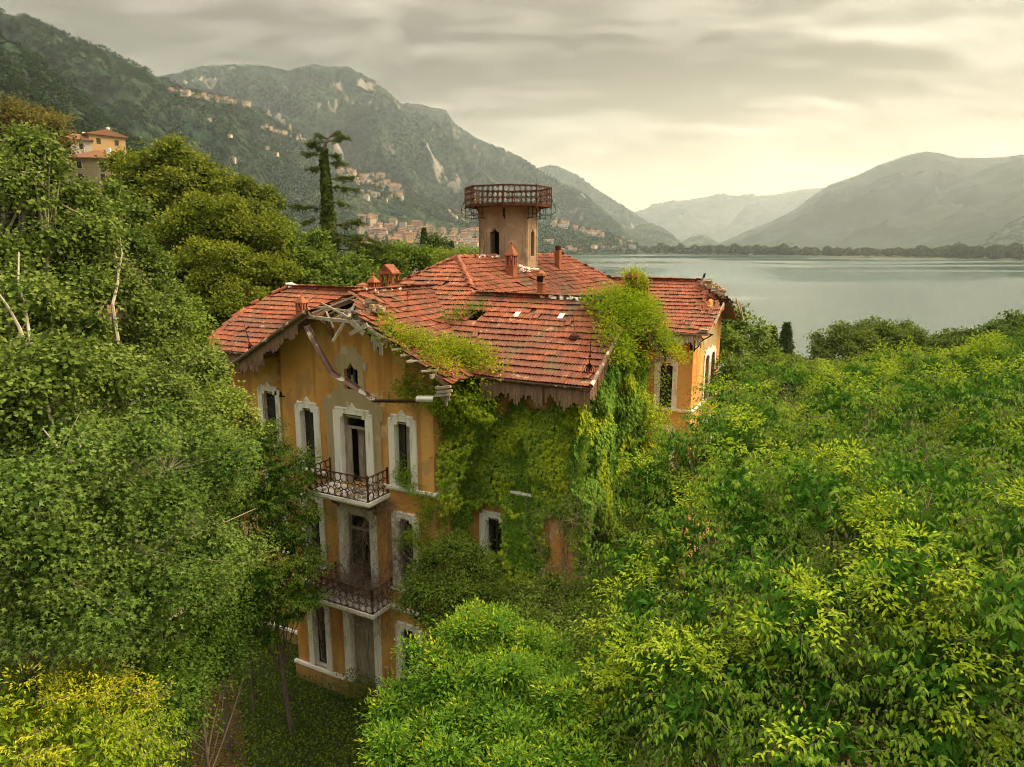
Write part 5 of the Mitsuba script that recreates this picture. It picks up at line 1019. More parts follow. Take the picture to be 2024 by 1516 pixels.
for z, dx, dy, dv_, w in [(26.9, .6, .3, .3, .6), (26.6, -.7, .2, .25, .6), (26.3, .9, -.3, .2, .6), (25.9, -1.0, .3, .1, .6), (25.2, 1.1, -.2, .1, .6), (24.2, -1.2, .3, 0, .6), (26.8, 1.3, .3, -.1, .4), (26.4, -1.4, .2, -.25, .35), (25.3, -1.6, -.4, .05, .3), (24.6, 1.6, .3, .12, .4), (23.3, 2.2, -.3, .25, .5), (22.8, 2.3, .8, -.2, .5), (20.9, -2.9, .2, .35, .8), (20.4, -1.6, -1.4, -.5, .7), (19.6, 2.8, .2, .35, .9), (18.6, -2.9, -.4, -1.0, .9), (18.8, 2.6, -1.2, -.7, .9), (17.6, -2.6, .5, -1.0, .9), (17.2, 3.0, .6, -1.1, .9), (16.6, -3.0, -.3, -.6, .8),
                        (19.0, 4.2, -.8, -.7, 1.2), (18.4, 5.6, .5, -1.0, 1.4), (16.0, 3.6, -1.6, -.9, 1.1), (17.9, -2.2, -1.2, -.7, .8), (21.6, 1.7, -1.0, -.2, .5), (17.8, 6.3, -.6, -1.3, 1.5), (17.0, 6.9, .3, -1.5, 1.6), (16.4, 5.6, -1.4, -1.0, 1.6), (16.0, 7.4, -.9, -1.2, 1.5), (13.0, -3.0, -.6, -.8, 1.2)]:
    x0 = np.interp(z, path[:, 2], path[:, 0]); a = np.array([x0, 60, z]); e = a + [dx, dy, dv_]
    u = np.linspace(0, 1, 8)[:, None]; m = (a + e) / 2 + [0, 0, .16 * abs(dx) * .5]
    q = (1 - u) ** 2 * a + 2 * u * (1 - u) * m + u * u * e
    br_.append(tube(q, np.linspace(.085, .018, 8), 5))
    nb = int(5 + 5.5 * abs(dx) * (.5 + .5 * w)); tb = rr.uniform(.15, 1.0, nb) ** .75
    b0 = np.stack([np.interp(tb, u[:, 0], q[:, k]) for k in range(3)], 1); bd = unit(np.array([dx, dy, dv_]))
    lat = unit(np.cross(bd, [0, 0, 1.0]))
    for b, t_ in zip(b0, tb):
        dd = unit(bd * rr.uniform(.35, .9) + lat * rr.normal(0, .75) + np.array([0, 0, 1.0]) * rr.normal(-.05, .24)); bl = rr.uniform(.35, 1.0) * (1.25 - .6 * t_) * (.55 + .5 * w); m_ = int(34 * bl + 10)
        s_ = rr.random(m_); p0 = b + dd * (s_ * bl)[:, None] + np.array([0, 0, -.22]) * (s_ ** 2 * bl)[:, None] + rr.normal(size=(m_, 3)) * [.07, .07, .045]
        nd.append((p0, unit(dd * .8 + rr.normal(size=(m_, 3)) * .55)))
put('cedar_tree__branches', cat(br_), 'bark')
p0, d0 = np.vstack([a for a, _ in nd]), np.vstack([b for _, b in nd]); n = len(p0)
v, f, c = leaf_mesh(p0, d0, np.array([0, 0, 1.0]) + rr.normal(size=p0.shape) * .3, rr.uniform(.14, .34, n), rr.uniform(.04, .09, n), lerp((.030, .042, .016), (.085, .105, .036), rr.random((n, 1))), 'kite', droop=.2)
put('cedar_tree__needles', (v, f), 'leaf', color=c)

# cypresses and conifers: narrow columns of upright sprays
def conifer(name, label, x, y, z0, z1, r, seed, shape=.5, pal=((.018, .030, .014), (.046, .062, .026)), L=.6, n=2600, group=None, dens=1.0, base=None):
    rr = np.random.default_rng(seed); key = num(name); tag(key, label, 'tree', group)
    t = rr.random(n); rad = r * np.clip(1 - t, 0, 1) ** shape * np.minimum(1, .35 + t * 6); o = unit(np.c_[rr.normal(size=(n, 2)), np.zeros(n)])
    k = rr.uniform(.6, 1.05, n) * (.8 + .4 * meshkit.fbm(np.c_[o[:, :2] * 1.5, t * 9], 2, seed))
    P_ = np.c_[np.full(n, x), np.full(n, y), z0 + (z1 - z0) * t] + o * (rad * k)[:, None]
    up = .9 if shape < .8 else -.15
    v, f, c = leaf_mesh(P_, o * .6 + [0, 0, up] + rr.normal(size=P_.shape) * .25, o + [0, 0, .3], L * rr.uniform(.6, 1.2, n), L * .4, lerp(pal[0], pal[1], rr.random((n, 1))), 'kite')
    put(f'{key}__crown', (v, f), 'leaf', color=c)
    put(f'{key}__trunk', tube([(x, y, (gz(x, y) if base is None else base) - .3), (x, y, z0 + (z1 - z0) * .9)], [.25, .05], 6), 'bark')
conifer('cypress', 'narrow dark cypress beside the round dark tree before the town', -17.2, 140, 10, 21.2, 1.25, 61)
conifer('cypress', 'tiny dark cypress left of the tower roof', -11.8, 140, 12, 18.6, .6, 62, n=1200)
conifer('spruce', 'left one of two dark conifers standing up against the lake', 34.4, 92, -4, 7.6, 2.2, 63, shape=.85, n=3000)
conifer('spruce', 'right one of two dark conifers standing up against the lake', 36.6, 93, -4, 8.0, 2.3, 64, shape=.85, n=3000)
# ivy that hangs on the right half of the villa
def wall_ivy(key, o, a, n, polys, dens, holes_=(), seed=0, L=.19, thick=.30, pal=((.055, .125, .018), (.19, .29, .045)), bright=((.22, .32, .02), (.34, .42, .035)), pb=.12, part='leaves', scale=.55):
    """leaves over a wall: o a point of the wall, a the level direction, n outwards; polygons in (along a, z)"""
    rr = np.random.default_rng(seed); a, n = np.array(a, float), np.array(n, float)
    pg = unary_union([Polygon(p) for p in polys])
    for h in holes_: pg = pg.difference(Polygon(h).buffer(0))
    x0, y0, x1, y1 = pg.bounds; m = int((x1 - x0) * (y1 - y0) * dens)
    from shapely import contains_xy
    s = np.c_[rr.uniform(x0, x1, m), rr.uniform(y0, y1, m)]
    wob = np.c_[meshkit.fbm(np.c_[s * 1.6, np.full(m, 1.)], 3, seed), meshkit.fbm(np.c_[s * 1.6, np.full(m, 7.)], 3, seed + 1)] - .5
    s = s[contains_xy(pg, *(s + wob * .9).T)]; m = len(s)
    b = meshkit.fbm(np.c_[s * scale * 1.6, np.full(m, 4.)], 4, seed + 2); bulge = np.clip((b - .33) / .35, 0, 1)
    big = meshkit.fbm(np.c_[s * scale * .7, np.full(m, 9.)], 3, seed + 5)
    d = thick * bulge * rr.uniform(.35, 1.0, m) + .03 + thick * .5 * np.clip(big - .45, 0, 1)
    P_ = np.array(o, float) + a * s[:, :1] + np.array([0, 0, 1.0]) * s[:, 1:] + n * d[:, None]
    D = np.array([0, 0, -1.0]) * .85 + n * rr.uniform(.15, .75, (m, 1)) + a * rr.normal(0, .42, (m, 1))
    N = n * .8 + np.array([0, 0, .55]) + rr.normal(size=(m, 3)) * .28
    c = lerp(pal[0], pal[1], np.clip(bulge * .6 + rr.uniform(-.1, .5, m), 0, 1)[:, None])
    y = (meshkit.fbm(np.c_[s * 1.1, np.full(m, 3.)], 3, seed + 9) + rr.normal(0, .05, m)) > (.66 - pb)
    y &= bulge > .25
    c[y] = lerp(bright[0], bright[1], rr.random((y.sum(), 1)))
    c *= rr.uniform(.8, 1.2, (m, 1))
    v, f, c = leaf_mesh(P_, D, N, L * rr.uniform(.6, 1.25, m), L * rr.uniform(.55, 1.1, m), c, 'lobed')
    put(f'{key}__{part}', (v, f), 'leaf', color=c, local=True)
IV = tag('wall_ivy', 'thick ivy covering the right half of the front and the right wall of the villa', 'ivy')
bare = [(-10.55, 8.25), (-9.75, 8.3), (-9.25, 7.5), (-9.2, 5.7), (-9.95, 5.9), (-10.55, 6.9)]
win = [(-13.55, 8.3), (-12.0, 8.45), (-11.9, 6.7), (-12.6, 6.3), (-13.75, 6.4)]
wall_ivy(IV, (0, UM, 0), (1, 0, 0), (0, -1, 0), [[(-14.2, 3), (-8.75, 3), (-8.75, 12.7), (-9.9, 12.9), (-10.8, 12.4), (-11.6, 13.1), (-14.2, 13.2)]], 330, [bare, win, [(-12.35, 12.1), (-11.9, 12.1), (-11.9, 12.6), (-12.35, 12.6)], [(-10.9, 12.5), (-9.9, 12.3), (-9.9, 13.3), (-10.9, 13.3)]], seed=3, thick=.42)
wall_ivy(IV, (VR, 0, 0), (0, 1, 0), (1, 0, 0), [[(21.45, .5), (29.0, .5), (28.9, 12.9), (27.2, 14.2), (25.5, 15.2), (23.6, 14.1), (22.9, 13.2), (21.45, 13.0)]], 430, seed=4, thick=.60, pal=((.036, .098, .022), (.14, .25, .052)), pb=.08)
wall_ivy(IV, (VR, 0, 0), (0, 1, 0), (1, 0, 0), [[(26.6, .5), (29.3, .5), (29.6, 9.5), (29.4, 12.5), (28.4, 13.4), (27.2, 12.0)]], 170, seed=5, thick=1.25, pal=((.055, .12, .020), (.18, .27, .045)), pb=.30)
wall_ivy(IV, (0, 21.1, 0), (1, 0, 0), (0, -1, 0), [[(-14.35, 9.6), (-13.9, 8.3), (-13.2, 8.8), (-12.9, 10.2), (-12.4, 11.3), (-11.6, 12.1), (-12.4, 12.6), (-13.6, 12.9), (-14.3, 12.6), (-14.5, 11.2)]], 190, seed=6, thick=.8, pal=((.055, .12, .014), (.18, .26, .03)), pb=.28)
wall_ivy(IV, (0, 21.5, 0), (1, 0, 0), (0, -1, 0), [[(-14.2, 4.6), (-13.2, 4.6), (-13.3, 8.8), (-14.0, 8.8)], [(-11.7, 5.6), (-10.6, 4.6), (-10.3, 6.6), (-11.0, 8.6), (-12.0, 8.6)]], 150, seed=8, thick=.7, pb=.24)
def stems(key, segs, mat='dry_stem', local=True):
    return put(key, cat([tube(*s) for s in segs]), mat, local=local)
rr = np.random.default_rng(70)
sg = []
for _ in range(16):
    v0 = rr.uniform(-11.2, -9.4); z = 2.5; q = [(v0, UM - .06, z)]
    for k in range(9): v0 += rr.normal(-.02, .16); z += .75; q.append((v0, UM - .05 - .06 * rr.random(), z))
    sg.append((q, np.linspace(.022, .007, 10), 4))
stems(f'{IV}__stems', sg)

def tufts(key, pts, outs, seed, per=46, spread=.30, L=.145, pal=((.08, .13, .010), (.20, .25, .016)), young=((.25, .28, .014), (.40, .38, .022)), p=.35, local=True, part='leaves', grav=.15, asp=.34):
    """compound-leaved shoots piled up round the points"""
    rr = np.random.default_rng(seed); t, o = np.array(pts, float), unit(np.array(outs, float)); n = len(t); i = np.repeat(np.arange(n), per)
    off = rr.normal(size=(len(i), 3)) * spread * [1, 1, .6]
    P_ = t[i] + off; D = unit(unit(off) * .8 + o[i] * .45 + rr.normal(size=off.shape) * .3 + [0, 0, -grav]); N = o[i] + [0, 0, .7] + rr.normal(size=off.shape) * .3
    md = rr.random(n)
    c = lerp(pal[0], pal[1], np.clip(md[i] * .6 + rr.random(len(i)) * .5 + .3 * (off @ np.array([0, 0, 1.0])) / spread, 0, 1)[:, None])
    y = (rr.random(n) < p)[i] & (rr.random(len(i)) < .75); c[y] = lerp(young[0], young[1], rr.random((y.sum(), 1)))
    s = L * rr.uniform(.6, 1.2, len(i)); v, f, c = leaf_mesh(P_, D, N, s, s * asp, c * rr.uniform(.85, 1.15, (len(i), 1)), 'kite')
    put(f'{key}__{part}', (v, f), 'leaf', color=c, local=local)
def scatter(pts, n, r, rr): 
    pts = np.array(pts, float); return pts[rr.integers(0, len(pts), n)] + rr.normal(size=(n, 3)) * r
# creeper that spills from the valley between bay and right wing
CR = tag('roof_creeper', 'yellow-green creeper spilling over the roof valley between gable and right wing', 'creeper')
bp = [(-15.82, 19.9), (-15.6, 20.0), (-15.3, 20.1), (-15.15, 19.5), (-14.85, 20.0), (-14.5, 20.3), (-14.6, 20.7), (-14.1, 21.1), (-13.95, 19.85), (-13.5, 19.7), (-14.0, 20.4), (-13.6, 20.6), (-14.3, 21.6), (-13.3, 20.2), (-14.75, 20.3), (-13.9, 21.4)]
mp = [(-13.9, 22.0), (-13.4, 22.1), (-12.9, 22.0), (-12.5, 21.75), (-13.3, 21.7), (-12.7, 21.3), (-12.2, 21.2), (-13.6, 21.5), (-13.1, 21.3), (-12.9, 21.6), (-13.4, 21.1)]
P3 = [(v, u, zbay(v) + .16) for v, u in bp] + [(v, u, max(zmain(u), 13.5) + .18) for v, u in mp]
P3 = np.array(P3); P3 = np.vstack([P3, scatter(P3, 60, (.18, .22, .06), rr), scatter(P3 + [0, 0, .14], 26, (.2, .2, .06), rr)])
tufts(CR, P3, [(0, -.35, 1)] * len(P3), 71, spread=.24, per=52, L=.16)
hg = np.array([(-13.3, 20.2, 13.2), (-12.9, 20.6, 13.0), (-12.5, 20.9, 12.9), (-13.6, 20.0, 12.9), (-13.0, 20.8, 12.5), (-12.6, 21.0, 12.3), (-13.5, 20.7, 12.2), (-12.2, 21.1, 12.5), (-13.8, 20.6, 12.5), (-13.9, 20.9, 11.9), (-13.3, 21.0, 11.6), (-14.0, 20.9, 11.2), (-12.9, 21.3, 11.0), (-14.15, 20.8, 10.5), (-13.7, 21.1, 10.2)])
hg = np.vstack([hg, scatter(hg, 26, (.22, .12, .25), rr)])
tufts(CR, hg, [(0, -1, .2)] * len(hg), 72, spread=.24, grav=.6, pal=((.045, .10, .012), (.15, .21, .018)), p=.22)
fa = np.array([(-15.35, UA - .25, 13.0), (-14.9, UA - .3, 13.15), (-14.65, UA - .3, 13.4), (-14.3, UA - .3, 12.95), (-14.9, UA - .35, 12.75), (-15.2, UA - .2, 12.8), (-14.5, UA - .35, 12.75), (-14.0, UA - .3, 12.8), (-15.0, UA - .1, 13.6)])
fa = np.vstack([fa, scatter(fa, 16, (.2, .08, .14), rr)])
tufts(CR, fa, [(0, -1, .4)] * len(fa), 73, spread=.21, grav=.1, pal=((.05, .11, .012), (.17, .24, .018)), p=.15)
vc = np.array([(-15.45, 23.75), (-15.2, 23.9), (-14.95, 24.1), (-14.7, 24.35), (-15.6, 23.5), (-15.3, 24.25), (-14.5, 24.5)])
tufts(CR, [(v, u, max(zmain(u), zbay(v)) + .16) for v, u in vc] * 2, [(0, -.4, 1)] * (2 * len(vc)), 74, spread=.22, pal=((.035, .085, .012), (.085, .15, .02)), p=.05)
# young shoots that climb out of the right bay window
CV = tag('window_creeper', 'green creeper trailing from the right upper bay window down the corner', 'creeper')
wv = np.array([(-15.55, UA - .05, 10.1), (-15.45, UA - .15, 9.7), (-15.4, UA - .2, 9.45), (-15.1, UA - .2, 9.25), (-15.6, UA - .12, 9.3), (-14.8, UA - .25, 9.1), (-14.6, UA - .25, 8.85), (-14.4, UA - .25, 8.5), (-14.5, UA - .25, 8.1), (-14.6, UA - .25, 7.7), (-14.9, UA - .3, 7.4), (-15.2, UA - .3, 7.2), (-15.55, UA - .3, 7.05), (-14.4, UA - .25, 7.0), (-14.7, UA - .3, 6.9), (-14.1, UA - .1, 8.7), (-14.0, UA + .2, 8.0), (-14.2, UA, 7.3), (-14.0, UA + .3, 6.7)])
wv = np.vstack([wv, scatter(wv, 34, (.16, .06, .16), rr)])
tufts(CV, wv, [(0, -1, .3)] * len(wv), 75, spread=.17, L=.12, grav=.45, pal=((.05, .11, .014), (.16, .23, .022)), p=.12)
# creeper over the right-hand gable
CG = tag('gable_creeper', 'bright creeper heaped over the right gable with a leafy spire', 'creeper')
gp = [(-9.7, 25.1), (-9.25, 25.4), (-8.7, 25.3), (-8.2, 25.0), (-9.2, 24.5), (-8.65, 24.4), (-8.2, 24.35), (-8.7, 23.7), (-8.3, 23.6), (-8.1, 23.9), (-8.4, 23.1), (-8.1, 22.9), (-8.9, 24.9), (-8.4, 24.8), (-8.15, 25.6), (-8.1, 26.2), (-8.2, 26.8), (-8.5, 26.0), (-9.0, 25.9), (-8.6, 27.2), (-8.3, 27.6), (-8.3, 28.2), (-8.4, 28.8)]
G3 = np.array([(v, u, (zmain(u) if u < 25.5 else 16 - A * (u - 25.5)) - max(0, (v + 9.0)) * .5 + .22) for v, u in gp])
G3 = np.vstack([G3, scatter(G3, 110, (.2, .25, .12), rr), scatter(G3 + [0, 0, .2], 60, (.18, .2, .08), rr)])
tufts(CG, G3, [(.4, -.3, 1)] * len(G3), 76, spread=.26, per=56, pal=((.06, .125, .010), (.19, .27, .016)), p=.28)
sp = np.array([(-8.75 + .10 * math.sin(k), 26.5, 15.6 + .125 * k) for k in range(12)])
tufts(CG, np.vstack([sp, scatter(sp[:8], 16, (.16, .12, .1), rr), scatter(sp[8:], 5, (.07, .07, .08), rr), [(-8.3, 26.5, 16.0), (-8.2, 26.6, 15.8)]]), [(.3, -.5, .5)] * 35, 77, spread=.19, per=85, pal=((.09, .15, .012), (.23, .28, .018)), p=.55)
fr = np.array([(-8.2, 28.6, 14.3), (-8.15, 29.2, 14.0), (-8.1, 29.8, 13.7), (-8.05, 30.3, 13.45), (-8.0, 30.8, 13.2), (-8.0, 31.2, 12.9)])
tufts(CG, np.vstack([fr, scatter(fr, 12, (.12, .2, .12), rr)]), [(.6, -.4, .8)] * 18, 78, spread=.19, per=40, pal=((.14, .19, .012), (.30, .31, .018)), p=.7)
dp = np.array([(-8.3, 27.0, 13.6), (-8.2, 27.4, 12.6), (-8.2, 27.9, 11.6), (-8.1, 28.3, 10.6), (-8.2, 28.6, 9.6), (-8.2, 28.7, 8.4), (-8.3, 28.9, 7.2), (-8.2, 28.8, 6.0)])
tufts(CG, np.vstack([dp, scatter(dp, 50, (.25, .35, .5), rr)]), [(1, -.5, .2)] * 58, 79, spread=.30, per=44, grav=.4, pal=((.055, .115, .014), (.17, .24, .022)), p=.30)

# dead, leafless creeper on the balconies and round the ground floor
DV = tag('dead_creeper', 'leafless brown creeper tangled over both balconies of the front bay', 'creeper')
sg = []
def strand(p, n, step, drift, w, r):
    q = [np.array(p, float)]; d = unit(rr.normal(size=3) + drift)
    for _ in range(n): d = unit(d + rr.normal(size=3) * w + np.array(drift) * .25); q.append(q[-1] + d * step)
    q = np.array(q); q[:, 1] = np.minimum(q[:, 1], UA + .08); return q, np.linspace(r, r * .4, n + 1), 3
for _ in range(230): sg.append(strand((rr.uniform(-19.3, -16.2), UA - rr.uniform(.1, 1.3), 4.2 + rr.uniform(0, .9)), 9, .17, (0, 0, -.02), .6, .010))
for _ in range(120): sg.append(strand((rr.uniform(-18.6, -16.8), UA - rr.uniform(-.05, .5), 4.3), 16, .22, (.02, .05, .42), .42, .010))
for _ in range(70): sg.append(strand((rr.uniform(-17.2, -16.0), UA - rr.uniform(0, .6), 8.4), 14, .2, (-.05, .06, -.5), .42, .010))
for _ in range(55): sg.append(strand((rr.uniform(-17.7, -16.3), UA - rr.uniform(.2, 1.2), 8.75), 8, .15, (.1, 0, .06), .6, .008))
for _ in range(90): sg.append(strand((rr.uniform(-20.8, -19.2), UA - rr.uniform(.05, .4), rr.uniform(3.4, 4.4)), 16, .2, (.05, .05, -.45), .4, .009))
for _ in range(85): sg.append(strand((rr.uniform(-16.3, -15.4), UA - rr.uniform(0, .3), rr.uniform(5, 8.0)), 16, .24, (.0, .05, -.45), .35, .009))
for _ in range(40): sg.append(strand((rr.uniform(-16.2, -14.6), UA - rr.uniform(0, .2), rr.uniform(4.9, 6.5)), 12, .18, (0, .06, .1), .6, .006))
stems(f'{DV}__stems', sg)
DG = tag('dry_tangle', 'heap of bare brown stems at the foot of the ivy corner', 'creeper')
sg = [(lambda q: (q[0], q[1], 3))(strand((-9.0 + rr.normal(0, .3), 20.6 + rr.normal(0, .3) - 1.0, 5.0 + rr.normal(0, .7)), 10, .17, (0, 0, .05), .7, .011)) for _ in range(220)]
sg += [strand((-8.8 + rr.normal(0, .2), 21.3 + rr.normal(0, .2), 5.5 + rr.uniform(0, 3.5)), 12, .2, (0, 0, .5), .4, .010) for _ in range(70)]
sg = [(np.c_[q[0][:, 0], q[0][:, 1], q[0][:, 2]], q[1], 3) for q in sg]
put(f'{DG}__stems', cat([tube(*s) for s in sg]), 'dry_stem', local=True)

# ground, path and the low cover in front of the house
az = np.radians(np.concatenate([np.arange(-60, 60, 1.0), np.arange(60, 300, 6.0)])); rd = np.concatenate([np.linspace(1.5, 60, 60), np.geomspace(62, 3200, 70)])
AZ, RD = np.meshgrid(az, rd, indexing='ij'); X, Y = RD * np.sin(AZ), RD * np.cos(AZ); Z = gz(X, Y)
n1, n2 = AZ.shape; i = np.arange(n1)[:, None] * n2; ii = (np.arange(n1)[:, None] + 1) % n1 * n2; j = np.arange(n2 - 1)[None]
F4 = np.stack([i + j, i + j + 1, ii + j + 1, ii + j], -1).reshape(-1, 4)[:, ::-1]
def soil(p, n, t):
    c = mix((0.040, 0.042, 0.018), (0.085, 0.078, 0.036), fbm(p.x * .5, p.y * .5, 0, 4)); return mix(c, (0.035, 0.055, 0.018), smoothstep(.4, .6, fbm(p.x * .08, p.y * .08, 3, 3)))
scene['soil'] = two({'type': 'diffuse', 'reflectance': proc(soil)})
vv = np.stack([X, Y, Z], -1).reshape(-1, 3)
put('ground', (np.vstack([vv, [[0, 0, float(gz(0, 0))]]]), np.vstack([np.vstack([F4[:, [0, 1, 2]], F4[:, [0, 2, 3]]]), [[k * n2, ((k + 1) % n1) * n2, n1 * n2][::-1] for k in range(n1)]])), 'soil', smooth=True)
tag('ground', kind='structure')
pth = np.array([(-14.6, 31.0), (-13.3, 28.3), (-12.3, 25.9), (-11.4, 24.0), (-10.6, 22.2), (-9.6, 20.0), (-8.6, 17.5)]); pw = np.array([.75, .85, .95, .95, .95, .95, .95])
dn = unit(np.gradient(pth, axis=0)); sn = np.c_[dn[:, 1], -dn[:, 0]]
pl_, pr_ = pth - sn * pw[:, None], pth + sn * pw[:, None]
pv = []
for k in range(len(pth)):
    for t in np.linspace(0, 1, 5): q = pl_[k] * (1 - t) + pr_[k] * t; pv.append((q[0], q[1], float(gz(*q)) + .05))
pf = [[a * 5 + b, a * 5 + b + 1, a * 5 + b + 6, a * 5 + b + 5] for a in range(len(pth) - 1) for b in range(4)]
scene['red_dirt'] = two({'type': 'diffuse', 'reflectance': proc(lambda p, n, t: mix(mix((0.050, 0.030, 0.021), (0.105, 0.066, 0.046), fbm(p.x * 2, p.y * 2, 0, 4)), (0.05, 0.055, 0.02), smoothstep(.55, .65, fbm(p.x * 5, p.y * 5, 2, 3))))})
put('path', (np.array(pv), np.array(pf)), 'red_dirt'); tag('path', kind='structure')
m = 56000; q = np.c_[rr.uniform(-20, 1.5, m), rr.uniform(15.0, 32.5, m)]
vu = q @ np.array([[CA, SA], [-SA, CA]])                    # villa axes
inside = (vu[:, 1] > UA - .3) & (vu[:, 0] > -21.8) & (vu[:, 0] < -14) | (vu[:, 1] > UM - .2) & (vu[:, 0] > -27) & (vu[:, 0] < -9)
dist = np.min(np.linalg.norm(q[:, None] - np.vstack([pth[:-1] * (1 - t) + pth[1:] * t for t in np.linspace(0, 1, 4)])[None], axis=2), axis=1)
hgt = .25 + .75 * meshkit.fbm(np.c_[q * .9, np.zeros(m)], 4, 6)
k = ~inside & (dist > .15 + .95 * rr.random(m) ** .7) ; q, hgt = q[k], hgt[k]; m = len(q)
P_ = np.c_[q, gz(q[:, 0], q[:, 1]) + hgt * rr.uniform(.4, 1, m)]
v, f, c = leaf_mesh(P_, rr.normal(size=(m, 3)) * .8 + [0, 0, -.05], np.array([0, 0, 1.0]) + rr.normal(size=(m, 3)) * .35, rr.uniform(.07, .15, m), rr.uniform(.05, .10, m), lerp((.034, .054, .010), (.125, .145, .028), np.clip(rr.random((m, 1)) * .8 + .5 * (hgt[:, None] - .5), 0, 1)), 'kite')
put('ground_cover', (v, f), 'leaf', color=c); tag('ground_cover', 'low nettles and ivy covering the ground before the house', 'ground cover', kind='stuff')
m = 5200; t_ = rr.integers(0, len(pth) - 1, m); w_ = rr.random((m, 1)); q = pth[t_] * (1 - w_) + pth[t_ + 1] * w_ + rr.normal(0, .55, (m, 2))
v, f, c = leaf_mesh(np.c_[q, gz(q[:, 0], q[:, 1]) + .07], rr.normal(size=(m, 3)) * [1, 1, .15], np.array([0, 0, 1.0]) + rr.normal(size=(m, 3)) * .3, rr.uniform(.06, .13, m), rr.uniform(.04, .08, m), lerp((.05, .028, .016), (.16, .10, .05), rr.random((m, 1))), 'kite')
put('leaf_litter', (v, f), 'leaf', color=c); tag('leaf_litter', 'fallen brown leaves strewn over the reddish path', 'leaf litter', kind='stuff')
# weeds standing at the door
tufts(tag('doorstep_weeds', 'dark weeds growing up before the ground floor door', 'weeds'), [(-18.3 + .25 * k + rr.normal(0, .1), UA - .5 - .2 * rr.random(), -.6 + rr.uniform(.1, 1.3)) for k in range(7) for _ in range(4)], [(0, -.5, .7)] * 28, 80, spread=.2, per=36, L=.10, asp=.6, pal=((.028, .05, .012), (.08, .11, .025)), p=0)
# ------------------------------------------------------------------ lake, mountains, town
def forest(p, n, t):
    a = fbm(p.x * .010, p.y * .010, p.z * .010, 4)
    c = mix((0.007, 0.017, 0.014), (0.020, 0.034, 0.020), smoothstep(.3, .7, a))  # greens shifted bluish: some of the distance haze is put into the colour
    c = mix(c, (0.040, 0.052, 0.026), .6 * smoothstep(.58, .66, fbm(p.x * .0042 + 3, p.y * .0042, p.z * .006, 4)) * smoothstep(.45, .8, n.z))
    return c * (.40 + 1.1 * smoothstep(.32, .68, fbm(p.x * .085, p.y * .085, p.z * .085, 3)))
def alp(p, n, t):
    c = forest(p, n, t); k = fbm(p.x * .008, p.y * .008, p.z * .0035, 5)
    return mix(c, mix((0.10, 0.095, 0.085), (0.24, 0.22, 0.19), fbm(p.x * .05, p.y * .05, p.z * .02, 4)), smoothstep(.61, .68, k) * smoothstep(.62, .46, n.z))
def bare(p, n, t): return mix((0.010, 0.020, 0.018), (0.028, 0.040, 0.030), fbm(p.x * .004, p.y * .004, p.z * .006, 4))
for k_, fn in (('forest_slope', forest), ('alpine_slope', alp), ('far_slope', bare)): scene[k_] = two({'type': 'diffuse', 'reflectance': proc(fn)})
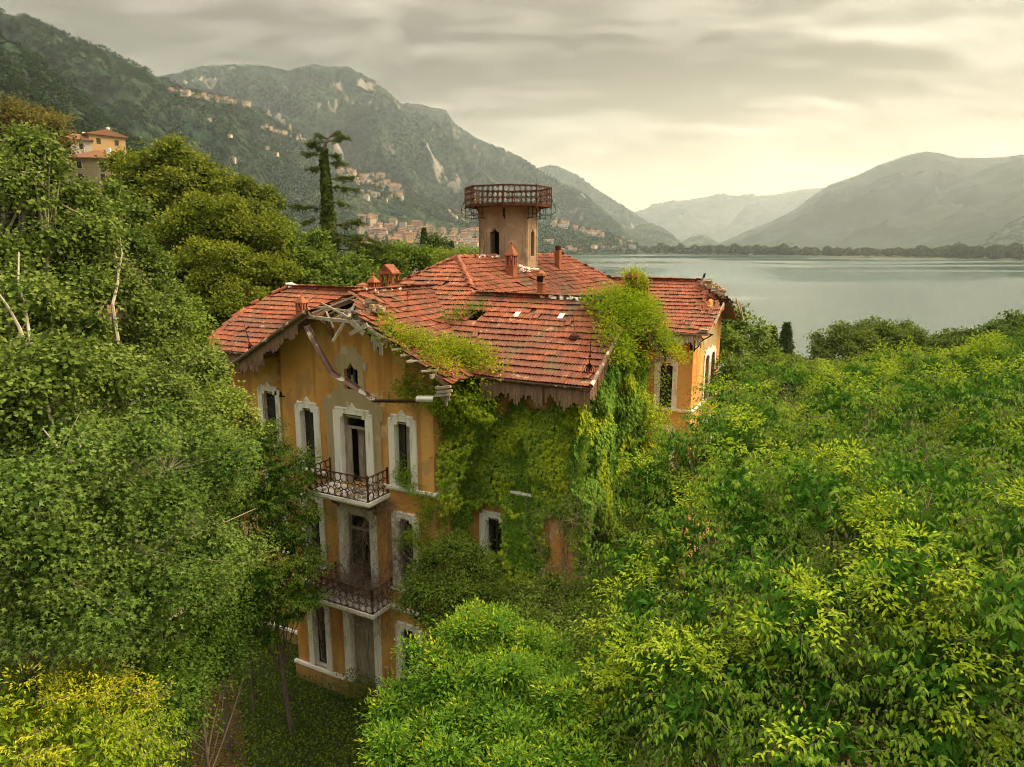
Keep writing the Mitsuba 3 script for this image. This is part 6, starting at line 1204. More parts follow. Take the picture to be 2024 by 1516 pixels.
CREST = {
'M0': [(-39.78, 0.2719),(-37.0, 0.2486),(-34.17, 0.2258),(-33.18, 0.2174),(-31.58, 0.1907),(-30.04, 0.1621),(-27.98, 0.1321),(-26.24, 0.1076),(-25.05, 0.0875),(-23.21, 0.0547),(-21.62, 0.0235)],
'M1': [(-42.89, 0.268),(-39.85, 0.2624),(-36.47, 0.2552),(-34.02, 0.2488),(-32.48, 0.2444),(-30.62, 0.2333),(-28.67, 0.2241),(-27.24, 0.2131),(-25.75, 0.2033),(-24.54, 0.192),(-23.28, 0.1863),(-21.63, 0.1831),(-19.96, 0.1773),(-18.26, 0.165),(-16.54, 0.1478),(-15.13, 0.1317),(-12.96, 0.1091),(-10.72, 0.0903),(-8.43, 0.0689),(-5.7, 0.0456),(-2.91, 0.0184),(-0.49, -0.0024)],
'M2': [(-28.9, 0.182),(-24.8, 0.2043),(-23.65, 0.2108),(-22.48, 0.2168),(-20.46, 0.2228),(-18.4, 0.2244),(-16.66, 0.2205),(-15.93, 0.2244),(-14.84, 0.2298),(-13.76, 0.2279),(-12.47, 0.2297),(-11.56, 0.2224),(-10.46, 0.2138),(-9.36, 0.1988),(-8.24, 0.1822),(-7.1, 0.1724),(-5.95, 0.165),(-4.95, 0.1542),(-4.03, 0.1361),(-2.86, 0.1098),(-1.67, 0.0932),(-0.48, 0.0798),(1.92, 0.0696),(3.53, 0.0594)],
'M3': [(-12.06, 0.1686),(-8.62, 0.1858),(-7.27, 0.1871),(-6.32, 0.183),(-5.16, 0.1801),(-4.39, 0.1622),(-2.84, 0.1448),(-1.27, 0.1331),(0.32, 0.1166),(1.91, 0.1032),(3.11, 0.0918),(3.91, 0.083),(4.71, 0.0782),(5.91, 0.0673),(7.12, 0.0489),(8.33, 0.0318),(9.35, 0.0168),(10.16, 0.0017)],
'M4': [(-0.48, 0.0865),(1.11, 0.0999),(1.91, 0.1046),(2.9, 0.1085),(3.49, 0.1078),(5.09, 0.0962),(6.69, 0.0759),(8.69, 0.0555),(9.89, 0.0418),(11.09, 0.0282),(12.67, 0.0126),(13.66, 0.0017)],
'M5': [(8.58, 0.0018),(9.34, 0.0216),(10.3, 0.0296),(11.08, 0.0302),(11.87, 0.0248),(12.67, 0.0146),(13.47, 0.0017)],
'M5b': [(13.01, 0.0017),(14.01, 0.0125),(14.88, 0.0158),(15.53, 0.0111),(16.31, 0.0017)],
'M6': [(5.56, 0.0252),(9.49, 0.0452),(10.65, 0.0505),(12.18, 0.0582),(13.69, 0.0611),(15.92, 0.067),(17.76, 0.0644),(19.91, 0.0655),(21.63, 0.071),(22.99, 0.0722),(25.64, 0.0719),(28.84, 0.064)],
'M7': [(15.94, 0.0017),(18.28, 0.0207),(20.03, 0.0335),(21.39, 0.0459),(22.69, 0.0643),(23.65, 0.0762),(25.57, 0.0871),(26.79, 0.0981),(28.3, 0.1068),(29.49, 0.1102),(30.39, 0.1074),(31.29, 0.1013),(32.72, 0.0998),(34.1, 0.0993),(34.99, 0.101),(37.45, 0.1005),(41.79, 0.0795)],
'M8': [(25.99, 0.0016),(28.66, 0.0403),(30.34, 0.0642),(31.72, 0.0782),(33.34, 0.0902),(35.02, 0.0971),(37.41, 0.1058),(41.49, 0.1194)],
'M9': [(28.55, 0.0016),(29.46, 0.007),(30.88, 0.0217),(32.27, 0.0347),(33.59, 0.0496),(35.23, 0.0646),(38.26, 0.0889),(41.64, 0.0995)],
'M10': [(32.2, -0.002),(33.04, 0.0027),(33.79, 0.017),(35.43, 0.0335),(38.49, 0.0572),(41.87, 0.0694)],
'MT': [(-23.05, 0.0889),(-19.56, 0.1005),(-17.39, 0.1094),(-14.48, 0.1032),(-12.23, 0.099),(-9.95, 0.0918),(-8.42, 0.0756),(-6.47, 0.0605),(-4.5, 0.0491),(-2.5, 0.0417),(-0.08, 0.0404),(1.93, 0.039),(3.95, 0.0342),(5.96, 0.0238),(7.97, 0.0148),(9.57, 0.0045),(10.57, -0.0037)],
'MF': [(-17.62, 0.0437),(-14.61, 0.0576),(-12.32, 0.0634),(-10.01, 0.0619),(-7.68, 0.0488),(-5.71, 0.0375),(-4.51, 0.0321),(-2.91, 0.0218),(-1.3, 0.0115)],
}
class Slope:
    """a mountain side: from the foot at distance rb up to the crest at rc, falling away again behind"""
    def __init__(s, crest, rc, rb, zb, amp, seed, bump=(6, 14.0), power=1.0):
        s.a = np.array([c[0] for c in crest]); tn = np.array([c[1] for c in crest])
        rc = np.interp(s.a, np.linspace(s.a[0], s.a[-1], len(rc)), rc); s.rc, s.zc = rc, 18 + rc * tn
        s.rb, s.zb, s.amp, s.seed, s.bump, s.pw = np.interp(s.a, np.linspace(s.a[0], s.a[-1], len(rb)), rb), zb, amp, seed, bump, power
    def at(s, az, t):
        rc, zc, rb = (np.interp(az, s.a, q) for q in (s.rc, s.zc, s.rb))
        r = rb + (rc - rb) * t; x, y = r * np.sin(np.radians(az)), r * np.cos(np.radians(az))
        up = np.clip(t, 0, 1); z = s.zb + (zc - s.zb) * np.where(t <= 1, up ** s.pw, 1 - 1.6 * (t - 1))
        q = np.stack([x, y, 0 * x], -1)
        g = meshkit.fbm(q / s.bump[1] / 14, 3, s.seed); rid = 1 - 2 * np.abs(g - .5) * 2
        z = z + s.amp * (rid - .62) * (4 * up * (1 - up)) ** .8 * np.clip((zc - s.zb) / 400, .05, 1.5)
        hard = meshkit.noise(q / s.bump[1], s.seed + 3); hard2 = meshkit.noise(q / s.bump[1] * 2.3, s.seed + 4)
        z = z + s.bump[0] * (np.sqrt(np.abs(hard)) + .5 * hard2 - .8) * np.clip(t * 8, 0, 1)
        return x, y, z
    def build(s, key, mat, na, nt, back=1.25):
        az = np.linspace(s.a[0], s.a[-1], na); t = np.concatenate([np.linspace(0, 1, nt), np.linspace(1, back, 7)[1:]])
        A_, T_ = np.meshgrid(az, t, indexing='ij'); x, y, z = s.at(A_, T_); n = len(t)
        i = np.arange(na - 1)[:, None] * n; j = np.arange(n - 1)[None]; f = np.stack([i + j, i + n + j, i + n + j + 1, i + j + 1], -1).reshape(-1, 4)
        key = put(key, (np.stack([x, y, z], -1).reshape(-1, 3), np.vstack([f[:, [0, 1, 2]], f[:, [0, 2, 3]]])), mat, smooth=True)
        tag(key, kind='structure'); return s
    def find(s, az, tan):
        t = np.linspace(.02, 1, 240); x, y, z = s.at(np.full(240, az), t); e = (z - 18) / np.hypot(x, y)
        k = np.flatnonzero(e >= tan); k = k[0] if len(k) else 239
        return x[k], y[k], z[k]
S0 = Slope(CREST['M0'], (1000, 900, 850), (330, 330), -5, 30, 1, (5, 9.0)).build('mountain', 'forest_slope', 220, 70)
S1 = Slope(CREST['M1'], (2100, 2000, 1950, 2200, 2700, 2900, 3000), (520, 560, 650, 950, 2000, 2500, 2600), -6, 95, 2, (7, 12.0)).build('mountain', 'forest_slope', 380, 140)
S2 = Slope(CREST['M2'], (4300, 4300, 4000), (2300, 2500), -6, 210, 3, (7, 18.0)).build('mountain', 'alpine_slope', 280, 100)
S3 = Slope(CREST['M3'], (5200, 5200, 4300), (3200, 3000), -6, 260, 4, (7, 20.0)).build('mountain', 'alpine_slope', 220, 80)
S4 = Slope(CREST['M4'], (7500, 7800), (5600, 5600), -6, 300, 5, (10, 45.0)).build('mountain', 'alpine_slope', 140, 44)
S5 = Slope(CREST['M5'], (5200, 5200), (4300, 4300), -6, 60, 6, (9, 24.0)).build('hills', 'forest_slope', 80, 26)
S5b = Slope(CREST['M5b'], (6500, 6500), (5800, 5800), -6, 40, 7, (9, 26.0)).build('hills', 'forest_slope', 60, 20)
S6 = Slope(CREST['M6'], (13500, 13500), (9500, 9500), -6, 420, 8, (12, 110.0)).build('mountain', 'far_slope', 130, 30)
S7 = Slope(CREST['M7'], (7200, 6800, 6500), (3900, 4200), -6, 170, 9, (4, 40.0)).build('mountain', 'far_slope', 190, 70)
S8 = Slope(CREST['M8'], (5800, 5600), (3700, 3600), -6, 120, 10, (4, 34.0)).build('mountain', 'far_slope', 140, 56)
S9 = Slope(CREST['M9'], (4700, 4500), (3200, 3000), -6, 80, 11, (4, 30.0)).build('mountain', 'far_slope', 120, 48)
S10 = Slope(CREST['M10'], (3700, 3600), (2700, 2500), -6, 60, 12, (6, 18.0)).build('mountain', 'forest_slope', 90, 40)
ST = Slope(CREST['MT'], (2500, 2650, 2700), (1250, 1500, 2300), -8, 60, 13, (7, 12.0)).build('hills', 'forest_slope', 320, 100)

# the woods on the nearer slopes
def woods(slope, n, a0, a1, t0, t1, seed, size=7.0, power=1.0):
    rr = np.random.default_rng(seed); a = rr.uniform(a0, a1, n); t = t0 + (t1 - t0) * rr.random(n) ** power
    q = np.c_[a * 1.1, t * 9, a * 0]; k = meshkit.fbm(q, 4, seed) > rr.uniform(.30, .52, n); a, t = a[k], t[k]; n = len(a)
    x, y, z = slope.at(a, t); per = 5; i = np.repeat(np.arange(n), per); h = size * rr.uniform(.6, 1.3, n); o = sphere_pts(rr, n * per); o[:, 2] = np.abs(o[:, 2])
    P_ = np.c_[x, y, z][i] + o * h[i][:, None] * [.34, .34, .40] + np.c_[np.zeros((n * per, 2)), h[i] * .35]
    shade = rr.random(n)[i]
    c = lerp((.008, .017, .011), (.017, .027, .014), np.clip(shade * .8 + .25 * rr.random(n * per), 0, 1)[:, None])
    v, f, c = leaf_mesh(P_, o + rr.normal(size=o.shape) * .3, o * .6 + [0, 0, 1.0], h[i] * .62, h[i] * .55, c, 'kite'); return v, f, c
wd = [woods(S0, 8000, -40, -21.7, .12, 1.0, 201, 6.0), woods(S1, 22000, -42, -4, .25, 1.0, 202, 8.0, .8), woods(ST, 5000, -23, -12, .03, 1.0, 203, 8.0), woods(ST, 3600, -12, -1.5, .52, 1.0, 204, 8.0), woods(ST, 700, -12, -1.5, .05, .5, 206, 6.0), woods(ST, 4500, -1.5, 10, .03, 1.0, 205, 8.0)]
v, f = cat([(a_, b_) for a_, b_, _ in wd]); put('forest', (v, f), 'leaf', color=np.vstack([c_ for *_, c_ in wd])); tag('forest', 'woods covering the nearer mountainsides', 'forest', kind='stuff')
# the lake and the low shore beyond it
def water_rough(p, n, t):
    s = fbm(p.x * .0035 + .3 * fbm(p.x * .01, p.y * .01, 0, 2), p.y * .011, 2.0, 4)
    return .03 + .20 * smoothstep(.40, .56, s)
def water_bump(p, n, t): return .030 * fbm(p.x * .25, p.y * .45, 1.0, 3) + .05 * fbm(p.x * .030, p.y * .075, 4.0, 3)
def water_col(p, n, t): return mix((0.010, 0.028, 0.025), (0.018, 0.040, 0.034), fbm(p.x * .004, p.y * .01, 6.0, 3))
scene['lake_water'] = two({'type': 'bumpmap', 'scale': 1.0, 'arbitrary': proc(water_bump, .2), 'nested': {'type': 'principled', 'base_color': proc(water_col), 'roughness': proc(water_rough), 'specular': .5}})
put('lake', (np.array([[-2500, 40, LAKE], [6000, 40, LAKE], [6000, 6500, LAKE], [-2500, 6500, LAKE]], float), np.array([[0, 1, 2, 3]])), 'lake_water'); tag('lake', kind='structure')
def shore_r(a): return np.interp(a, [6, 10, 13, 22.5, 29.5, 35, 45, 60], [3000, 2500, 2230, 1980, 1818, 1603, 1300, 1000])
a_ = np.linspace(6, 60, 200); rows = []
for dr_, z in ((-4, -8.0), (4, -6.5), (30, -6.0), (300, -5.2), (1200, -2.5), (3500, 2.0)):
    r_ = shore_r(a_) + 14 * (meshkit.fbm(np.c_[a_ * 2.2, a_ * 0, a_ * 0], 3, 4) - .5) + dr_; rows.append(np.c_[r_ * np.sin(np.radians(a_)), r_ * np.cos(np.radians(a_)), np.full(200, z)])
v = np.array(rows); i = np.arange(5)[:, None] * 200; j = np.arange(199)[None]; f = np.stack([i + j, i + 200 + j, i + 201 + j, i + 1 + j], -1).reshape(-1, 4)[:, ::-1]
scene['meadow'] = two({'type': 'diffuse', 'reflectance': proc(lambda p, n, t: mix((0.045, 0.062, 0.022), (0.13, 0.125, 0.045), smoothstep(.4, .65, fbm(p.x * .006, p.y * .012, 0, 3))))})
put('shore', (v.reshape(-1, 3), f), 'meadow'); tag('shore', kind='structure')

# trees along the far shore: six crowns, turned and scaled
def far_crown(seed, tall):
    rr = np.random.default_rng(seed); n = 300; o = sphere_pts(rr, n); b = .55 + .75 * meshkit.fbm(o * 1.9 + seed, 3, seed)
    P_ = o * b[:, None] * [.42, .42, .46 * tall] * rr.uniform(.75, 1.05, (n, 1)) + [0, 0, .55]
    return leaf_mesh(P_, o + [0, 0, .2] + rr.normal(size=(n, 3)) * .4, o + [0, 0, .6], rr.uniform(.12, .22, n), rr.uniform(.09, .17, n), lerp((.009, .015, .009), (.028, .036, .016), np.clip(rr.random((n, 1)) * .7 + .3 * o[:, 2:3], 0, 1)), 'kite')
FAR = []
for s in range(6):
    v, f, c = far_crown(s, [1.0, 1.05, .9, 1.1, 1.0, .8][s]); FAR.append((mikit.ply((v, f), 'leaf', color=c), mikit.ply(tube([(0, 0, -.05), (0, 0, .5)], [.03, .012], 5), 'bark')))
rr = np.random.default_rng(91)
for k in range(190):
    a0 = 9.0 + 29.5 * (k + rr.random()) / 190; thick = a0 < 21 or a0 > 31
    if not thick and rr.random() < .16: continue
    r0 = float(shore_r(a0)) + (rr.uniform(12, 60) if rr.random() < .7 else rr.uniform(60, 160)); h = rr.uniform(15, 25) * (1.0 if thick else .8) * (1.15 if rr.random() < .15 else 1) * 1.08
    key = num('lakeside_tree'); M = T().translate([r0 * math.sin(math.radians(a0)), r0 * math.cos(math.radians(a0)), -6.2]).rotate([0, 0, 1], rr.uniform(0, 360)).scale([h * rr.uniform(.8, 1.3), h * rr.uniform(.8, 1.3), h])
    A1, A2 = FAR[rr.integers(6)]; scene[f'{key}__crown'] = {**A1, 'to_world': M}; scene[f'{key}__trunk'] = {**A2, 'to_world': M}
    tag(key, 'dark hazy tree in the long row along the far shore of the lake', 'tree', 'trees along the far shore')

# houses
def gable_house(w, d, h, rh, ov=.5, hip=False):
    """walls and roof of a house, front towards -y, its middle at the origin"""
    wl = [bx(-w / 2, w / 2, -d / 2, d / 2, -4, h)]
    if not hip: wl.append((np.array([[-w / 2, -d / 2, h], [-w / 2, d / 2, h], [-w / 2, 0, h + rh * .96], [w / 2, -d / 2, h], [w / 2, d / 2, h], [w / 2, 0, h + rh * .96]]), np.array([[0, 2, 1], [3, 4, 5]])))
    a, b = w / 2 + ov, d / 2 + ov; e = h - rh * ov / (d / 2); x = max(w / 2 - d / 2, .3) if hip else a; th = .22
    top = np.array([[-a, -b, e], [a, -b, e], [a, b, e], [-a, b, e], [-x, 0, h + rh], [x, 0, h + rh]]); v = np.vstack([top + [0, 0, th], top])
    f = [[0, 1, 5], [0, 5, 4], [2, 3, 4], [2, 4, 5], [0, 4, 3], [1, 2, 5], [6, 11, 7], [6, 10, 11], [8, 10, 9], [8, 11, 10]] + [q for i, j in ((0, 1), (1, 2), (2, 3), (3, 0)) for q in ([i, i + 6, j + 6], [i, j + 6, j])]
    return cat(wl), (v, np.array(f))
WALLC = [(.44, .38, .29), (.50, .42, .30), (.40, .35, .28), (.48, .36, .21), (.54, .50, .43), (.42, .29, .20), (.37, .33, .28)]
scene['town_roof'] = two({'type': 'diffuse', 'reflectance': proc(lambda p, n, t: mix((0.105, 0.060, 0.043), (0.235, 0.125, 0.082), fbm(p.x * .05, p.y * .05, p.z * .3, 3)))})
HV = []
for s in range(7):
    w, d, h, rh = [(12, 10, 8, 2.2), (10, 9, 7, 2), (15, 10, 9, 2.3), (11, 11, 10, 2.1), (9, 8, 6, 2), (16, 11, 11, 2.2), (12, 9, 6, 1.8)][s]
    a, b = gable_house(w, d, h, rh, .6, hip=s in (3, 5)); wn = []
    for y, sg_ in ((-d / 2 - .02, 1), (d / 2 + .02, -1)):
        for q in np.arange(-w / 2 + 1.6, w / 2 - 1, 2.7):
            for z in np.arange(1.2, h - 1.2, 3.0): wn.append(bx(q - .5, q + .5, min(y, y + sg_ * .1), max(y, y + sg_ * .1), z, z + 1.5))
    HV.append((a, mikit.ply(b, 'town_roof'), mikit.ply(cat(wn), 'shutter_paint')))
HW = {(s, k): mikit.ply(HV[s][0], 'painted', color=np.tile(WALLC[k], (len(HV[s][0][0]), 1))) for s in range(7) for k in range(7)}
def town(slope, n, area, label, group, seed, size=1.0, flat=False, face=0.0):
    rr = np.random.default_rng(seed); done = []
    for _ in range(n * 30):
        if len(done) >= n: break
        a, e = area(rr); x, y, z = slope.find(a, e)
        if any((x - p) ** 2 + (y - q) ** 2 < (11 * size) ** 2 for p, q in done): continue
        done.append((x, y)); s, k = rr.integers(7), rr.integers(7); key = num('house'); g = size * rr.uniform(.8, 1.15)
        M = T().translate([x, y, z - 1.0]).rotate([0, 0, 1], -a + face + rr.choice([0, 90]) + rr.normal(0, 14)).scale(g)
        scene[f'{key}__wall'] = {**HW[s, k], 'to_world': M}; scene[f'{key}__roof'] = {**HV[s][1], 'to_world': M}; scene[f'{key}__windows'] = {**HV[s][2], 'to_world': M}
        tag(f'{key}__windows', kind='stuff'); tag(key, label, 'house', group)
    return done
def band(a0, a1, e0, e1, w, p=1.0):
    def g(rr):
        t = rr.random() ** p; return a0 + (a1 - a0) * t, e0 + (e1 - e0) * t + rr.normal(0, w)
    return g
def rim(a0, a1, lo, hi):
    def g(rr):
        a = rr.uniform(a0, a1); return a, np.interp(a, ST.a, (ST.zc - 18) / ST.rc) - rr.uniform(lo, hi)
    return g
town(S1, 32, band(-24.9, -19.6, .1850, .1765, .0011), 'tiny pale house in the village strung along the upper mountainside', 'houses of the upper mountain village', 101, .9)
town(S1, 20, band(-19.0, -15.4, .1500, .1335, .0013), 'tiny pale house in the village beside the yellow church', 'houses of the church village', 102, .9)
town(S1, 6, lambda r_: (r_.uniform(-22.6, -17), r_.uniform(.09, .16)), 'lone farmhouse among the woods of the mountainside', 'scattered farmhouses', 103, .8)
town(ST, 56, rim(-13.6, -8.6, .001, .017), 'small house packed into the village on the spur behind the cedar', 'houses of the spur village', 104, 1.15)
town(ST, 12, lambda r_: (r_.uniform(-11.8, -9.2), r_.uniform(.058, .072)), 'house on the terraced slope below the spur village', 'houses of the terraces', 105)
town(ST, 98, lambda r_: (lambda a: (a, r_.uniform(-.004, np.interp(a, [-12, -8, -5, -2], [.040, .022, .018, .024]))))(r_.uniform(-12, -1.6)), 'house with a brown tiled roof in the lakeside town behind the villa', 'houses of the lakeside town', 106, 1.4)
town(ST, 16, rim(-5.2, -2.2, .002, .014), 'house high above the town beside the tower railing', 'houses above the town', 107)
town(ST, 36, rim(2.6, 9.4, .0005, .010), 'house on the ridge that runs down to the lake right of the tower', 'houses of the lake ridge', 108, 1.15)
town(ST, 14, lambda r_: (r_.uniform(3.9, 9.0), r_.uniform(-.0075, -.0035)), 'pale waterfront house right of the tower', 'waterfront houses', 109, 1.2)

def house(label, x, y, z, w, d, h, rh, rot, wallc, roofm='town_roof', hip=False, wins=(), fl=(1.0, 3.8), chimney_=True, name='hillside_house', cat_='house'):
    key = num(name); tag(key, label, cat_)
    a, b = gable_house(w, d, h, rh, .6, hip); M = np.array(T().translate([x, y, z]).rotate([0, 0, 1], rot).matrix)
    def tr(m): return np.asarray(m[0]) @ M[:3, :3].T + M[:3, 3], m[1]
    put(f'{key}__wall', tr(a), 'painted', color=np.array(wallc)); put(f'{key}__roof', tr(b), roofm)
    for q in wins:
        for zf in fl:
            if zf + 1.5 > h: continue
            wk = put(f'{key}__window', tr(cat([bx(q - .62, q + .62, -d / 2 - .07, -d / 2 - .001, zf - .1, zf), bx(q - .62, q - .5, -d / 2 - .06, -d / 2 - .001, zf, zf + 1.5), bx(q + .5, q + .62, -d / 2 - .06, -d / 2 - .001, zf, zf + 1.5)])), 'white_stone')
            put(f'{wk}__shutter', tr(bx(q - .5, q + .5, -d / 2 - .05, -d / 2 - .002, zf, zf + 1.5)), 'shutter_paint')
    for s_ in (-1, 1):
        for q in np.arange(-d / 4, d / 4 + .1, d / 2):
            put(f'{key}__window', tr(bx(s_ * (w / 2 + .03) - .03, s_ * (w / 2 + .03) + .03, q - .5, q + .5, 3.6, 5.0)), 'shutter_paint')
    if chimney_: put(f'{key}__chimney', tr(bx(w * .2, w * .2 + .7, -.35 + d * .12, .35 + d * .12, h + rh * .4, h + rh + .9)), 'white_stone')
    return key
house('white hillside house with brown roof, largest of the white pair at the upper left', -118.0, 190, 40.5, 9.6, 8, 4.2, 1.7, 22, (.44, .42, .39), wins=(-3.2, .2, 3.2), fl=(1.4,))
house('narrow white two-storey hillside house joined right of the wider white one', -112.8, 191, 38.5, 5.4, 7, 6.4, 1.5, 32, (.46, .44, .41), wins=(0.4,), fl=(1.0, 3.9))
house('ochre hillside house with a projecting flat eave at the top of the slope', -108.9, 195, 40.6, 6.6, 9, 6.0, 1.3, -38, (.36, .25, .13), wins=(-1.6, 1.6), fl=(.8, 3.4))
house('pale yellow hillside house with a hipped red roof below the ochre one', -93.5, 165, 31.6, 9.0, 8, 5.6, 1.8, 8, (.38, .32, .22), hip=True, wins=(-2.4, 2.2), fl=(.6, 3.2))
house('low hillside house under a dark slate-brown roof left of the pale yellow one', -101.6, 172, 32.5, 7.0, 9, 4.0, 1.8, 40, (.52, .48, .40), wins=(-1.5, 1.5), fl=(1.2,))
house('hillside house showing only its long tiled roof at the far left', -121.5, 168, 40.0, 13, 8, 4.0, 1.9, 14, (.46, .33, .24))
house('cream house with tiled roof half hidden behind the plane trees at the left edge', -51.5, 77, 17.2, 9.5, 8, 5.2, 1.9, 24, (.58, .54, .45), wins=(-2.6, 0, 2.6), fl=(.6, 3.2))
house('small grey garden shed behind the plane tree beside the left roof', -22.8, 43.5, 12.0, 3.2, 3.4, 2.4, 1.2, 30, (.42, .39, .36), chimney_=False, name='garden_shed', cat_='shed')
key = tag('terrace_wall', 'pale terrace wall with railings below the white hillside houses', 'wall')
put(f'{key}__wall', beam((-118, 180, 38.2), (-101, 176, 36.4), .5, 1.8), 'beige_plaster'); put(f'{key}__railing', cat([tube([(-118, 179.6, 40.0), (-101, 175.6, 38.2)], .05, 4)] + [tube([(-118 + 17 * t, 179.6 - 4 * t, 39.1 - 1.8 * t), (-118 + 17 * t, 179.6 - 4 * t, 40.0 - 1.8 * t)], .04, 4) for t in np.linspace(0, 1, 12)]), 'black_iron')
for i, (px, lab) in enumerate(((-34.95, 'grey wooden pole standing before the olive-green tree'), (-34.45, 'white metal pole just right of the grey wooden one'))):
    key = num('utility_pole'); tag(key, lab, 'pole'); z0 = float(gz(px, 60)) - .3
    put(f'{key}__pole', tube([(px, 60, z0), (px, 60, 18.9 - .3 * i)], [.14 - .07 * i, .10 - .04 * i], 7), ('bark', 'zinc')[i])
    put(f'{key}__crossbar', beam((px - .35, 60, 18.7 - .3 * i), (px + .35, 60, 18.7 - .3 * i), .07, .07), ('bark', 'black_iron')[i])

# landmarks of the town, set where the eye finds them between the smaller roofs
def landmark(label, a, e, w, d, h, rh, rot, col, hip=False, rows=0, name='town_building', cat_='building'):
    x, y, z = ST.find(a, e); key = num(name); tag(key, label, cat_)
    A_, B_ = gable_house(w, d, h, rh, .7, hip); M = np.array(T().translate([x, y, z - 1.5]).rotate([0, 0, 1], -a + rot).matrix)
    def tr(m): return np.asarray(m[0]) @ M[:3, :3].T + M[:3, 3], m[1]
    put(f'{key}__wall', tr(A_), 'painted', color=np.array(col)); put(f'{key}__roof', tr(B_), 'town_roof')
    for r_ in range(rows):
        for q in np.arange(-w / 2 + 2, w / 2 - 1, 3.4): put(f'{key}__window', tr(bx(q - .6, q + .6, -d / 2 - .06, -d / 2 - .001, 1.5 + 3.3 * r_, 3.3 + 3.3 * r_)), 'shutter_paint')
    return key
landmark('broad brown apartment block with a flat hipped roof in the middle of the town', -7.6, .0235, 30, 18, 19, 3.0, 12, (.30, .20, .145), True, 5)
landmark('long white building with a grey roof beside the foot of the tower', -3.3, .0035, 42, 16, 11, 3.0, 14, (.58, .57, .52), False, 3)
landmark('tall ochre block at the upper left of the town', -11.1, .031, 14, 12, 22, 2.4, 20, (.52, .38, .22), True, 6)
landmark('wide cream building with brown roof at the left of the town', -10.5, .0165, 34, 15, 12, 3.0, 18, (.54, .46, .33), False, 3)
landmark('cream gabled house in the lower town facing the villa', -8.3, .0085, 18, 14, 9, 3.5, 75, (.58, .53, .42), False, 2)
landmark('large pale hotel on the slope just right of the tower', 4.1, .0255, 34, 12, 14, 1.8, 10, (.56, .55, .50), True, 4)
landmark('long terraced house below the hotel right of the tower', 2.9, .0040, 30, 12, 10, 2.4, 8, (.55, .50, .42), False, 2)
landmark('grey industrial shed at the water on the far shore', 9.55, -.0040, 26, 14, 15, 1.0, 4, (.42, .43, .44), True, 0)
landmark('castle-like cluster on top of the spur village', -10.2, .0925, 26, 14, 11, 2.2, 10, (.46, .36, .26), True, 2)
def bell_tower(label, slope, a, e, w, h, col, rot=0, nave=None):
    x, y, z = slope.find(a, e); key = num('church'); tag(key, label, 'church'); M = np.array(T().translate([x, y, z - 1]).rotate([0, 0, 1], -a + rot).matrix)
    def tr(m): return np.asarray(m[0]) @ M[:3, :3].T + M[:3, 3], m[1]
    put(f'{key}__tower', tr(cat([bx(-w / 2, w / 2, -w / 2, w / 2, -3, h), bx(-w / 2 - .4, w / 2 + .4, -w / 2 - .4, w / 2 + .4, h * .72, h * .74), bx(-w / 2 - .4, w / 2 + .4, -w / 2 - .4, w / 2 + .4, h, h + .5)])), 'painted', color=np.array(col))
    put(f'{key}__spire', tr(lathe([(w * .62, h + .5), (w * .45, h + w * .35), (w * .1, h + w * .8), (0, h + w)], 8, (0, 0, 0), math.pi / 8)), 'town_roof')
    put(f'{key}__belfry_opening', tr(bx(-w * .22, w * .22, -w / 2 - .05, w / 2 + .05, h * .78, h * .95)), 'shutter_paint')
    if nave:
        A_, B_ = gable_house(nave[0], nave[1], nave[2], nave[3], .5); A_ = (A_[0] + [-(nave[0] / 2 + w / 2), 0, 0], A_[1]); B_ = (B_[0] + [-(nave[0] / 2 + w / 2), 0, 0], B_[1])
        put(f'{key}__nave', tr(A_), 'painted', color=np.array(col)); put(f'{key}__roof', tr(B_), 'town_roof')
bell_tower('small yellow church with a bell tower alone on the mountainside', S1, -16.75, .1465, 5, 21, (.62, .50, .24), 10, (16, 9, 9, 3))
bell_tower('pale bell tower rising beside the dark round tree in the town', ST, -5.5, .0030, 7, 28, (.58, .54, .47), 8, (20, 12, 10, 3))
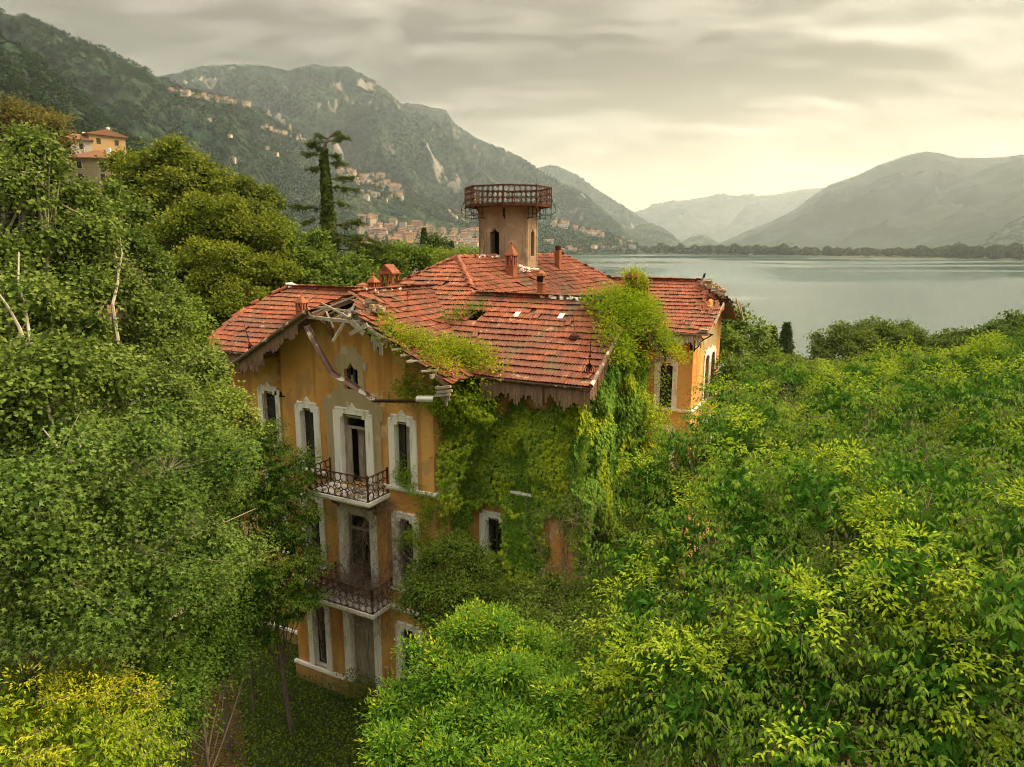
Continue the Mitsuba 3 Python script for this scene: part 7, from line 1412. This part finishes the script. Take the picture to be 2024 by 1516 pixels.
bell_tower('white domed church tower in the upper town', ST, -6.75, .0195, 5, 20, (.60, .56, .48), 8, (16, 11, 10, 3))
bell_tower('short square tower at the right of the town before the villa tower', ST, -4.25, .0045, 5, 19, (.52, .42, .29), 8)

# the rowing boat on the lake
bxp = np.array([math.sin(math.radians(7.32)), math.cos(math.radians(7.32))]) * 690
key = tag('rowing_boat', 'small dark rowing boat on the lake just above the right roof', 'boat')
ln, wd = 5.6, 1.5; tt = np.linspace(-1, 1, 13); half = wd / 2 * np.clip(1 - np.abs(tt) ** 2.6, 0.05, 1); gun = .55 + .25 * np.abs(tt) ** 2
hull = []
for sgn in (-1, 1): hull.append(np.c_[tt * ln / 2, sgn * half, gun])
keel = np.c_[tt * ln / 2 * .9, tt * 0, np.full(13, -.12)]; inn = [np.c_[tt * ln / 2 * .95, sg_ * half * .85, gun - .03] for sg_ in (-1, 1)]; flr = np.c_[tt * ln / 2 * .85, tt * 0, np.full(13, .08)]
v = np.vstack([hull[0], keel, hull[1], inn[0], flr, inn[1]]); f = []
for a_i, b_i in ((0, 1), (1, 2), (3, 4), (4, 5), (0, 3), (2, 5)):
    for i in range(12): f.append([a_i * 13 + i, a_i * 13 + i + 1, b_i * 13 + i + 1, b_i * 13 + i])
ov = np.array([bxp[0], bxp[1], LAKE + .05])
put(f'{key}__hull', (v + ov, np.array(f)), 'black_iron')
for x in (-1.1, .9): put(f'{key}__seat', tuple([bx(x - .14, x + .14, -.62, .62, .38, .43)[0] + ov, CUBE_F]), 'bleached_wood')
put(f'{key}__motor', cat([(bx(-2.95, -2.65, -.15, .15, .55, 1.15)[0] + ov, CUBE_F), (bx(-2.86, -2.76, -.05, .05, -.3, .6)[0] + ov, CUBE_F)]), 'black_iron')
# the air: one closed box of thin haze round everything
scene['haze'] = dict(type='cube', to_world=T().translate([2000, 7000, 760]).scale([13000, 9000, 769.5]), bsdf={'type': 'null'}, interior={'type': 'ref', 'id': 'air'})
tag('haze', 'thin warm haze filling the basin of the lake', 'haze', kind='stuff')
